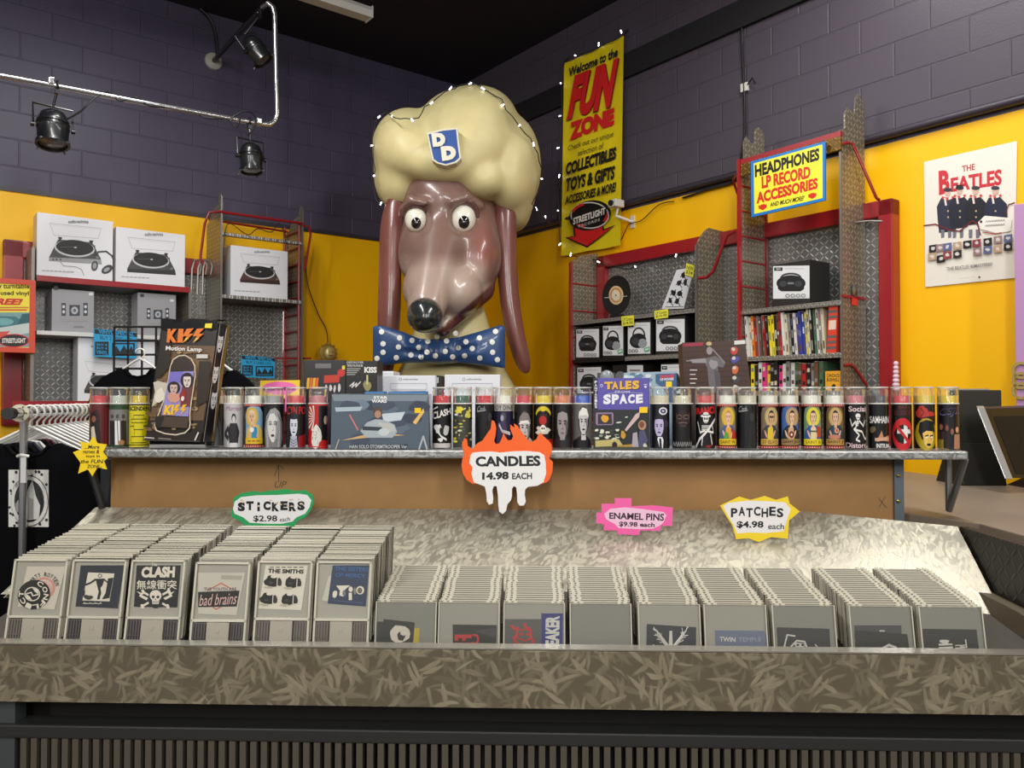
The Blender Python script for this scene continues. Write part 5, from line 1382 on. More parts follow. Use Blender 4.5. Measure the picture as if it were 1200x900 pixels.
for (q, lab, kd) in (((674.5, 384.8, 702.5, 421.2), 'white boxed black radio, first in the upper row by the red side ladder', 0),
                     ((706, 381, 730.8, 419), 'boxed radio with tall handle, second in the upper row', 1),
                     ((735, 377, 762.5, 417), 'boxed radio with tall handle and silver speaker, third in the upper row', 1),
                     ((768, 373, 803, 414), 'wider boxed black radio at the end of the upper row', 0),
                     ((675.7, 429.6, 705, 461.5), 'boxed radio in the lower row, below the first upper box', 0),
                     ((774, 426, 802, 461.5), 'boxed radio in the lower row, beside the brown figure box', 0),
                     ((904.5, 310.5, 949.5, 352.5), 'boxed black radio alone on the shelf above the books', 0)):
    c0, c1 = (q[0], q[1]), (q[2], q[3])
    d = .22 if q[0] > 900 else .2
    printed_box('radio_box', lab, 'box', RF, RV + .02, d, q, (lambda a, f_=None, q=q, kd=kd: (setattr(a, 'ymax', 460.8 if q[3] > 460 else 1e9), radio(q[0], q[1], q[2], q[3] + (8 if 429 < q[1] < 430 or 425 < q[1] < 427 else 0), kd)(a))), KBOX, None, RB, zb=zB1 if q[0] > 900 else zA2 if q[1] < 400 else zA3, zt=None if q[0] > 900 else zA1 - .032 if q[1] < 400 else zA2 - .034)
t = printed_box('speaker_box', 'black boxed speaker with a round ball, mostly hidden behind the comic book', 'box', RF, RV + .02, .2, (718, 428, 753.6, 461.5), lambda a: (a.rect(718, 428, 735, 461, (24, 23, 25)), a.rect(735, 428, 753.6, 461, (206, 206, 208)), a.ell(727, 441, 6, 6, (120, 120, 124)), a.rect(738, 433, 750, 435, (120, 120, 124))), KBOX, None, None, zb=zA3, zt=zA2 - .034)
# record on a stand
c = RF.hit(722, 346, RV + .12)
t = thing('vinyl_record', 'black vinyl record with cream label standing on the upper shelf', 'record', RF, c)
RR = .155
MB().lathe([(.004, -.002), (RR, -.002), (RR, .001), (.004, .001)], c, 48, axis=(0, -1, 0)).build('disc', mat('vinyl_black', (12, 12, 13), .22), t, smooth=40)
m = MB()
for k in range(9): r_ = .065 + k * .0095; m.lathe([(r_, .0012), (r_ + .003, .0016), (r_ + .005, .0012)], c, 48, axis=(0, -1, 0), cap=False)
m.build('grooves', mat('vinyl_groove', (30, 30, 32), .25), t, smooth=60)
P = Plane(RF, c.y - .0015); a = Art(); a.ell(722, 346, 8.5, 11, (216, 190, 140), 0, 30); a.ring(722, 346, 6, 8, 1, (190, 120, 60)); a.ell(722, 346, 4.5, 6, (226, 214, 190)); a.ell(722, 346, .8, 1, K_); a.line([(709, 349), (735, 347)], .7, (200, 196, 190))
a.build('centre_label', P, t)
MB().box(c.x - .05, c.x + .05, c.y - .02, c.y + .04, zA1, c.z - RR + .004).build('stand', BLKS, t)
# leaning white sleeve with ink figures
pl = Plane(RF, 0, n=(0, -1, .0), p0=(0, RV + .1, 0))
w = [pl(*CB3(*p)) for p in ((655, 285), (745, 268), (690, 478), (580, 480))]
t = thing('record_sleeve', 'white record sleeve with black ink figures leaning on the upper shelf', 'record', RF, w[3])
MB().extr(w, (0, .006, 0)).build('sleeve', mat('sleeve_white', (214, 214, 218), .35), t)
a = Art(); a.tr = CB3
for k, (x, y) in enumerate(((690, 310), (668, 350), (700, 345), (640, 400), (672, 400), (624, 440), (660, 440))):
    a.blot(x, y, 15, 20, K_, 9, .5, k); a.line([(x - 16, y + 10), (x + 12, y - 16)], 4, (40, 40, 44)); a.line([(x + 4, y + 8), (x + 14, y + 24)], 4, K_)
a.line([(600, 470), (690, 468)], 3, (90, 90, 94)); a.build('artwork', pl, t)
def tag(label, quad, v, tr, fr_=RF, lines=('LP Covers', '$14.98'), group=None, col=(230, 224, 70)):
    P = Plane(fr_, v); w = [P(*tr(*p)) for p in quad]
    t = thing('price_tag', label, 'tag', fr_, w[3], group)
    MB().extr(w, (0, .002, 0)).build('card', mat('tag_%02x%02x%02x' % col, col, .5), t)
    a = Art(); a.tr = tr; (ax, ay), (bx, by), (cx, cy), (dx, dy) = quad
    for i, s in enumerate(lines):
        u0, u1 = .15 + i * .42, .5 + i * .4
        L = lambda u, v_: (ax + (bx - ax) * u + (dx - ax) * v_, ay + (by - ay) * u + (dy - ay) * v_)
        a.text(s, [L(.1, u0), L(.9, u0), L(.9, u1), L(.1, u1)], (50, 48, 20), .01)
    a.build('lettering', P, t)
TG = 'yellow price tags on the upper radio shelf'
tag('yellow tag on the shelf edge above the second boxed radio', [(378, 518), (440, 512), (440, 562), (380, 568)], RV - .008, CB3, group=TG)
tag('yellow tag on the shelf edge above the third and fourth boxed radios', [(543, 490), (612, 480), (612, 524), (545, 532)], RV - .008, CB3, group=TG)
tag('yellow tag stuck to the corner of the leaning white sleeve', [(705, 250), (746, 262), (738, 322), (696, 308)], RV + .085, CB3, lines=('NEW', '$24'))
# hanging header sign
P = Plane(RF, RV - .05); tr = CB4
w = [P(*tr(*p)) for p in ((158, 420), (618, 294), (620, 660), (162, 766))]
t = thing('hanging_sign', 'blue bordered yellow sign for headphones and record accessories', 'sign', RF, (w[0] + w[2]) / 2)
MB().extr(w, (0, .012, 0)).build('board', mat('sign_blue', (28, 120, 196), .35), t)
MB().tube([P(*tr(200, 410)), P(*tr(200, 392)) + Vector((0, .04, 0))], .004, 6).build('hanger', STEEL, t); MB().tube([P(*tr(590, 304)), P(*tr(590, 282)) + Vector((0, .04, 0))], .004, 6).build('hanger', STEEL, t)
a = Art(); a.tr = tr; a.poly([(176, 432), (602, 314), (604, 646), (180, 745)], (246, 236, 60)); RD = (216, 48, 34)
a.text('HEADPHONES', [(182, 442), (584, 334), (584, 412), (184, 520)], (20, 20, 22), .05); a.text('LP RECORD', [(224, 512), (528, 446), (528, 522), (226, 590)], RD, .05); a.text('ACCESSORIES', [(192, 612), (574, 518), (574, 588), (194, 684)], RD, .05)
a.text('AND MUCH MORE!', [(276, 676), (492, 630), (486, 662), (276, 702)], (20, 20, 22), .03, .2)
for x, y in ((206, 694), (514, 624)): a.poly([(x, y), (x + 14, y - 2), (x + 14, y - 6), (x + 38, y - 12), (x + 38, y - 6), (x + 52, y - 10), (x + 50, y + 12), (x + 26, y + 28), (x + 2, y + 18)], RD)
a.build('lettering', P, t, m=GLOSS)
# books: spines upright on two shelves
def book(x, w, h, y0, z, col, lean, label, bands=(), group='book and magazine spines on the upper book shelf', d=.19):
    t = thing('book', label, 'book', RF, (x, y0, z), group)
    s = math.tan(lean) * h
    f = [(x, y0, z), (x + w, y0, z), (x + w + s, y0, z + h), (x + s, y0, z + h)]
    c = mat('book_%02x%02x%02x' % col, col, .4)
    m = MB().extr(f, (0, d, 0)); m.build('cover', c, t)
    pf = [(x + w * .12 + s, y0 + .003, z + h + .0002), (x + w * .88 + s, y0 + .003, z + h + .0002), (x + w * .88 + s, y0 + d - .004, z + h + .0002), (x + w * .12 + s, y0 + d - .004, z + h + .0002)]
    MB().extr(pf, (0, 0, .0012)).build('pages', mat('paper', (222, 216, 200), .7), t)
    if bands:
        a = Art()
        for u0, u1, b0, b1, cc in bands: a.rect(u0, b0, u1, b1, cc)
        mp = lambda u, v, l: Vector((x + w * u + s * (1 - v), y0 - .0003 - l * 6e-5, z + h * (1 - v)))
        a.build('spine_print', mp, t)
    return t
CN = {'white': (214, 212, 206), 'grey': (128, 126, 124), 'black': (26, 25, 27), 'red': (170, 34, 36), 'yellow': (226, 206, 50), 'blue': (48, 64, 150), 'green': (70, 104, 74), 'orange': (214, 120, 40), 'brown': (98, 70, 52), 'pink': (216, 60, 130), 'cream': (206, 196, 164), 'purple': (92, 66, 120)}
random.seed(21)
xx, xe = xB0 + .03, rx(967, 390, RV + .02)
seq = ['white', 'cream', 'orange', 'red', 'grey', 'brown', 'grey', 'red', 'black', 'yellow', 'yellow', 'black', 'brown', 'red', 'white', 'cream', 'grey', 'black', 'white', 'purple', 'blue', 'blue', 'yellow', 'cream', 'black', 'green', 'white', 'grey', 'cream']
tw = (xe - xx) / len(seq); prev = None
ORD = 'first second third fourth fifth sixth seventh eighth ninth tenth eleventh twelfth thirteenth fourteenth fifteenth sixteenth seventeenth eighteenth nineteenth twentieth'.split() + ['twenty-' + s for s in 'first second third fourth fifth sixth seventh eighth ninth'.split()]
for i, cn in enumerate(seq):
    w = tw * random.uniform(.78, .93); h = random.uniform(.245, .275) + (.03 if i > 22 else 0); cc = random.choice(list(CN.values()))
    bands = [(.25, .75, u, u + random.uniform(.06, .22), random.choice([CN['white'], CN['black'], CN['grey'], CN['grey'], CN['brown'], tuple(int(k * .5 + 50) for k in cc)])) for u in (.05 + random.random() * .1, .35 + random.random() * .1, .7 + random.random() * .1)]
    book(xx + i * tw, w, h, RV + .02 + random.uniform(0, .02), zB2 + .0005, CN[cn], R(-4), '%s spined book, %s from the red ladder on the upper book shelf' % (cn, ORD[i]), bands)
book(xe + .012, rx(984, 390, RV + .02) - xe - .035, .275, RV + .015, zB2 + .0005, (212, 66, 46), R(3), 'thick red book with grey stripes at the right end of the upper shelf', [(0, 1, u, u + .06, (96, 90, 90)) for u in (.08, .2, .62, .74, .86)] + [(.1, .9, .3, .5, (226, 200, 180))])
xx, xe = rx(880, 440, RV + .02), rx(964, 440, RV + .02)
seq = ['yellow', 'black', 'white', 'pink', 'yellow', 'black', 'black', 'pink', 'white', 'grey', 'white', 'green', 'brown', 'red', 'black', 'grey', 'brown', 'green']
tw = (xe - xx) / len(seq)
for i, cn in enumerate(seq):
    h = random.uniform(.15, .185)
    bands = [(.15, .85, u, u + .14, random.choice([CN['grey'], CN['black'], CN['cream'], CN['brown']])) for u in (.1 + random.random() * .2, .5 + random.random() * .2)]
    book(xx + i * tw, tw * .9, h, RV + .02 + random.uniform(0, .02), zB3 + .0005, CN[cn], 0, '%s spined paperback, %s from the left on the lower book shelf' % (cn, ORD[i]), bands, 'paperback spines on the lower book shelf')
t = printed_box('book', 'orange covered book facing out at the right end of the lower shelf', 'book', RF, RV + .02, .03, (967, 435, 985, 461), lambda a: (a.rect(967, 435, 985, 461, (226, 160, 34)), a.text('CANDACE', (969, 438, 983.5, 442), K_, .02), a.text('BUSHNELL', (969, 443, 983.5, 447), K_, .02), a.blot(977, 454, 4, 5, K_, 9, .4, 2)), mat('book_orange_cover', (222, 156, 34), .4), zb=zB3)
# clip on the narrow fin
c = RF.hitp(1001, 344, (xB1 + .012, 0, 0), (1, 0, 0))
t = thing('bulldog_clip', 'silver clip with red tab on the tread plate fin by the red frame', 'clip', RF, c)
MB().lathe([(0, 0), (.03, 0), (.034, .006), (.02, .012), (0, .014)], c + Vector((0, 0, .02)), 14, axis=(1, 0, 0)).build('plate', STEEL, t, smooth=40)
MB().box(c.x - .002, c.x + .006, c.y - .025, c.y + .025, c.z - .07, c.z - .03).build('tab', mat('tab_red', (222, 60, 40), .4), t)
MB().box(xB1 + .004, xB1 + .014, RV, -.08, c.z - .03, c.z - .015).build('cross_bar', REDP, fr)
# ---- banner, poster and panels on the right wall
CB2, CPo = crop(400, 0, 3), crop(1070, 160, 4.862)
P = Plane(RF, -.06); tr = CB2
q_ = ((783, 222), (992, 125), (984, 862), (773, 900))
w = [P(*tr(*p)) for p in q_]
t = thing('banner', 'tall yellow banner welcoming shoppers, hung high on the right wall', 'banner', RF, (w[0] + w[2]) / 2)
n = 12; m = MB(); top = [w[0].lerp(w[1], i / n) + Vector((0, .008 * math.sin(i * 1.3), -.012 * math.sin(PI * i / n))) for i in range(n + 1)]; bot = [w[3].lerp(w[2], i / n) + Vector((0, .012 * math.sin(i * .9), 0)) for i in range(n + 1)]
m.add(top + bot + [p + Vector((0, .003, 0)) for p in top + bot], [(i, i + 1, n + 2 + i, n + 1 + i) for i in range(n)] + [(2 * n + 2 + i + 1, 2 * n + 2 + i, 3 * n + 3 + i, 3 * n + 4 + i) for i in range(n)])
m.build('vinyl_sheet', mat('banner_yellow', (232, 208, 26), .4, noise=.06, nscale=6), t, smooth=60)
for k in (0, 1):
    MB().tube([w[k] + Vector((0, .0, .0)), w[k] + Vector((0, .05, .06))], .006, 6).build('corner_tie', BLK, t)
a = Art(); a.tr = tr; RD, BK = (214, 34, 34), (28, 26, 22)
a.text('Welcome to the', [(803, 240), (975, 166), (975, 200), (805, 272)], BK, .03, .2)
a.text('FUN', [(812, 276), (982, 206), (966, 378), (794, 428)], (120, 16, 18), .07, .25); a.text('FUN', [(808, 273), (978, 203), (962, 374), (796, 424)], RD, .06, .25)
a.text('ZONE', [(806, 432), (964, 378), (962, 440), (806, 496)], RD, .07)
a.text('Check out our unique', [(800, 512), (960, 460), (960, 486), (800, 536)], (70, 64, 30), .0, .2); a.text('selection of', [(834, 530), (926, 500), (926, 522), (834, 550)], (70, 64, 30), .0, .2)
a.text('COLLECTIBLES', [(794, 574), (970, 516), (970, 560), (792, 618)], BK, .05, .1); a.text('TOYS & GIFTS', [(794, 628), (966, 582), (964, 630), (792, 676)], BK, .05, .1); a.text('ACCESSORIES & MORE!', [(791, 690), (970, 640), (968, 674), (790, 720)], BK, .04, .1)
a.poly([(818, 800), (920, 780), (928, 806), (966, 792), (868, 872), (790, 836), (822, 830)], K_); a.poly([(824, 804), (916, 786), (924, 812), (956, 800), (868, 866), (800, 836), (828, 832)], RD)
a.ell(878, 758, 74, 52, K_, -14, 36); a.ring(878, 758, 66, 45, 4, (226, 220, 210)); a.ring(878, 758, 60, 40, 9, (206, 40, 40), 28, -40, 30); a.ring(878, 758, 60, 40, 9, (206, 40, 40), 28, 110, 160); a.ring(878, 758, 60, 40, 9, (206, 40, 40), 28, 200, 250)
a.poly([(818, 764), (940, 726), (940, 756), (818, 796)], K_); a.text('STREETLIGHT', [(822, 768), (936, 730), (936, 754), (822, 792)], (232, 228, 220), .04); a.text('RECORDS', [(842, 792), (916, 768), (916, 778), (842, 802)], (206, 200, 190), .02, 0, 1.4)
a.build('lettering', lambda x, y, l: P(x, y, l) + Vector((0, -.012, 0)), t)
# poster
P = Plane(RF, -.008); tr = CPo
w = [P(*tr(*p)) for p in ((62, 145), (592, 25), (580, 805), (70, 858))]
t = thing('poster', 'white poster of four people in dark coats and red scarves', 'poster', RF, (w[0] + w[2]) / 2)
MB().extr(w, (0, .002, 0)).build('sheet', mat('poster_paper', (224, 218, 206), .3), t)
a = Art(); a.tr = tr; RD = (196, 34, 48); CO = (34, 36, 52)
a.text('THE', [(278, 168), (352, 154), (352, 190), (280, 202)], RD, .03); a.text('B', [(145, 196), (208, 188), (208, 318), (148, 336)], RD, .05); a.text('EATLES', [(214, 236), (506, 184), (506, 276), (216, 318)], RD, .04)
for i, (x, y, c_) in enumerate(((190, 330, (44, 46, 64)), (258, 320, (30, 32, 46)), (350, 320, (24, 24, 32)), (462, 320, (32, 36, 58)))):
    a.poly([(x - 55, 400), (x - 30, 350), (x + 34, 345), (x + 74, 385), (x + 78, 460), (x + 50, 540 - i * 22), (x - 42, 550 - i * 22), (x - 50, 470)], c_)
    if i < 3:
        for s in (-22, 18): a.poly([(x + s - 10, 530), (x + s + 12, 530), (x + s + 10, 575), (x + s - 8, 580)], (110, 110, 122))
    a.ell(x + 8, y - 8, 17, 22, (206, 170, 150)); a.ell(x + 8, y - 26, 24, 12, (50, 48, 56))
    if i == 1: a.rect(x - 12, y - 45, x + 28, y - 22, (24, 24, 28))
    a.line([(x - 22, y + 18), (x + 10, y + 26), (x + 40, y + 16)], 13, (206, 60, 60)); a.line([(x - 8, y + 22), (x - 2, y + 60)], 11, (226, 210, 200)); a.line([(x + 16, y + 24), (x + 26, y + 20)], 12, (232, 224, 216))
    a.ell(x + 10, 460, 5, 5, (190, 170, 120)); a.ell(x + 10, 425, 5, 5, (190, 170, 120))
a.line([(62, 508), (130, 500), (200, 530), (270, 540), (340, 480), (370, 500), (385, 560)], 7, (110, 30, 34)); a.line([(530, 440), (545, 390), (580, 378)], 7, (110, 30, 34))
a.poly([(372, 490), (410, 452), (566, 466), (556, 540), (480, 552), (388, 528)], (232, 228, 218)); a.ell(390, 486, 8, 8, (60, 40, 34)); a.line([(400, 545), (470, 556), (505, 548)], 5, (170, 40, 44))
for k in range(2): x = 415; [a.line([(x + j * 14, 490 + k * 24 - j), (x + 7 + j * 14, 480 + k * 24 - j), (x + 13 + j * 14, 489 + k * 24 - j)], 2.5, (80, 76, 76)) for j in range(8)]
for k, (x, y) in enumerate([(95, 622), (135, 618), (176, 612), (232, 606), (290, 598), (342, 592), (406, 584), (464, 572), (522, 564), (90, 668), (140, 680), (176, 660), (234, 654), (348, 640), (406, 630), (464, 624), (522, 612)]):
    c1 = [(40, 36, 38), (150, 120, 120), (90, 100, 140), (180, 150, 120), (30, 30, 34), (140, 60, 70)][k % 6]
    a.poly([(x, y), (x + 48, y - 8), (x + 48, y + 34), (x, y + 42)], c1); a.blot(x + 24, y + 16, 16, 14, (206, 200, 194), 8, .5, k)
a.text('THE BEATLES REMASTERED', [(198, 746), (458, 718), (458, 736), (200, 766)], (96, 90, 88), .01); a.text('parlophone records', [(268, 808), (360, 797), (360, 803), (268, 814)], (130, 124, 122), -.01); a.ell(383, 803, 6, 6, (60, 56, 56))
a.build('print', P, t, m=GLOSS)
# lilac board at the right edge
p, q = RF.hit(1188, 240, -.22), RF.hit(1188, 476, -.22)
t = thing('display_board', 'lilac board standing by the wall at the right edge', 'board', RF, (p.x, -.2, q.z))
MB().box(p.x, p.x + .7, -.22, -.19, q.z, p.z).build('panel', mat('lilac', (178, 134, 178), .5), t, bevel=.004)
MB().box(p.x + .05, p.x + .65, -.20, -.02, q.z - .3, q.z + .02).build('backing', mat('lilac_side', (140, 104, 140), .5), t)
m = MB()
for k in range(3): m.lathe([(.03, -.006), (.045, -.006), (.045, .006), (.03, .006), (.03, -.006)], RF.hit(1197, 434 + k * 12, -.225), 18, axis=(0, -1, 0), cap=False)
m.build('gold_rings', mat('gold_trim', (206, 180, 110), .3, .6), t, smooth=50)
# hanging bead strand by the red frame
c = RF.hit(1050, 426, -.3); ce = RF.hit(1050, 456, -.3)
t = thing('bead_strand', 'strand of pale pink beads standing before the yellow wall', 'beads', RF, ce)
n = 7
for k in range(n):
    p = ce.lerp(c, k / (n - 1)); MB().ball(p, (.021 - .0012 * k, .021 - .0012 * k, .014), 14, 8).build('bead', mat('bead_pink', (222, 190, 206), .15), t, smooth=60)
MB().tube([ce - Vector((0, 0, .5)), c], .004, 6).build('stem', STEEL, t)
# ================================================================ big painted dog head statue
DY0 = 5.9; PXM = DY0 / F                                   # metres per photo pixel at the statue
def H(px, py, d=0.0):
    """photo pixel at d pixel-units in front of the statue's middle plane"""
    return WF.hit(px, py, DY0 - d * PXM)
def surface_nets(f, lo, h):
    nx, ny, nz = f.shape; s = f < 0
    cs = np.zeros((nx - 1, ny - 1, nz - 1, 3)); cn = np.zeros((nx - 1, ny - 1, nz - 1))
    C = [(i, j, k) for i in (0, 1) for j in (0, 1) for k in (0, 1)]
    sub = lambda a, c: a[c[0]:nx - 1 + c[0], c[1]:ny - 1 + c[1], c[2]:nz - 1 + c[2]]
    for a in C:
        for ax in range(3):
            if a[ax]: continue
            b = list(a); b[ax] = 1; b = tuple(b)
            fa, fb = sub(f, a), sub(f, b); m = sub(s, a) != sub(s, b)
            t = np.where(m, fa / np.where(m, fa - fb, 1), 0)
            p = np.zeros(fa.shape + (3,)); p[...] = a; p[..., ax] += t
            cs += p * m[..., None]; cn += m
    act = cn > 0; idx = -np.ones(act.shape, int); idx[act] = np.arange(act.sum())
    ii = np.argwhere(act); V = (ii + cs[act] / cn[act][:, None]) * h + lo
    Fs = []
    for ax in range(3):
        o1, o2 = [(1, 2), (2, 0), (0, 1)][ax]
        sl = [slice(1, None)] * 3; sl[ax] = slice(None)
        a = s[:-1, :, :] if ax == 0 else s[:, :-1, :] if ax == 1 else s[:, :, :-1]
        b = s[1:, :, :] if ax == 0 else s[:, 1:, :] if ax == 1 else s[:, :, 1:]
        e = np.argwhere(a != b)
        for p in e:
            q = [p.copy() for _ in range(4)]
            q[1][o1] -= 1; q[2][o1] -= 1; q[2][o2] -= 1; q[3][o2] -= 1
            if min(p[o1], p[o2]) < 1 or p[o1] >= f.shape[o1] - 1 or p[o2] >= f.shape[o2] - 1: continue
            v = [idx[tuple(x)] for x in q]
            if min(v) < 0: continue
            Fs.append(v if a[tuple(p)] else v[::-1])
    return V, Fs
def smin(a, b, k):
    h = np.clip(.5 + .5 * (b - a) / k, 0, 1)
    return b + (a - b) * h - k * h * (1 - h)
def ellip(X, c, r):
    q = [(X[i] - c[i]) / r[i] for i in range(3)]
    n = np.sqrt(sum(v * v for v in q)); g = np.sqrt(sum((v / r[i]) ** 2 for i, v in enumerate(q))) + 1e-9
    return n * (n - 1) / g
def capsule(X, a, b, ra, rb):
    ab = [b[i] - a[i] for i in range(3)]; L = sum(v * v for v in ab)
    t = np.clip(sum((X[i] - a[i]) * ab[i] for i in range(3)) / L, 0, 1)
    d = np.sqrt(sum((X[i] - a[i] - ab[i] * t) ** 2 for i in range(3)))
    return d - (ra + (rb - ra) * t)
def sdf_mesh(name, fn, lo, hi, h, parent, m, color=None, smooth=180):
    """fn works in (px, py, d) pixel units; the surface is then carried into the room"""
    ax = [np.arange(lo[i], hi[i] + h, h) for i in range(3)]
    X = np.meshgrid(*ax, indexing='ij'); V, Fs = surface_nets(fn(X), np.array(lo), h)
    me = bpy.data.meshes.new(name); o = ORG[parent.name]
    me.from_pydata([tuple(H(*v) - o) for v in V], [], [tuple(int(i) for i in f) for f in Fs])
    bm = bmesh.new(); bm.from_mesh(me)
    for _ in range(2): bmesh.ops.smooth_vert(bm, verts=bm.verts, factor=.5, use_axis_x=True, use_axis_y=True, use_axis_z=True)
    bmesh.ops.recalc_face_normals(bm, faces=bm.faces); bm.to_mesh(me); bm.free()
    me.polygons.foreach_set('use_smooth', [True] * len(me.polygons))
    if color is not None:
        at = me.color_attributes.new('ink', 'FLOAT_COLOR', 'POINT')
        at.data.foreach_set('color', np.array([color(*v) for v in V], np.float32).ravel())
    return link_mesh(name, me, m, parent)
PAINT = print_mat('painted_fibreglass', .32, .35)
dog = thing('dog_head_statue', 'giant brown dog head statue in a puffy cream cap and dotted blue bow tie', 'statue', WF, H(528, 490, 0))
def f_head(X):
    d = ellip(X, (527, 262, 0), (58, 72, 55))
    d = smin(d, ellip(X, (519, 228, 14), (46, 40, 46)), 14)
    d = smin(d, ellip(X, (492, 296, 26), (26, 40, 34)), 14)
    d = smin(d, ellip(X, (560, 300, 24), (28, 44, 38)), 14)
    d = smin(d, capsule(X, (517, 285, 40), (500, 358, 96), 32, 23), 16)
    d = smin(d, ellip(X, (533, 342, 56), (32, 30, 34)), 10)
    d = smin(d, ellip(X, (487, 338, 66), (15, 24, 26)), 10)
    d = smin(d, capsule(X, (562, 338, 28), (518, 382, 66), 18, 12), 5)
    for e in ((487, 257, 64), (543, 256, 62)): d = -smin(-d, ellip(X, e, (17, 18, 18)), 5)
    for a_, b_ in (((472, 244, 48), (482, 234, 56)), ((482, 234, 56), (497, 237, 60)), ((529, 235, 58), (545, 230, 54)), ((545, 230, 54), (563, 241, 44))): d = smin(d, capsule(X, a_, b_, 4.5, 4.5), 7)
    return d
def mixc(a, b, t): t = max(0., min(1., t)); return tuple(a[i] + (b[i] - a[i]) * t for i in range(3))
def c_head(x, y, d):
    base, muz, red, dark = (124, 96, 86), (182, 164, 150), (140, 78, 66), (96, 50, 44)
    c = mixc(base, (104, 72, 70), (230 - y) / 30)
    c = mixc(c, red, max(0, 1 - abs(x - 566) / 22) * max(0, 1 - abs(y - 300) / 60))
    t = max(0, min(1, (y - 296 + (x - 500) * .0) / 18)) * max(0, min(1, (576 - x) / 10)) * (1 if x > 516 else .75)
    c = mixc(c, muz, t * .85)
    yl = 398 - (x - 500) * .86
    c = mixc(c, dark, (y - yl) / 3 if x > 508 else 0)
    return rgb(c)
sdf_mesh('head', f_head, (455, 175, -65), (605, 410, 135), 2.6, dog, PAINT, c_head)
def loft(name, pts, hw, th, ds, col, parent, n=16):
    m = MB(); rings = []
    for (x, y), w, d in zip(pts, hw, ds):
        rings.append([H(x + w * math.cos(2 * PI * j / n), y, d + th * (w / max(hw)) * math.sin(2 * PI * j / n)) for j in range(n)])
    v = [p for r_ in rings for p in r_]; fs = [(i * n + j, i * n + (j + 1) % n, (i + 1) * n + (j + 1) % n, (i + 1) * n + j) for i in range(len(rings) - 1) for j in range(n)]
    fs += [tuple(range(n)), tuple((len(rings) - 1) * n + j for j in range(n))]
    m.add(v, fs); ob = m.build(name, col, parent, smooth=80)
    md = ob.modifiers.new('round', 'SUBSURF'); md.levels = 1; md.render_levels = 2
    return ob
EAR = mat('ear_brown', (116, 68, 60), .3, coat=.4, noise=.12, nscale=3)
loft('ear', [(470, 222), (465, 230), (461, 250), (458, 275), (457, 305), (457, 335), (456, 365), (455, 395), (453, 420), (452, 440), (452, 447)], [5, 11, 14, 14, 13, 14, 14, 13, 11, 8, 2], 11, [12, 14, 18, 20, 22, 24, 25, 24, 22, 20, 20], EAR, dog)
loft('ear', [(584, 218), (589, 226), (592, 245), (593, 270), (594, 300), (595, 330), (598, 360), (603, 388), (609, 412), (614, 430), (616, 438)], [6, 12, 13, 13, 12, 12, 12, 11, 11, 9, 3], 11, [8, 10, 14, 16, 18, 20, 20, 20, 18, 18, 18], EAR, dog)
NOSE = mat('nose_black', (40, 44, 44), .22, coat=.5)
def f_nose(X):
    d = ellip(X, (498, 371, 118), (21, 19.5, 22))
    d = smin(d, ellip(X, (497, 362, 116), (16, 13, 20)), 6)
    for x in (489, 507): d = -smin(-d, ellip(X, (x, 378, 139), (4.5, 3, 5)), 2)
    return d
sdf_mesh('nose', f_nose, (470, 345, 90), (524, 398, 150), 1.6, dog, NOSE)
for x, y, s, d in ((487, 257, .92, 48), (543, 256, 1.05, 46)):
    E = MB()
    def el(cx, cy, cd, rx_, ry_, rd, nu=24, nv=16):
        m = MB(); m.ball((0, 0, 0), (1, 1, 1), nu, nv); m.v = [H(cx + p.x * rx_, cy - p.z * ry_, cd - p.y * rd) for p in m.v]; return m
    eye = el(x, y, d, 14 * s, 17 * s, 13 * s).build('eye', mat('eye_white', (226, 222, 206), .15, coat=.6), dog, smooth=180)
    el(x + .5, y + 3, d + 7.2 * s, 7.6 * s, 9.2 * s, 7.2 * s).build('pupil', mat('pupil_dark', (30, 26, 26), .12, coat=.6), eye, smooth=180)
    lid = [H(x + 16 * s * math.cos(t), y - 1 - 19 * s * math.sin(t), d + 7 - 7 * abs(math.cos(t)) ** 2) for t in [PI * (i / 14) for i in range(15)]]
    MB().tube(lid, [.012 + .02 * math.sin(PI * i / 14) for i in range(15)], 8).build('eyelid', mat('lid_brown', (92, 60, 56), .35, coat=.3), dog, smooth=80)
CAP = mat('cap_cream', (206, 193, 140), .5, noise=.10, nscale=4, bump=.12)
def f_hat(X):
    d = ellip(X, (548, 165, -8), (66, 64, 80))
    d = smin(d, ellip(X, (478, 172, -4), (42, 46, 66)), 9)
    d = smin(d, ellip(X, (470, 205, -14), (32, 44, 52)), 9)
    d = smin(d, ellip(X, (598, 195, -18), (36, 62, 70)), 7)
    d = smin(d, ellip(X, (604, 236, -30), (20, 36, 48)), 8)
    d = smin(d, ellip(X, (560, 136, 4), (44, 36, 60)), 7)
    d = smin(d, ellip(X, (524, 186, 26), (58, 34, 48)), 8)
    d = smin(d, ellip(X, (566, 205, 18), (36, 32, 46)), 6)
    # pinched folds
    for a, b, r_ in (((500, 118, 60), (512, 160, 76), 3), ((562, 158, 76), (590, 205, 66), 3.5), ((468, 214, 52), (492, 236, 40), 3), ((580, 235, 40), (600, 262, 18), 3)):
        d = -smin(-d, capsule(X, a, b, r_, r_), 7)
    return d
sdf_mesh('cap', f_hat, (430, 94, -110), (645, 285, 100), 3.2, dog, CAP)
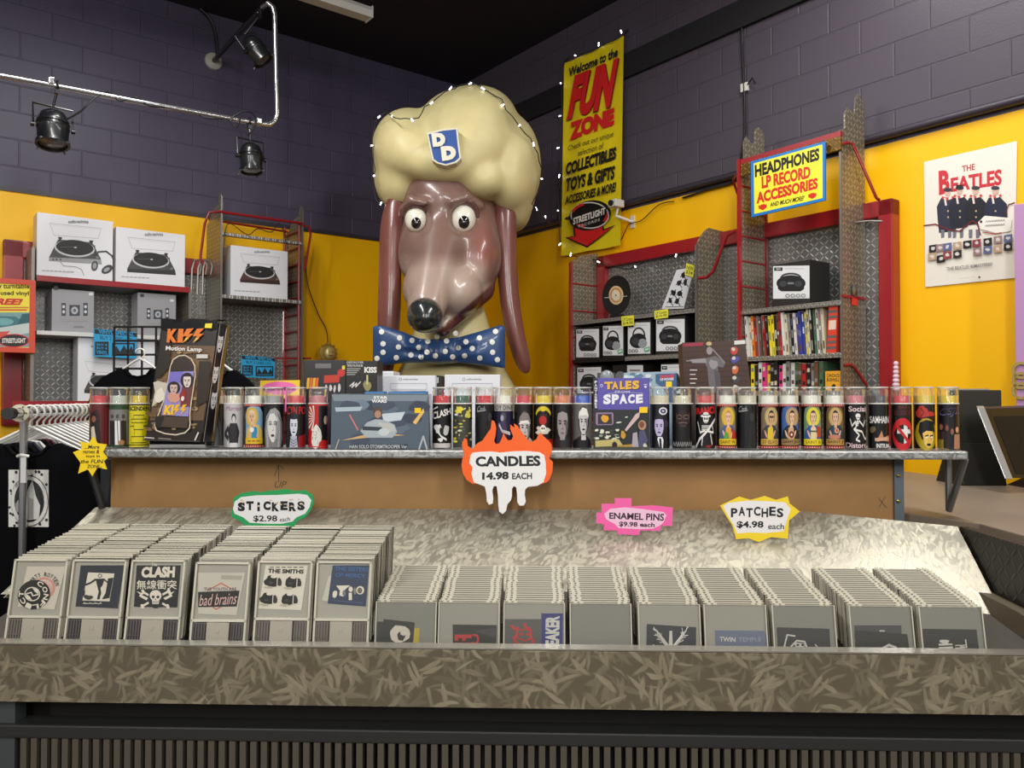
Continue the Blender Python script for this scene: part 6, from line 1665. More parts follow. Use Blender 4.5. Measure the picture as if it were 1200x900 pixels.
# emblem on the cap
CE = crop(420, 90, 5)
Ye = DY0 - 84 * PXM; PE = Plane(WF, Ye)
sh = ((400, 327), (490, 306), (582, 297), (590, 380), (603, 478), (575, 505), (512, 522), (460, 508), (432, 488), (415, 410))
em = MB().extr([PE(*CE(*p)) for p in sh], (0, .10, 0)).build('emblem', mat('emblem_cream', (216, 210, 184), .4), dog, bevel=.006)
a = Art(); a.tr = CE
a.poly([(410, 337), (492, 316), (572, 308), (580, 384), (592, 474), (566, 496), (512, 512), (466, 500), (441, 482), (425, 408)], (14, 70, 146))
a.build('field', PE, em, m=INK)
ORG[em.name] = ORG[dog.name]
def letter(quad, name='letter'):
    v, fs = text_mesh('D', .09); (ax, ay), (bx, by), (cx, cy), (dx, dy) = [CE(*p) for p in quad]; m = MB(); P3 = []
    for u, w in v:
        tx, ty = ax + (bx - ax) * u, ay + (by - ay) * u; lx_, ly = dx + (cx - dx) * u, dy + (cy - dy) * u
        P3.append(PE(lx_ + (tx - lx_) * w, ly + (ty - ly) * w) - Vector((0, .012, 0)))
    m.add(P3, fs); n = len(P3)
    bd = {}
    for f in fs:
        for i in range(len(f)):
            e = (f[i], f[(i + 1) % len(f)]); k = tuple(sorted(e)); bd[k] = None if k in bd else e
    m.add([p + Vector((0, .012, 0)) for p in P3], [])
    for e in bd.values():
        if e: m.f.append((e[1], e[0], e[0] + n, e[1] + n)); m.m.append(0)
    m.build(name, mat('emblem_white', (222, 216, 196), .4), em)
letter(((428, 335), (508, 328), (512, 408), (438, 414))); letter(((482, 412), (570, 404), (575, 486), (492, 496)))
# bow tie
def bt(px):                                                 # top and bottom edge of the bow
    t = np.interp(px, [437, 445, 470, 492, 516, 538, 560, 588, 592], [383, 381, 388, 397, 398, 395, 389, 380.5, 384])
    b = np.interp(px, [437, 445, 470, 492, 516, 538, 560, 588, 592], [427, 429, 426, 425, 427, 425, 428, 431, 431]); return t, b
def bd_(px, py):
    t, b = bt(px); v = (py - t) / (b - t); s = math.sqrt(max(0, 1 - (2 * v - 1) ** 2)) if 0 <= v <= 1 else 0
    wing = np.interp(px, [437, 445, 475, 494, 497, 516, 535, 538, 560, 586, 592], [2, 6, 12, 4, 14, 18, 14, 4, 12, 6, 2])
    near = max(0, 1 - min(abs(px - 496), abs(px - 537)) / 34.)
    pleat = 2.4 * math.sin(v * 15 + px * .03) * near if not (497 < px < 535) else .8 * math.sin(px * 1.1)
    return 62 + wing * (.25 + .75 * s) + pleat * s
m = MB(); NU, NV = 64, 16; fr_pts, bk_pts = [], []
for i in range(NU + 1):
    px = 437 + 155 * i / NU; t, b = bt(px)
    for j in range(NV + 1):
        py = t + (b - t) * j / NV
        fr_pts.append(H(px, py, bd_(px, py))); bk_pts.append(H(px, py, 50))
n = len(fr_pts); ix = lambda i, j: i * (NV + 1) + j
fs = [(ix(i, j), ix(i, j + 1), ix(i + 1, j + 1), ix(i + 1, j)) for i in range(NU) for j in range(NV)]
per = [ix(0, j) for j in range(NV)] + [ix(i, NV) for i in range(NU)] + [ix(NU, j) for j in range(NV, 0, -1)] + [ix(i, 0) for i in range(NU, 0, -1)]
m.add(fr_pts + bk_pts, fs + [tuple(k + n for k in f[::-1]) for f in fs] + [(per[k], per[k] + n, per[(k + 1) % len(per)] + n, per[(k + 1) % len(per)]) for k in range(len(per))])
bow = m.build('bow_tie', mat('bow_blue', (40, 70, 116), .4, coat=.2, noise=.15, nscale=5), dog, smooth=60)
ORG[bow.name] = ORG[dog.name]
C2b = crop(420, 260, 4.5); m = MB()
for x, y in ((122, 580), (130, 643), (130, 688), (98, 720), (217, 612), (211, 660), (200, 716), (283, 625), (277, 702), (318, 662), (366, 630), (362, 687), (330, 712), (414, 605), (406, 706), (465, 628), (458, 683), (497, 712), (528, 665), (512, 588), (567, 632), (560, 706), (600, 668), (638, 612), (640, 718), (723, 578), (706, 634), (708, 688), (733, 727)):
    px, py = C2b(x, y); rg = [(px + 3.2 * math.cos(2 * PI * k / 12), py + 3.2 * math.sin(2 * PI * k / 12)) for k in range(12)]
    m.add([H(a_, b_, bd_(a_, b_) + .7) for a_, b_ in rg] + [H(px, py, bd_(px, py) + 1.2)], [(12, k, (k + 1) % 12) for k in range(12)])
m.build('polka_dots', mat('dot_white', (228, 226, 218), .4), bow, smooth=60)
# neck and base
m = MB(); n = 28; rings = []
for y, w in ((352, 34), (370, 40), (390, 46), (410, 52), (425, 58), (436, 64), (446, 70), (460, 77), (490, 84)):
    rings.append([H(530 + w * math.cos(2 * PI * j / n), y, w * .75 * math.sin(2 * PI * j / n)) for j in range(n)])
for p in rings[-1]: p.z = H(530, 490, 0).z
v = [p for r_ in rings for p in r_]
m.add(v, [(i * n + j, i * n + (j + 1) % n, (i + 1) * n + (j + 1) % n, (i + 1) * n + j) for i in range(len(rings) - 1) for j in range(n)] + [tuple(range(n)), tuple((len(rings) - 1) * n + j for j in range(n))])
m.build('neck', CAP, dog, smooth=60)
b0, b1 = H(440, 491, 0), H(620, 491, 0)
pl_ = thing('plinth', 'black plinth carrying the dog head statue', 'plinth', WF, ((b0.x + b1.x) / 2, DY0, 0))
MB().box(b0.x, b1.x, DY0 - .5, DY0 + .5, 0, b0.z - .001).build('block', BLK, pl_)
MB().box(b0.x - .03, b1.x + .03, DY0 - .53, DY0 + .53, 0, .1).build('foot_board', BLK, pl_)
# ---- strings of tiny lights
BULB = mat('bulb_glow', (240, 244, 255), .3, emit=4.0)
def light_string(label, pts, every, seed, fr_=None, v=None, extra=()):
    rnd = random.Random(seed)
    w = [(H(*p) if fr_ is None else fr_.hit(p[0], p[1], p[2] if len(p) > 2 else v)) for p in pts]
    t = thing('string_lights', label, 'lights', fr_ or WF, w[0], 'strings of small lights')
    dense = []
    for p, q in zip(w, w[1:]):
        k = max(2, int((q - p).length / .05)); dense += [p.lerp(q, i / k) + Vector((rnd.uniform(-.006, .006), rnd.uniform(-.01, 0), rnd.uniform(-.008, .008))) for i in range(k)]
    dense.append(w[-1])
    MB().tube(dense, .004, 5).build('wire', mat('wire_dark', (30, 34, 28), .5), t, smooth=80)
    for i in range(1, len(dense), every):
        p = dense[i] + Vector((rnd.uniform(-.02, .02), -.012, rnd.uniform(-.02, .02)))
        m = MB(); m.tube([dense[i], p.lerp(dense[i], .3)], .005, 6); m.ball(p, .0062, 8, 6); m.build('bulb', BULB, t, smooth=60)
    return t
light_string('small lights strung around the puffy cream cap', [(450, 246, 10), (441, 232, 14), (437, 215, 16), (440, 200, 22), (438, 180, 22), (436, 163, 22), (440, 140, 26), (452, 131, 36), (461, 139, 62), (474, 140, 68), (490, 137, 70), (498, 126, 60), (512, 116, 46), (522, 108, 40), (543, 99, 20), (556, 99, 20), (572, 106, 44), (588, 117, 44), (594, 130, 48), (605, 143, 46), (612, 153, 42), (622, 163, 34), (630, 180, 30), (634, 198, 20), (634, 220, 6), (624, 240, 4), (634, 252, -10), (645, 262, -60)], 4, 3)
light_string('small lights hung down the edge of the yellow banner', [(733, 36), (724, 45), (708, 52), (690, 60), (675, 66), (662, 71), (658, 90), (659, 120), (656, 160), (657, 200), (654, 230), (656, 262), (657, 285)], 5, 5, RF, -.085)
light_string('small lights looped inside the top of the red wall frame', [(664, 300), (690, 302), (714, 312), (739, 316), (757, 306), (780, 300), (800, 296)], 7, 9, RF, -.13)
# ================================================================ lamps, rail and fittings up high
CHROME = mat('chrome_pipe', (206, 206, 208), .18, .9)
LAMPK = mat('lamp_black', (20, 22, 24), .3, coat=.3)
V3 = -1.3
A3 = lambda px, py, v=V3: LF.hit(px, py, v)
rl = thing('light_rail', 'bent chrome pipe rail reaching out from the left wall, carrying stage lamps', 'rail', LF, A3(250, 72, 0))
pipe = [A3(-60, 76), A3(0, 88), A3(150, 117), A3(305, 145.5), A3(316, 146), A3(322, 142), A3(325, 134), A3(323.5, 80), A3(322, 18), A3(320, 8), A3(314, 4), A3(308, 8, -1.2)]
MB().tube(pipe, .018, 10).build('pipe', CHROME, rl, smooth=50)
MB().tube([A3(308, 8, -1.2), A3(250, 72, -.01)], .02, 10).build('wall_arm', LAMPK, rl, smooth=50)
c = A3(250, 72, -.001); MB().lathe([(.0, 0), (.075, 0), (.07, .015), (.03, .03), (0, .03)], c, 20, axis=(0, -1, 0)).build('flange', mat('flange_grey', (150, 148, 140), .5), rl, smooth=40)
MB().box(A3(56, 90).x, A3(63, 96).x, V3 - .03, V3 + .03, A3(57, 99).z, A3(57, 91).z).build('coupling', CHROME, rl, bevel=.008)
MB().box(A3(299, 138).x, A3(306, 146).x, V3 - .03, V3 + .03, A3(302, 146).z, A3(302, 139).z).build('coupling', CHROME, rl, bevel=.008)
ARM = [A3(308, 8, -1.2), A3(250, 72, -.01)]
def stage_lamp(label, hang, body, r, h, axis, v=V3, swing=0.0):
    """can lamp: body from back dome to front rim along axis; yoke and clamp up to the pipe"""
    c = A3(*body, v); top = A3(*hang, v)
    src = ARM if v > V3 else pipe
    for p_, q_ in zip(src, src[1:]):
        lo_, hi_ = sorted((p_.x, q_.x))
        if lo_ <= top.x <= hi_ and hi_ - lo_ > .01: top = p_.lerp(q_, (top.x - p_.x) / (q_.x - p_.x)); break
    if v > V3: c = c + Vector((0, top.y - v, 0))
    ax = Vector(axis).normalized()
    t = thing('stage_lamp', label, 'lamp', LF, top, 'black can lamps on the chrome rail')
    b = c - ax * h * .5
    prof = [(.0, 0), (r * .45, .02 * h), (r * .78, .12 * h), (r * .95, .28 * h), (r * .97, .34 * h), (r * 1.03, .36 * h), (r * 1.03, .42 * h), (r * .97, .44 * h), (r * .97, .50 * h), (r * 1.02, .52 * h), (r * .97, .56 * h), (r * .93, .9 * h), (r * 1.05, .92 * h), (r * 1.05, h), (r * .9, h), (r * .86, .8 * h), (0, .75 * h)]
    MB().lathe(prof, b, 24, axis=ax).build('can', LAMPK, t, smooth=35)
    MB().lathe([(r * .85, .93 * h), (r * .5, .955 * h), (0, .96 * h)], b, 20, axis=ax).build('lens', mat('lens_grey', (110, 112, 116), .1), t, smooth=40)
    side = ax.orthogonal().normalized()
    s = Vector((1, 0, 0)) - ax * ax.x; s.normalize()
    up = -ax if abs(ax.z) > .5 else Vector((0, 0, 1))
    pv = b + ax * h * .5
    yk = [pv + s * r * 1.15, pv + s * r * 1.2 + up * h * .62, pv - s * r * 1.2 + up * h * .62, pv - s * r * 1.15]
    MB().tube(yk, .007, 6).build('yoke', LAMPK, t)
    for q in (1, -1): MB().lathe([(0, 0), (.016, 0), (.016, .02), (0, .022)], pv + s * q * r * 1.1, 10, axis=s * q).build('knob', LAMPK, t, smooth=40)
    m = MB(); m.tube([pv + up * h * .62, top - Vector((0, 0, .03))], .008, 6); m.build('stem', LAMPK, t)
    m = MB(); m.tube([top + Vector((0, .028 * math.cos(k * .5), .028 * math.sin(k * .5))) for k in range(-4, 9)], .008, 6); m.box(top.x - .012, top.x + .012, top.y - .02, top.y + .02, top.z - .05, top.z - .022); m.build('clamp', LAMPK, t)
    w2 = ax.cross(s)
    for k in range(4):
        d = (s * math.cos(PI / 4 + k * PI / 2) + w2 * math.sin(PI / 4 + k * PI / 2))
        MB().tube([b + ax * h * .97 + d * r * .95, b + ax * h * 1.02 + d * r * 1.22], .006, 5).build('clip', mat('clip_grey', (110, 106, 100), .4, .6), t)
stage_lamp('largest black can lamp hanging at the left end of the chrome rail', (67, 99), (62, 150), .092, .235, (-.03, -.22, -1))
stage_lamp('black can lamp hanging below the corner of the chrome rail', (292, 144), (294, 185), .082, .215, (0, -.12, -1))
stage_lamp('tilted black can lamp on the high arm near the ceiling', (304, 14), (299, 58), .075, .21, (.45, -.25, -.75), -1.15)
def rail_cord(label, pts, v=V3 - .03): return cable('extension_cord', label, pts, LF, v, .006, (22, 22, 26), 'cords of the rail lamps', 'cable')
rail_cord('black cord wrapped along the rail between the two hanging lamps', [(78, 140), (95, 130), (112, 114), (128, 108, V3 + .03), (140, 118), (160, 114, V3 + .03), (176, 124), (222, 128, V3 + .03), (240, 138), (266, 140), (276, 150), (282, 138)])
rail_cord('black cord looping over the corner lamp of the rail', [(270, 142), (274, 136), (285, 131), (295, 132), (300, 140), (298, 150), (290, 158)])
cable('extension_cord', 'black cord hanging from the ceiling to the wall flange', [(234, 10), (246, 22), (252, 38), (254, 55), (255, 66)], LF, -.03, .012, (20, 20, 24), None, 'cable')
# ceiling strip light, switched off
Pz = CEIL - .28
t0, t1 = LF.hitz(331, -10, Pz), LF.hitz(431, 26, Pz)
yv = t0.y
t = thing('strip_light', 'white strip light fitting below the dark ceiling', 'lamp', LF, (t0.x, yv, Pz + .1))
x0, x1 = t0.x - 1.2, LF.hit(432, 26, yv).x
MB().prismx([(yv - .05, Pz), (yv + .05, Pz), (yv + .06, Pz + .05), (yv + .035, Pz + .09), (yv - .035, Pz + .09), (yv - .06, Pz + .05)], x0, x1).build('housing', mat('fitting_white', (206, 204, 200), .4), t)
MB().box(x1, x1 + .01, yv - .06, yv + .06, Pz - .005, Pz + .09).build('end_cap', MATS['fitting_white'], t)
for k in (.2, 1.0): MB().tube([(x1 - k, yv, Pz + .08), (x1 - k, yv, CEIL)], .008, 6).build('hanger', STEEL, t)
# security camera beside the banner
c = RF.hit(722, 239, -.14)
t = thing('security_camera', 'small white camera on an arm beside the bottom of the banner', 'camera', RF, c)
WHT_ = mat('plastic_white', (206, 202, 194), .4)
MB().box(c.x - .045, c.x + .045, c.y - .05, c.y + .05, c.z - .03, c.z + .03).build('housing', WHT_, t, bevel=.008)
MB().lathe([(0, 0), (.022, 0), (.022, .02), (.015, .022), (0, .018)], c + Vector((0, -.05, -.0)), 14, axis=(0, -1, 0)).build('lens', BLK, t, smooth=40)
e = RF.hit(741, 260, -.01)
MB().tube([c + Vector((0, .02, -.03)), RF.hit(722, 253, -.13), e], .013, 8).build('arm', WHT_, t, smooth=40)
MB().box(e.x - .02, e.x + .02, -.012, 0, e.z - .05, e.z + .05).build('wall_plate', WHT_, t)
cable('camera_cable', 'thin black cable looping below the small white camera', [(720, 255), (716, 275), (726, 282), (733, 270), (738, 262), (752, 258), (772, 240), (790, 236)], RF, -.03, .004, (24, 22, 22))
cable('wall_cable', 'black cable dropping down the purple block wall above the ladder bay', [(869, 24), (870, 60), (872, 100), (873, 150), (870, 175), (866, 200), (858, 214), (830, 222), (800, 232)], RF, -.02, .008, (14, 13, 15))
c = RF.hit(874, 103, -.001)
t = thing('wall_socket', 'small pale socket on the purple wall beside the black cable', 'socket', RF, c)
MB().box(c.x - .03, c.x + .03, -.025, -.001, c.z - .03, c.z + .03).build('plate', WHT_, t, bevel=.004)
MB().tube([c + Vector((.03, -.02, .01)), c + Vector((.09, -.05, .03)), c + Vector((.1, -.03, -.01))], .006, 6).build('plug_wire', BLK, t)

# ================================================================ goods between the candles
def flat_box(name, label, cat, quad, v, d, col, draw, tr=None, group=None, foil=GLOSS, fr_=CF, zbase=None, side=None, z_to=None):
    """carton with a four-cornered front given in photo pixels"""
    P = Plane(fr_, v); w = [P(*p) for p in quad]
    if zbase is not None:
        for i in (2, 3): w[i] = Vector((w[i].x, w[i].y, zbase))
    t = thing(name, label, cat, fr_, ((w[2] + w[3]) / 2) + Vector((0, d / 2, 0)), group)
    MB().extr(w, (0, d, 0)).build('carton', col, t, bevel=.002)
    a = Art(); a.tr = tr; draw(a); a.build('artwork', Plane(fr_, v - .0004), t, m=foil)
    return t
CK = crop(160, 370, 5.625); FL = (226, 120, 30); FY = (236, 186, 50)
def d_kiss(a):
    a.poly([(180, 50), (535, 50), (430, 828), (60, 822)], (43, 34, 29))
    a.poly([(172, 190), (520, 200), (440, 690), (88, 690)], (107, 82, 58)); a.poly([(150, 260), (505, 300), (470, 560), (120, 540)], (127, 98, 68))
    for k in range(90):
        rnd = random.Random(k); y = 200 + rnd.random() * 560; x0 = 175 - (y - 60) * .15; a.blot(x0 + rnd.random() * 320, y, 16 + rnd.random() * 22, 9 + rnd.random() * 12, random.Random(k + 50).choice([(133, 104, 72), (116, 88, 60), (150, 118, 84), (89, 69, 49), (101, 78, 55), (168, 136, 95)]), 9, .5, k)
    a.poly([(170, 195), (235, 180), (225, 340), (150, 420), (130, 400)], (43, 34, 29)); a.poly([(420, 300), (500, 300), (470, 560), (400, 600)], (49, 39, 31)); a.poly([(88, 760), (436, 770), (428, 828), (60, 822)], (43, 34, 29))
    a.poly([(120, 440), (150, 430), (215, 445), (205, 520), (150, 570), (110, 600), (130, 500)], (196, 188, 170)); a.blot(160, 520, 40, 60, (222, 214, 196), 11, .5, 4)
    for k, (ch, x) in enumerate((('K', 215), ('I', 285), ('S', 318), ('S', 385))):
        q = [(x, 88), (x + (66 if k != 1 else 34), 88), (x + (60 if k != 1 else 28), 178), (x - 8, 178)]
        if k < 2: a.text(ch, q, FL, .07)
        else:
            B = lambda u, v_: (x + 70 * u - 10 * v_, 84 + 98 * v_)
            a.poly([B(.98, 0), B(.3, .04), B(0, .55), B(.42, .52), B(.05, 1), B(1.0, .36), B(.55, .38)], FL)
            a.poly([B(.34, .62), B(.05, 1), B(.62, .66)], FY)
    a.text('Motion Lamp', [(204, 200), (440, 210), (438, 246), (200, 236)], (232, 228, 222), .03)
    a.rect(404, 256, 478, 282, (206, 202, 196)); a.poly([(462, 54), (508, 52), (504, 84), (458, 82)], (240, 220, 30))
    G = (214, 200, 176)
    a.line([(130, 720), (150, 660), (205, 520), (232, 340), (250, 290), (290, 265), (330, 262), (370, 285), (394, 330), (396, 400), (372, 560), (362, 640), (362, 720)], 7, G); a.line([(130, 720), (142, 755), (200, 776), (270, 784), (330, 770), (360, 740), (364, 700)], 8, G)
    a.poly([(238, 330), (262, 290), (300, 272), (350, 282), (384, 330), (388, 366), (232, 366)], (54, 42, 36))
    a.poly([(232, 370), (390, 366), (352, 664), (176, 654)], (150, 140, 196)); a.poly([(232, 370), (320, 368), (310, 440), (222, 450)], (120, 110, 190)); a.poly([(310, 470), (384, 440), (362, 600), (300, 600)], (110, 60, 60))
    a.face(345, 432, 54, 80, (222, 206, 196), (36, 28, 30), (40, 24, 28), top=.4, side=.3); a.face(258, 480, 52, 66, (206, 176, 166), (40, 32, 34), (60, 36, 40), top=.4, side=.3)
    a.blot(260, 540, 50, 40, (206, 150, 130), 9, .3, 3); a.blot(320, 530, 26, 50, (150, 44, 40), 8, .3, 6); a.blot(318, 545, 14, 20, (226, 222, 220), 7, .3, 2)
    a.text('KI', [(202, 588), (262, 586), (254, 654), (190, 652)], (240, 190, 40), .06)
    for x in (262, 306):
        B = lambda u, v_: (x + 40 * u - 8 * v_, 584 + 74 * v_)
        a.poly([B(.98, 0), B(.3, .04), B(0, .55), B(.42, .52), B(.05, 1), B(1.0, .36), B(.55, .38)], (240, 180, 40))
    a.poly([(150, 660), (356, 668), (350, 740), (140, 730)], (76, 62, 50)); a.poly([(140, 662), (200, 664), (170, 740), (136, 730)], (40, 34, 30))
    a.line([(420, 770), (395, 826)], 10, (206, 202, 196)); a.line([(60, 815), (430, 826)], 9, (60, 56, 54)); a.line([(70, 800), (130, 806)], 8, (190, 186, 180)); a.line([(160, 806), (240, 812)], 6, (150, 140, 130))
P = Plane(CF, 2.60); w = [P(*p) for p in ((189, 380), (256, 379), (237, 518.5), (170, 516.5))]
for i in (2, 3): w[i].z = max(w[i].z, SHZ + .004)
kb = thing('lamp_box', 'tall dark boxed motion lamp in torn black wrapping, leaning to the right', 'box', CF, (w[2] + w[3]) / 2)
MB().extr(w, (.008, .075, -.0)).build('carton', mat('carton_black', (24, 21, 20), .3, coat=.3), kb, bevel=.003)
a = Art(); a.tr = CK; d_kiss(a); a.build('artwork', Plane(CF, 2.5996), kb, m=GLOSS)
a = Art()
a.rect(0, 0, 1, 1, (22, 21, 22)); a.rect(.75, 0, 1, 1, (120, 96, 30))
for (x, y) in ((.35, .16), (.3, .42), (.45, .64)): a.face(x, y, .5, .16, (222, 220, 218), (30, 29, 31), (20, 18, 20), top=.6, side=.3)
a.line([(.08, .02), (.04, .98)], .05, (170, 166, 160)); a.line([(.7, .05), (.6, .4), (.8, .9)], .06, (206, 202, 196))
ra_, rb2, rc_ = w[1], w[2], Vector((.008, .075, 0))
a.build('side_print', lambda x, y, l: ra_.lerp(rb2, y) + rc_ * x + Vector((.0006 + l * 6e-5, 0, 0)), kb, m=GLOSS)
m = MB(); t1_, t2_ = w[0], w[1]; top = []
rnd = random.Random(2)
for i in range(9): top.append(t1_.lerp(t2_, i / 8) + Vector((0, -.004, rnd.uniform(.004, .02))))
m.add(top + [p + Vector((.004, .08, rnd.uniform(-.004, .006))) for p in top] + [t1_.lerp(t2_, i / 8) + Vector((0, -.003, -.018 - .008 * (i % 2))) for i in range(9)], [(i, i + 1, i + 10, i + 9) for i in range(8)] + [(i, i + 1, 19 + i, 18 + i) for i in range(8)])
m.build('torn_wrapping', mat('black_wrap', (20, 19, 20), .2), kb, smooth=20)
f0, f1 = CF.hit(176, 520, 2.596), CF.hit(246, 520, 2.596)
MB().prismz([(f0.x, 2.596), (f1.x - .02, 2.596), (f1.x + .01, 2.583), (f0.x + .04, 2.583)], SHZ + .0005, SHZ + .0035).build('flap', mat('flap_grey', (70, 68, 66), .5), kb)
CS = crop(250, 420, 4)
def d_sw(a):  # print colours lightened to carry bright reflections of the wrap
    a.poly([(555, 170), (1008, 170), (1012, 424), (550, 424)], (83, 96, 109)); a.poly([(555, 170), (1008, 170), (1000, 200), (565, 200)], (124, 137, 145))
    rnd = random.Random(8)
    for k in range(14): a.blot(600 + rnd.random() * 370, 215 + rnd.random() * 170, 60, 30, rnd.choice([(96, 109, 124), (70, 80, 96), (111, 127, 143), (59, 67, 83)]), 10, .3, k)
    a.poly([(570, 230), (700, 226), (690, 246), (575, 250)], (170, 186, 196)); a.line([(640, 265), (678, 335)], 7, (206, 120, 116)); a.poly([(600, 385), (760, 345), (900, 360), (720, 372)], (206, 170, 120)); a.poly([(790, 260), (900, 250), (880, 290), (800, 300)], (196, 206, 214)); a.poly([(935, 300), (985, 235), (990, 250), (950, 310)], (226, 186, 110))
    a.poly([(690, 340), (720, 300), (760, 285), (800, 288), (850, 310), (862, 345), (840, 372), (720, 372)], (166, 176, 182)); a.poly([(770, 300), (840, 306), (856, 340), (800, 350)], (186, 188, 184)); a.ell(772, 252, 22, 24, (91, 70, 59)); a.ell(772, 262, 15, 18, (176, 134, 110)); a.poly([(700, 318), (790, 322), (800, 340), (700, 336)], (57, 62, 70)); a.ell(800, 345, 26, 18, (195, 202, 205))
    a.text('STAR', (752, 177, 818, 190), (236, 236, 232), .04); a.text('WARS', (742, 192, 814, 208), (236, 236, 232), .04)
    a.poly([(944, 232), (974, 232), (974, 256), (944, 256)], (240, 196, 24))
    a.rect(640, 402, 912, 424, (52, 57, 65)); a.text('HAN SOLO STORMTROOPER Ver.', (640, 405, 912, 422), (200, 204, 206), .01)
    a.line([(965, 424), (985, 365), (1002, 424)], 8, (176, 180, 184)); a.line([(575, 424), (590, 380)], 5, (190, 170, 150))
flat_box('boxed_model_kit', 'wide shrink wrapped silver grey model kit box between the candles', 'box', ((389, 461.5), (502, 461.5), (503, 526), (387.5, 526)), 2.60, .085, mat('box_steel', (72, 80, 88), .2, coat=.4), d_sw, CS, zbase=SHZ + .0005)
CT5 = crop(690, 430, 8)
def d_tales(a):
    a.rect(44, 104, 568, 770, (44, 46, 48)); a.rect(84, 104, 564, 400, (92, 82, 166)); a.rect(46, 108, 84, 400, (34, 32, 44))
    for i, ch in enumerate('FANTASIES'): a.text(ch, (54, 130 + i * 29, 78, 154 + i * 29), (226, 222, 226), .03)
    Y = (226, 176, 66)
    for c_, dx in (((30, 26, 30), 5), (Y, 0)):
        for i, (ch, x, w_) in enumerate((('T', 145, 80), ('A', 215, 62), ('L', 290, 48), ('E', 342, 58), ('S', 405, 68))): a.text(ch, [(x + dx, 140 - i * 3 + dx), (x + w_ + dx, 138 - i * 3 + dx), (x + w_ + dx, 208 - i + dx), (x + dx, 212 + dx)], c_, .06)
    a.text('FROM', (245, 222, 385, 246), (190, 184, 216), .02)
    for i, (ch, x, w_) in enumerate((('S', 135, 72), ('P', 215, 66), ('A', 285, 74), ('C', 366, 64), ('E', 440, 66))): a.text(ch, [(x, 258 - abs(2 - i) * 0), (x + w_, 254), (x + w_, 348 - i * 3), (x, 352 - i * 2)], (232, 230, 236), .06)
    a.line([(180, 250), (340, 236), (506, 246)], 5, (170, 164, 200)); a.ell(118, 176, 14, 16, (190, 184, 210)); a.ell(118, 176, 8, 9, (92, 82, 166)); a.line([(515, 165), (545, 163)], 6, (216, 212, 226)); a.ell(530, 186, 12, 12, (216, 212, 226))
    a.poly([(72, 428), (220, 426), (230, 440), (230, 530), (218, 545), (76, 546), (64, 532), (64, 442)], (150, 120, 150)); a.poly([(84, 442), (212, 440), (218, 530), (210, 536), (84, 536)], (50, 50, 60)); a.blot(150, 485, 40, 42, (222, 160, 40), 9, .3, 3)
    a.poly([(335, 590), (440, 440), (480, 420), (470, 470), (350, 605)], (206, 176, 176)); a.ell(280, 520, 26, 7, (206, 206, 190), -8); a.ell(352, 470, 14, 6, (206, 206, 190), -10)
    rnd = random.Random(3)
    for k in range(26): a.blot(60 + rnd.random() * 230, 590 + rnd.random() * 100, 26, 15, rnd.choice([(206, 206, 180), (40, 50, 44), (150, 160, 130), (226, 222, 200), (60, 70, 60)]), 7, .4, k)
    a.poly([(60, 690), (280, 676), (320, 740), (60, 748)], (190, 176, 110)); a.blot(320, 640, 34, 50, (196, 150, 50), 9, .4, 5); a.poly([(230, 740), (420, 720), (420, 766), (230, 768)], (176, 140, 46)); a.blot(240, 730, 30, 34, (40, 34, 34), 8, .3, 7)
    a.ell(498, 545, 38, 46, (176, 140, 106)); a.ell(494, 540, 24, 30, (120, 76, 56)); a.poly([(470, 600), (520, 590), (550, 690), (520, 766), (460, 766)], (76, 80, 110)); a.poly([(410, 620), (450, 610), (466, 766), (400, 766)], (170, 160, 170)); a.blot(525, 740, 22, 30, (206, 196, 186), 7, .3, 8)
    a.poly([(472, 376), (548, 374), (546, 430), (470, 430)], (244, 200, 30)); a.poly([(44, 748), (568, 748), (568, 770), (44, 770)], (70, 70, 60))
flat_box('comic_book', 'purple and dark comic book standing between candles, titled in yellow and white', 'book', ((695.5, 443), (761, 443), (761.5, 526.5), (695.5, 526.5)), 2.625, .014, mat('comic_cover', (74, 66, 130), .3), d_tales, CT5, zbase=SHZ + .0005)
# ---- things on a rear table, seen above and between the candles
TZ = 1.27
tb = thing('rear_table', 'dark table behind the counter carrying boxes and toys', 'table', CF, (0, 3.3, 0))
MB().box(-1.25, .95, 2.95, 3.75, TZ - .03, TZ).build('tabletop', mat('table_dark', (40, 36, 34), .5), tb, bevel=.004)
for x in (-1.2, .9):
    for y in (3.0, 3.7): MB().box(x - .02, x + .02, y - .02, y + .02, 0, TZ - .03).build('leg', BLK, tb)
def d_dk(a):
    a.poly([(428, 12), (620, 12), (618, 180), (428, 180)], (30, 27, 28)); a.rect(478, 24, 552, 46, (110, 106, 108))
    for k in range(4): a.poly([(440 + k * 14, 92), (452 + k * 14, 90), (448 + k * 14, 142), (436 + k * 14, 142)], (216, 100, 36) if k % 2 else (226, 170, 40))
    a.poly([(520, 80), (595, 76), (590, 112), (518, 116)], (190, 52, 30)); a.ell(600, 68, 18, 18, (200, 40, 34)); a.rect(604, 34, 618, 52, (226, 200, 40))
    for k in range(4): a.blot(530 + k * 20, 140, 9, 24, (206, 200, 200), 7, .5, k)
flat_box('boxed_figure_set', 'dark boxed set with orange flame lettering, left of the signed one', 'box', ((356, 422), (404.5, 422), (404.5, 470), (356, 470)), 3.05, .12, mat('carton_dark', (28, 25, 26), .35), d_dk, CS, zbase=TZ)
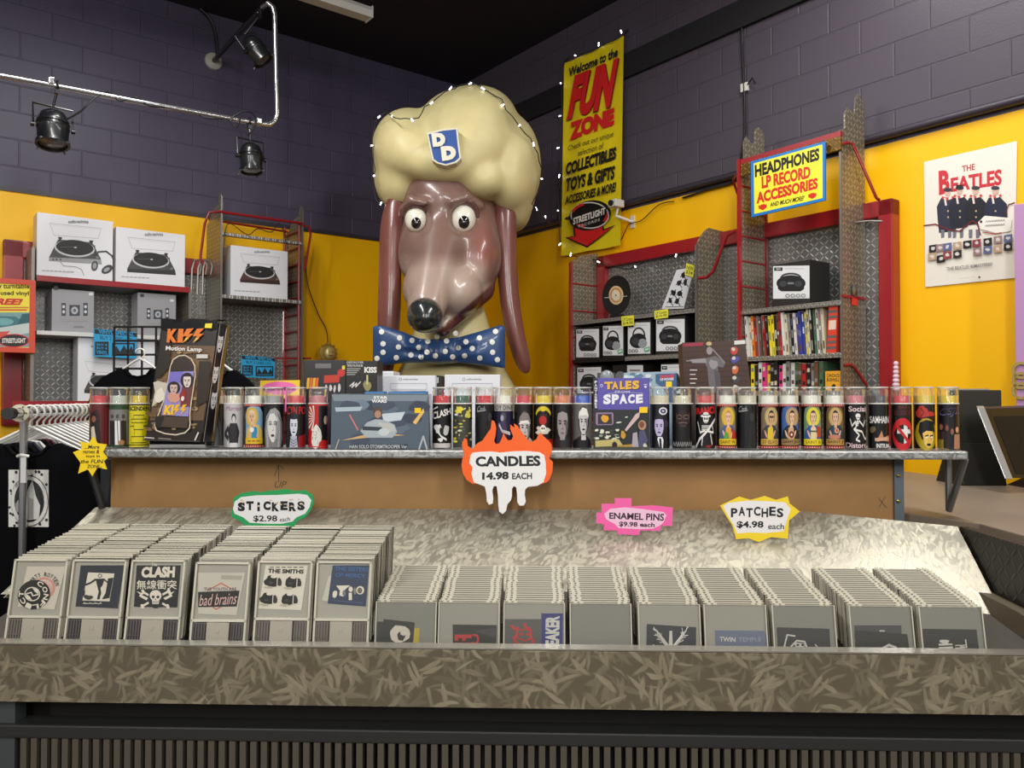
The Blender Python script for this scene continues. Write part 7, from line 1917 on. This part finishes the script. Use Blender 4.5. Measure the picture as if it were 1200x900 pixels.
def d_kk(a):
    a.poly([(622, 12), (768, 12), (768, 180), (622, 180)], (26, 25, 24))
    for k, (s, q) in enumerate((('DESTROYER', (626, 14, 704, 24)), ('TRIPLE PLATINUM', (626, 28, 700, 40)))): a.text(s, q, (196, 192, 186), .02)
    for k in range(4): a.rect(626, 46 + k * 9, 690 - k * 8, 51 + k * 9, (150, 146, 140))
    a.text('KISS', (708, 40, 766, 68), (226, 222, 216), .05); a.line([(640, 130), (660, 112), (650, 136), (672, 116), (668, 134), (690, 110)], 5, (216, 212, 206)); a.blot(722, 130, 22, 30, (150, 140, 90), 9, .4, 3); a.line([(722, 80), (722, 120)], 8, (206, 196, 130))
flat_box('boxed_figure_set', 'dark boxed set with white lettering and a scrawled signature', 'box', ((405.5, 423), (441.5, 423), (441.5, 470), (405.5, 470)), 3.05, .12, mat('carton_dark2', (24, 23, 22), .35), d_kk, CS, zbase=TZ)
MB_ = lambda q, tr=None: (lambda a: (setattr(a, 'tr', tr), q(a)))
CA = crop(420, 260, 4.5)
def d_at(x0, x1):
    def d(a):
        cx = (x0 + x1) / 2; a.text('audio-technica', (cx - 30, 825, cx + 48, 834), (90, 90, 94), .01); a.ring(cx - 44, 830, 7, 7, 2, (120, 120, 124))
        a.frame(x0 + 40, 850, x1 - 38, 884, 2.5, (186, 186, 190)); a.line([(x0 + 48, 890), (x1 - 44, 890)], 3, (196, 196, 200))
    return d
WB = mat('box_white', (224, 224, 228), .35)
AG = 'white boxes below the bow tie'
flat_box('turntable_box', 'white box below the bow tie, in front of a second pale box', 'box', ((449, 440), (510, 440), (510, 475), (449, 475)), 3.2, .16, WB, d_at(130, 400), CA, AG, zbase=TZ)
flat_box('turntable_box', 'white box below the right half of the bow tie', 'box', ((521, 439), (586, 439), (586, 475), (521, 475)), 3.2, .16, WB, d_at(455, 745), CA, AG, zbase=TZ)
flat_box('turntable_box', 'pale box set back behind the left white box', 'box', ((441, 435), (461, 435), (461, 475), (441, 475)), 3.42, .16, WB, lambda a: a.rect(104, 800, 180, 803, (196, 196, 200)), CA, AG, zbase=TZ)
flat_box('boxed_figure_set', 'narrow black upright box between the two white boxes', 'box', ((511.5, 440), (515.8, 440), (515.8, 475), (511.5, 475)), 3.25, .16, BLK, lambda a: a.rect(416, 820, 422, 850, (210, 208, 206)), CA, None, zbase=TZ)
for x0, x1, lb in ((427, 451, 'blue edged pack seen over the top left of the model kit box'), (455, 500, 'blue edged pack seen over the top right of the model kit box')):
    flat_box('blister_pack', lb, 'box', ((x0, 459), (x1, 458.5), (x1, 480), (x0, 480)), 2.98, .05, mat('pack_blue', (24, 96, 156), .35), lambda a: a.rect(x0 + 1, 460.5, x1 - 1, 461.2, (120, 170, 200)), None, 'blue edged packs behind the model kit box', zbase=TZ)
def d_bl(a):
    a.poly([(330, 55), (820, 40), (825, 330), (330, 330)], (150, 172, 186)); rnd = random.Random(4)
    for k in range(18): a.blot(350 + rnd.random() * 260, 60 + rnd.random() * 120, 36, 24, rnd.choice([(190, 206, 214), (120, 150, 170), (206, 216, 220), (90, 120, 146)]), 9, .4, k)
    a.poly([(625, 66), (822, 60), (825, 330), (760, 330), (700, 200), (628, 150)], (60, 92, 130)); a.text('SAVAGE', [(664, 78), (800, 66), (796, 100), (670, 108)], (206, 50, 60), .05); a.text('OF POWER', [(664, 108), (800, 100), (796, 124), (668, 132)], (220, 216, 216), .04); a.rect(722, 136, 778, 188, (244, 206, 30))
flat_box('toy_blister_pack', 'pale blue toy blister pack with yellow price dot behind the comic book', 'toy', ((731, 437), (792.5, 435), (793, 470), (731, 470)), 3.0, .03, mat('blister_card', (140, 164, 180), .3), d_bl, CT5, zbase=TZ)
c0 = CF.hit(711, 440, 2.98)
t = thing('toy_blister_pack', 'clear plastic toy bubble peeking over the left of the comic book', 'toy', CF, (c0.x, 2.98, TZ))
MB().box(c0.x - .035, c0.x + .03, 2.98, 2.99, TZ, c0.z + .01).build('card', mat('card_smoke', (60, 62, 66), .4), t)
m = MB(); m.ball((c0.x, 2.97, c0.z - .01), (.028, .03, .03), 14, 10); m.build('bubble', clear_mat('bubble', (240, 244, 246), .35, .05, (206, 212, 216)), t, smooth=60)
CN3 = crop(640, 250, 4.2875)
def d_nin(a):
    a.poly([(682, 650), (1000, 636), (1030, 900), (712, 900)], (66, 40, 30))
    for k in range(9): a.line([(690, 672 + k * 26), (1010, 660 + k * 26)], 3, (44, 26, 20))
    a.poly([(685, 655), (790, 648), (786, 666), (690, 670)], (150, 40, 60)); a.poly([(945, 640), (1000, 637), (1000, 656), (945, 660)], (214, 210, 206))
    G, G2 = (104, 98, 102), (146, 140, 142)
    a.ell(820, 690, 15, 20, G2); a.ell(818, 655, 14, 10, (196, 170, 120)); a.poly([(790, 730), (850, 716), (900, 750), (890, 775), (862, 770), (866, 830), (850, 900), (826, 900), (815, 850), (810, 780)], G); a.poly([(722, 735), (800, 728), (806, 752), (735, 752)], G2); a.line([(835, 682), (896, 750)], 7, (130, 124, 126)); a.line([(705, 742), (740, 738)], 5, G2); a.blot(840, 760, 26, 30, G2, 9, .4, 3); a.poly([(842, 780), (872, 800), (880, 900), (856, 900)], (80, 74, 78))
    for k in range(5): a.rect(722, 785 + k * 22, 758 - (k % 2) * 8, 790 + k * 22, (206, 200, 196))
    for k, (y, c_) in enumerate(((690, (190, 60, 50)), (735, (70, 70, 150)), (785, (206, 100, 50)), (835, (60, 60, 66)), (880, (170, 150, 140)))): a.blot(945 + k * 2, y, 26, 24, c_, 9, .4, k); a.blot(940 + k * 2, y - 8, 12, 12, (206, 196, 180), 7, .4, k + 9)
flat_box('boxed_action_figure', 'brown plank patterned box with a grey armoured figure, leaning behind the candles', 'toy', ((799, 402.5), (874, 399), (881, 470), (807, 470)), 3.0, .09, mat('carton_brown', (58, 36, 28), .35), d_nin, CN3, zbase=TZ)
# pink and yellow shirt sign on a stick
P = Plane(CF, 2.93); CTs = crop(230, 440, 7.06)
w = [P(*CTs(*p)) for p in ((530, 42), (856, 38), (852, 190), (520, 190))]
t = thing('shirt_sign', 'yellow sign with pink speech bubble shape, half hidden behind candles', 'sign', CF, w[3])
MB().extr(w, (0, .004, 0)).build('card', mat('card_gold', (240, 200, 44), .5), t)
a = Art(); a.tr = CTs; a.ell(690, 105, 145, 55, (236, 110, 176), 0, 30); a.poly([(735, 120), (756, 120), (752, 300), (734, 300)], (236, 110, 176)); a.text('T-SHIRTS', [(545, 98), (822, 94), (824, 124), (543, 128)], (90, 20, 90), .05, .2)
a.build('lettering', P, t)
MB().box((w[2].x + w[3].x) / 2 - .01, (w[2].x + w[3].x) / 2 + .01, 2.934, 2.942, TZ - .3, w[3].z + .05).build('stick', mat('stick_pink', (226, 110, 170), .5), t)
MB().box((w[2].x + w[3].x) / 2 - .08, (w[2].x + w[3].x) / 2 + .08, 2.90, 2.945, 0, TZ - .28).build('stand', BLK, t)

# ================================================================ shirts
SHK = mat('shirt_black', (9, 9, 12), .9, spec=.08, noise=.2, nscale=12)
SHW = mat('shirt_white', (206, 204, 202), .8)
SHR = mat('shirt_maroon', (70, 22, 36), .85); SHN = mat('shirt_navy', (24, 28, 44), .85)
HNG = mat('hanger_white', (222, 220, 214), .35)
def tee_outline(w, h):
    """half chest w, height h, hung from the shoulders; origin at the neck"""
    R_ = [(0, -.035), (.045, -.028), (.075, .005), (.10, .012), (w * .80, -.035), (w * .98, -.075), (w * 1.22, -.24), (w * .96, -.29), (w * .90, -.19), (w * .92, -h), (0, -h)]
    return R_ + [(-x, z) for x, z in R_[-2:0:-1]]
def shirt(label, p, yaw, m, w=.25, h=.66, group=None, hanger=None, th=.022, print_=None):
    f_ = Frame(p[0], p[1], math.degrees(yaw))
    t = thing('t_shirt', label, 'shirt', f_, (0, 0, p[2]), group)
    n = tee_outline(w, h); mb = MB()
    rnd = random.Random(int(p[1] * 100))
    mb.prism([(x, p[2] + z) for x, z in n], -th, th)
    ob = mb.build('body', m, t, bevel=.008, smooth=50)
    MB().tube([(x, -th - .001 if k < 5 else th, p[2] + z) for k, (x, z) in enumerate([(-.07, .006), (-.045, -.026), (0, -.036), (.045, -.026), (.07, .006)])], .006, 6).build('collar', m, t, smooth=60)
    return t, f_
def hanger(label, p, yaw, rod_z, group=None, w=.2):
    f_ = Frame(p[0], p[1], math.degrees(yaw)); z = p[2]
    t = thing('hanger', label, 'hanger', f_, (0, 0, z + .05), group)
    hk = [(0, 0, z + .05), (0, 0, rod_z - .036)] + [(.025 * math.sin(q), 0, rod_z - .025 * math.cos(q)) for q in (.4, .9, 1.5, 2.1, 2.7, 3.2, 3.8, 4.4)]
    MB().tube(hk, .004, 6).build('hook', HNG, t, smooth=60)
    MB().tube([(-w, 0, z - .055), (-.03, 0, z + .035), (0, 0, z + .05), (.03, 0, z + .035), (w, 0, z - .055)], .006, 6).build('arms', HNG, t, smooth=60)
    return t
RZ = 1.50
rk0, rk1 = Vector((-1.70, 2.78, RZ)), Vector((-1.98, 3.95, RZ)); rd = (rk1 - rk0).normalized()
ryaw = math.atan2(-rd.x, rd.y)
rk = thing('garment_rack', 'chrome garment rack of black shirts at the left edge', 'rack', WF, (rk0.x, 3.3, 0))
MB().tube([rk0 - rd * .12, rk1], .016, 10).build('rail', CHROME, rk, smooth=40)
MB().tube([rk0 - rd * .15, rk0 - rd * .11], .02, 10).build('end_cap', BLK, rk, smooth=40)
for p in (rk0 + rd * .0, rk1 - rd * .05):
    MB().tube([(p.x, p.y, 0.04), (p.x, p.y, RZ)], .013, 10).build('post', CHROME, rk, smooth=40)
    MB().box(p.x - .25, p.x + .25, p.y - .02, p.y + .02, 0, .04).build('foot', BLK, rk)
def disc(label, p):
    t = thing('size_disc', label, 'disc', WF, p, 'cream size discs on the garment rail')
    m = MB().lathe([(.018, -.003), (.03, -.003), (.03, .003), (.018, .003), (.018, -.003)], p, 20, axis=rd, cap=False); m.build('disc', mat('disc_cream', (206, 200, 176), .5), t, smooth=30)
    m = MB()
    for k in range(6): q = Vector(p) - rd * .0035 + Vector((math.cos(k * PI / 3) * .024, 0, math.sin(k * PI / 3) * .024)); m.ball(q, (.003, .002, .003), 6, 4)
    m.build('print', BLK, t)
disc('cream size disc at the near end of the garment rail', rk0 - rd * .04); disc('cream size disc further along the garment rail', rk0 + rd * .62)
p1s = rk0 + rd * .06
HG = 'white hangers on the garment rail'
S0 = Vector((p1s.x, p1s.y, RZ - .10))
sh1, fS = shirt('black shirt with white skull border print at the front of the rack', (S0.x, S0.y, S0.z - .02), ryaw, SHK, .27, .66, 'shirts on the garment rack')
hanger('white hanger of the front printed shirt', S0 + rd * .0, ryaw, RZ, HG)
PS = Plane(fS, -.024); a = Art(); CS1 = crop(0, 420, 4); a.tr = CS1
a.rect(40, 522, 228, 790, (212, 208, 202)); rnd = random.Random(6)
for k in range(70):
    x, y = 46 + rnd.random() * 176, 528 + rnd.random() * 256
    if not (90 < x < 190 and 580 < y < 750): a.blot(x, y, 8, 9, (20, 20, 22), 7, .4, k)
a.ell(140, 668, 88, 120, (24, 24, 26)); a.ring(140, 668, 78, 108, 16, (206, 202, 196)); a.ell(138, 672, 60, 86, (20, 20, 22))
a.poly([(110, 720), (125, 640), (140, 600), (155, 570), (170, 640), (192, 690), (185, 752), (120, 756)], (200, 198, 192)); a.blot(95, 690, 26, 34, (150, 148, 144), 9, .3, 2); a.poly([(140, 650), (160, 660), (158, 750), (135, 752)], (150, 148, 142)); a.text('HIGHEST', [(70, 590), (110, 560), (116, 576), (80, 606)], (30, 30, 32), .0)
a.build('print', PS, sh1)
seq = [(SHK, 'second'), (SHK, 'third'), (SHK, 'fourth'), (SHN, 'fifth'), (SHW, 'sixth'), (SHK, 'seventh'), (SHR, 'eighth'), (SHW, 'ninth'), (SHK, 'tenth'), (SHK, 'eleventh'), (SHW, 'twelfth'), (SHK, 'thirteenth')]
cn_ = {id(SHK): 'plain black', id(SHW): 'white', id(SHR): 'maroon', id(SHN): 'navy'}
for i, (m_, o_) in enumerate(seq):
    q = rk0 + rd * (.135 + .068 * i)
    shirt('%s shirt, %s from the front of the garment rack' % (cn_[id(m_)], o_), (q.x, q.y, RZ - .125), ryaw, m_, .25 + (.015 if m_ is SHW else 0), .66 + (.03 if m_ is SHW else 0), 'shirts on the garment rack')
    hanger('white hanger of the %s shirt on the rack' % o_, Vector((q.x, q.y, RZ - .10)), ryaw, RZ, HG)
# price gun tag hanging from the rack post
c = rk0 + rd * .0 + Vector((.03, -.05, 0)); c.z = WF.hit(36, 545, c.y).z
t = thing('pen_tag', 'white paper strip clipped to the chrome rack post', 'tag', WF, c)
MB().box(c.x - .006, c.x + .012, c.y - .004, c.y - .002, c.z - .06, c.z + .03).build('strip', SHW, t); MB().tube([(c.x - .02, c.y, c.z + .03), (c.x, c.y - .012, c.z + .036), (c.x + .02, c.y, c.z + .03)], .005, 6).build('clip', HNG, t)
# black wire grid with shirts
gY = 4.25; g0, g1, gz = WF.hit(134, 383, gY).x, WF.hit(232, 383, gY).x, WF.hit(160, 383, gY).z
t = thing('wire_grid', 'black wire grid panel in front of the left shelves', 'grid', WF, (g0, gY, 0))
m = MB(); nx_ = 6
for i in range(nx_ + 1): x = g0 + (g1 - g0) * i / nx_; m.tube([(x, gY, .05), (x, gY, gz)], .006, 6)
z = gz
while z > .1: m.tube([(g0, gY, z), (g1, gY, z)], .006, 6); z -= (g1 - g0) / nx_
m.build('lattice', BLK, t, smooth=50)
MB().box(g0 - .02, g0 + .02, gY - .2, gY + .2, 0, .05).build('foot', BLK, t); MB().box(g1 - .02, g1 + .02, gY - .2, gY + .2, 0, .05).build('foot', BLK, t)
nk = WF.hit(164, 434, gY - .06); shirt('black shirt hung on the wire grid, left of the boxed lamp', nk, 0, SHK, .235, .6, 'black shirts on the wire grid'); hanger('white hanger of the shirt on the wire grid', (nk.x, nk.y, nk.z + .012), 0, nk.z + .09, 'hangers on the wire grid', .16)
nk = WF.hit(253, 436, gY - .13); shirt('black shirt seen right of the boxed lamp', nk, 0, SHK, .205, .6, 'black shirts on the wire grid'); hanger('white hanger of the shirt right of the boxed lamp', (nk.x, nk.y, nk.z + .012), 0, nk.z + .09, 'hangers on the wire grid', .15)
t = thing('grid_arm', 'black bar holding the right shirt beside the wire grid', 'bar', WF, (nk.x, gY, nk.z + .09))
MB().tube([(g1, gY, nk.z + .088), (nk.x + .05, gY - .13, nk.z + .088)], .006, 6).build('bar', BLK, t); MB().tube([(nk.x + .05, gY - .13, nk.z + .088), (nk.x + .05, gY - .13, nk.z + .11)], .006, 6).build('tip', BLK, t)

# ================================================================ sales counter and screens at the right
WZ = 1.16
TAUPE = mat('taupe_laminate', (128, 114, 98), .45, noise=.06, nscale=2)
t = thing('work_counter', 'taupe laminate sales counter at the right, behind the steel shelf', 'counter', WF, (2.0, 3.0, 0))
a_, b_, c_ = WF.hitz(1040, 600, WZ), WF.hitz(1040, 550, WZ), WF.hitz(1290, 580, WZ)
wp = [(1.46, 2.02), (2.9, 2.02), (c_.x, c_.y), (b_.x, b_.y), (a_.x + .02, a_.y + .02), (1.46, 2.5)]
MB().prismz(wp, WZ - .04, WZ).build('worktop', TAUPE, t, bevel=.004)
cx_, cy_ = sum(p[0] for p in wp) / 6, sum(p[1] for p in wp) / 6
MB().prismz([(cx_ + (x - cx_) * .97, cy_ + (y - cy_) * .97) for x, y in wp], 0, WZ - .04).build('base', mat('taupe_dark', (80, 70, 60), .5), t)
MON = mat('monitor_black', (24, 23, 21), .35); SIL = mat('monitor_silver', (176, 176, 172), .3, .5)
# tilted screen
Ym = 3.35; f_ = WF
c0 = WF.hit(1172, 558, Ym)
t = thing('monitor', 'black screen with silver edge leaning back on the taupe counter at right', 'monitor', WF, (c0.x + .15, Ym, WZ))
q = [WF.hit(1147, 479, Ym + .02), WF.hit(1300, 474, Ym + .25), WF.hit(1330, 566, Ym + .12), WF.hit(1180, 560, Ym - .06)]
dv = Vector((.03, .05, .008))
MB().hexa(q, [p + dv for p in q]).build('panel', MON, t, bevel=.004)
def edge(p, q_, r_): return MB().hexa([p + Vector((-.012, -.008, .004)), p + Vector((.02, -.008, .004)), q_ + Vector((.02, -.008, -.004)), q_ + Vector((-.012, -.008, -.004))], [p + dv + Vector((-.012, 0, .004)), p + dv + Vector((.02, 0, .004)), q_ + dv + Vector((.02, 0, -.004)), q_ + dv + Vector((-.012, 0, -.004))])
edge(q[0], q[3], 0).build('silver_edge', SIL, t, bevel=.003)
n_ = (q[1] - q[0]).cross(q[3] - q[0]).normalized(); n_ = n_ if n_.y < 0 else -n_
s_ = [q[0].lerp(q[1], .08).lerp(q[3].lerp(q[2], .08), .12), q[0].lerp(q[1], .95).lerp(q[3].lerp(q[2], .95), .12), q[0].lerp(q[1], .95).lerp(q[3].lerp(q[2], .95), .94), q[0].lerp(q[1], .08).lerp(q[3].lerp(q[2], .08), .94)]
MB().extr([p + n_ * .002 for p in s_], n_ * -.004).build('screen', mat('screen_dark', (26, 25, 23), .5, spec=.2), t)
mid = q[2].lerp(q[3], .5)
MB().hexa([mid + Vector((-.1, .03, .0)), mid + Vector((.1, .03, 0)), Vector((mid.x + .13, mid.y + .05, WZ)), Vector((mid.x - .13, mid.y + .05, WZ))], [mid + Vector((-.1, .16, 0)), mid + Vector((.1, .16, 0)), Vector((mid.x + .13, mid.y + .24, WZ)), Vector((mid.x - .13, mid.y + .24, WZ))]).build('stand', MON, t)
# dark back of another terminal
Yb = 3.6; a0, a1 = WF.hit(1118, 457, Yb), WF.hit(1174, 459, Yb); zb0 = WF.hit(1140, 520, Yb).z
t = thing('terminal', 'dark flat back of a sales terminal beside the last candle', 'monitor', WF, ((a0.x + a1.x) / 2, Yb, WZ))
MB().box(a0.x, a1.x, Yb, Yb + .05, zb0, a0.z).build('back', mat('terminal_dark', (38, 37, 31), .5), t, bevel=.006)
MB().prismx([(Yb - .03, WZ), (Yb + .2, WZ), (Yb + .1, zb0 + .005), (Yb - .0, zb0 + .005)], a0.x + .02, a1.x - .0).build('stand', mat('terminal_stand', (34, 33, 28), .5), t, bevel=.004)
MB().box(a0.x - .02, a1.x - .05, Yb + .01, Yb + .04, a0.z, a0.z + .006).build('top_edge', SIL, t)
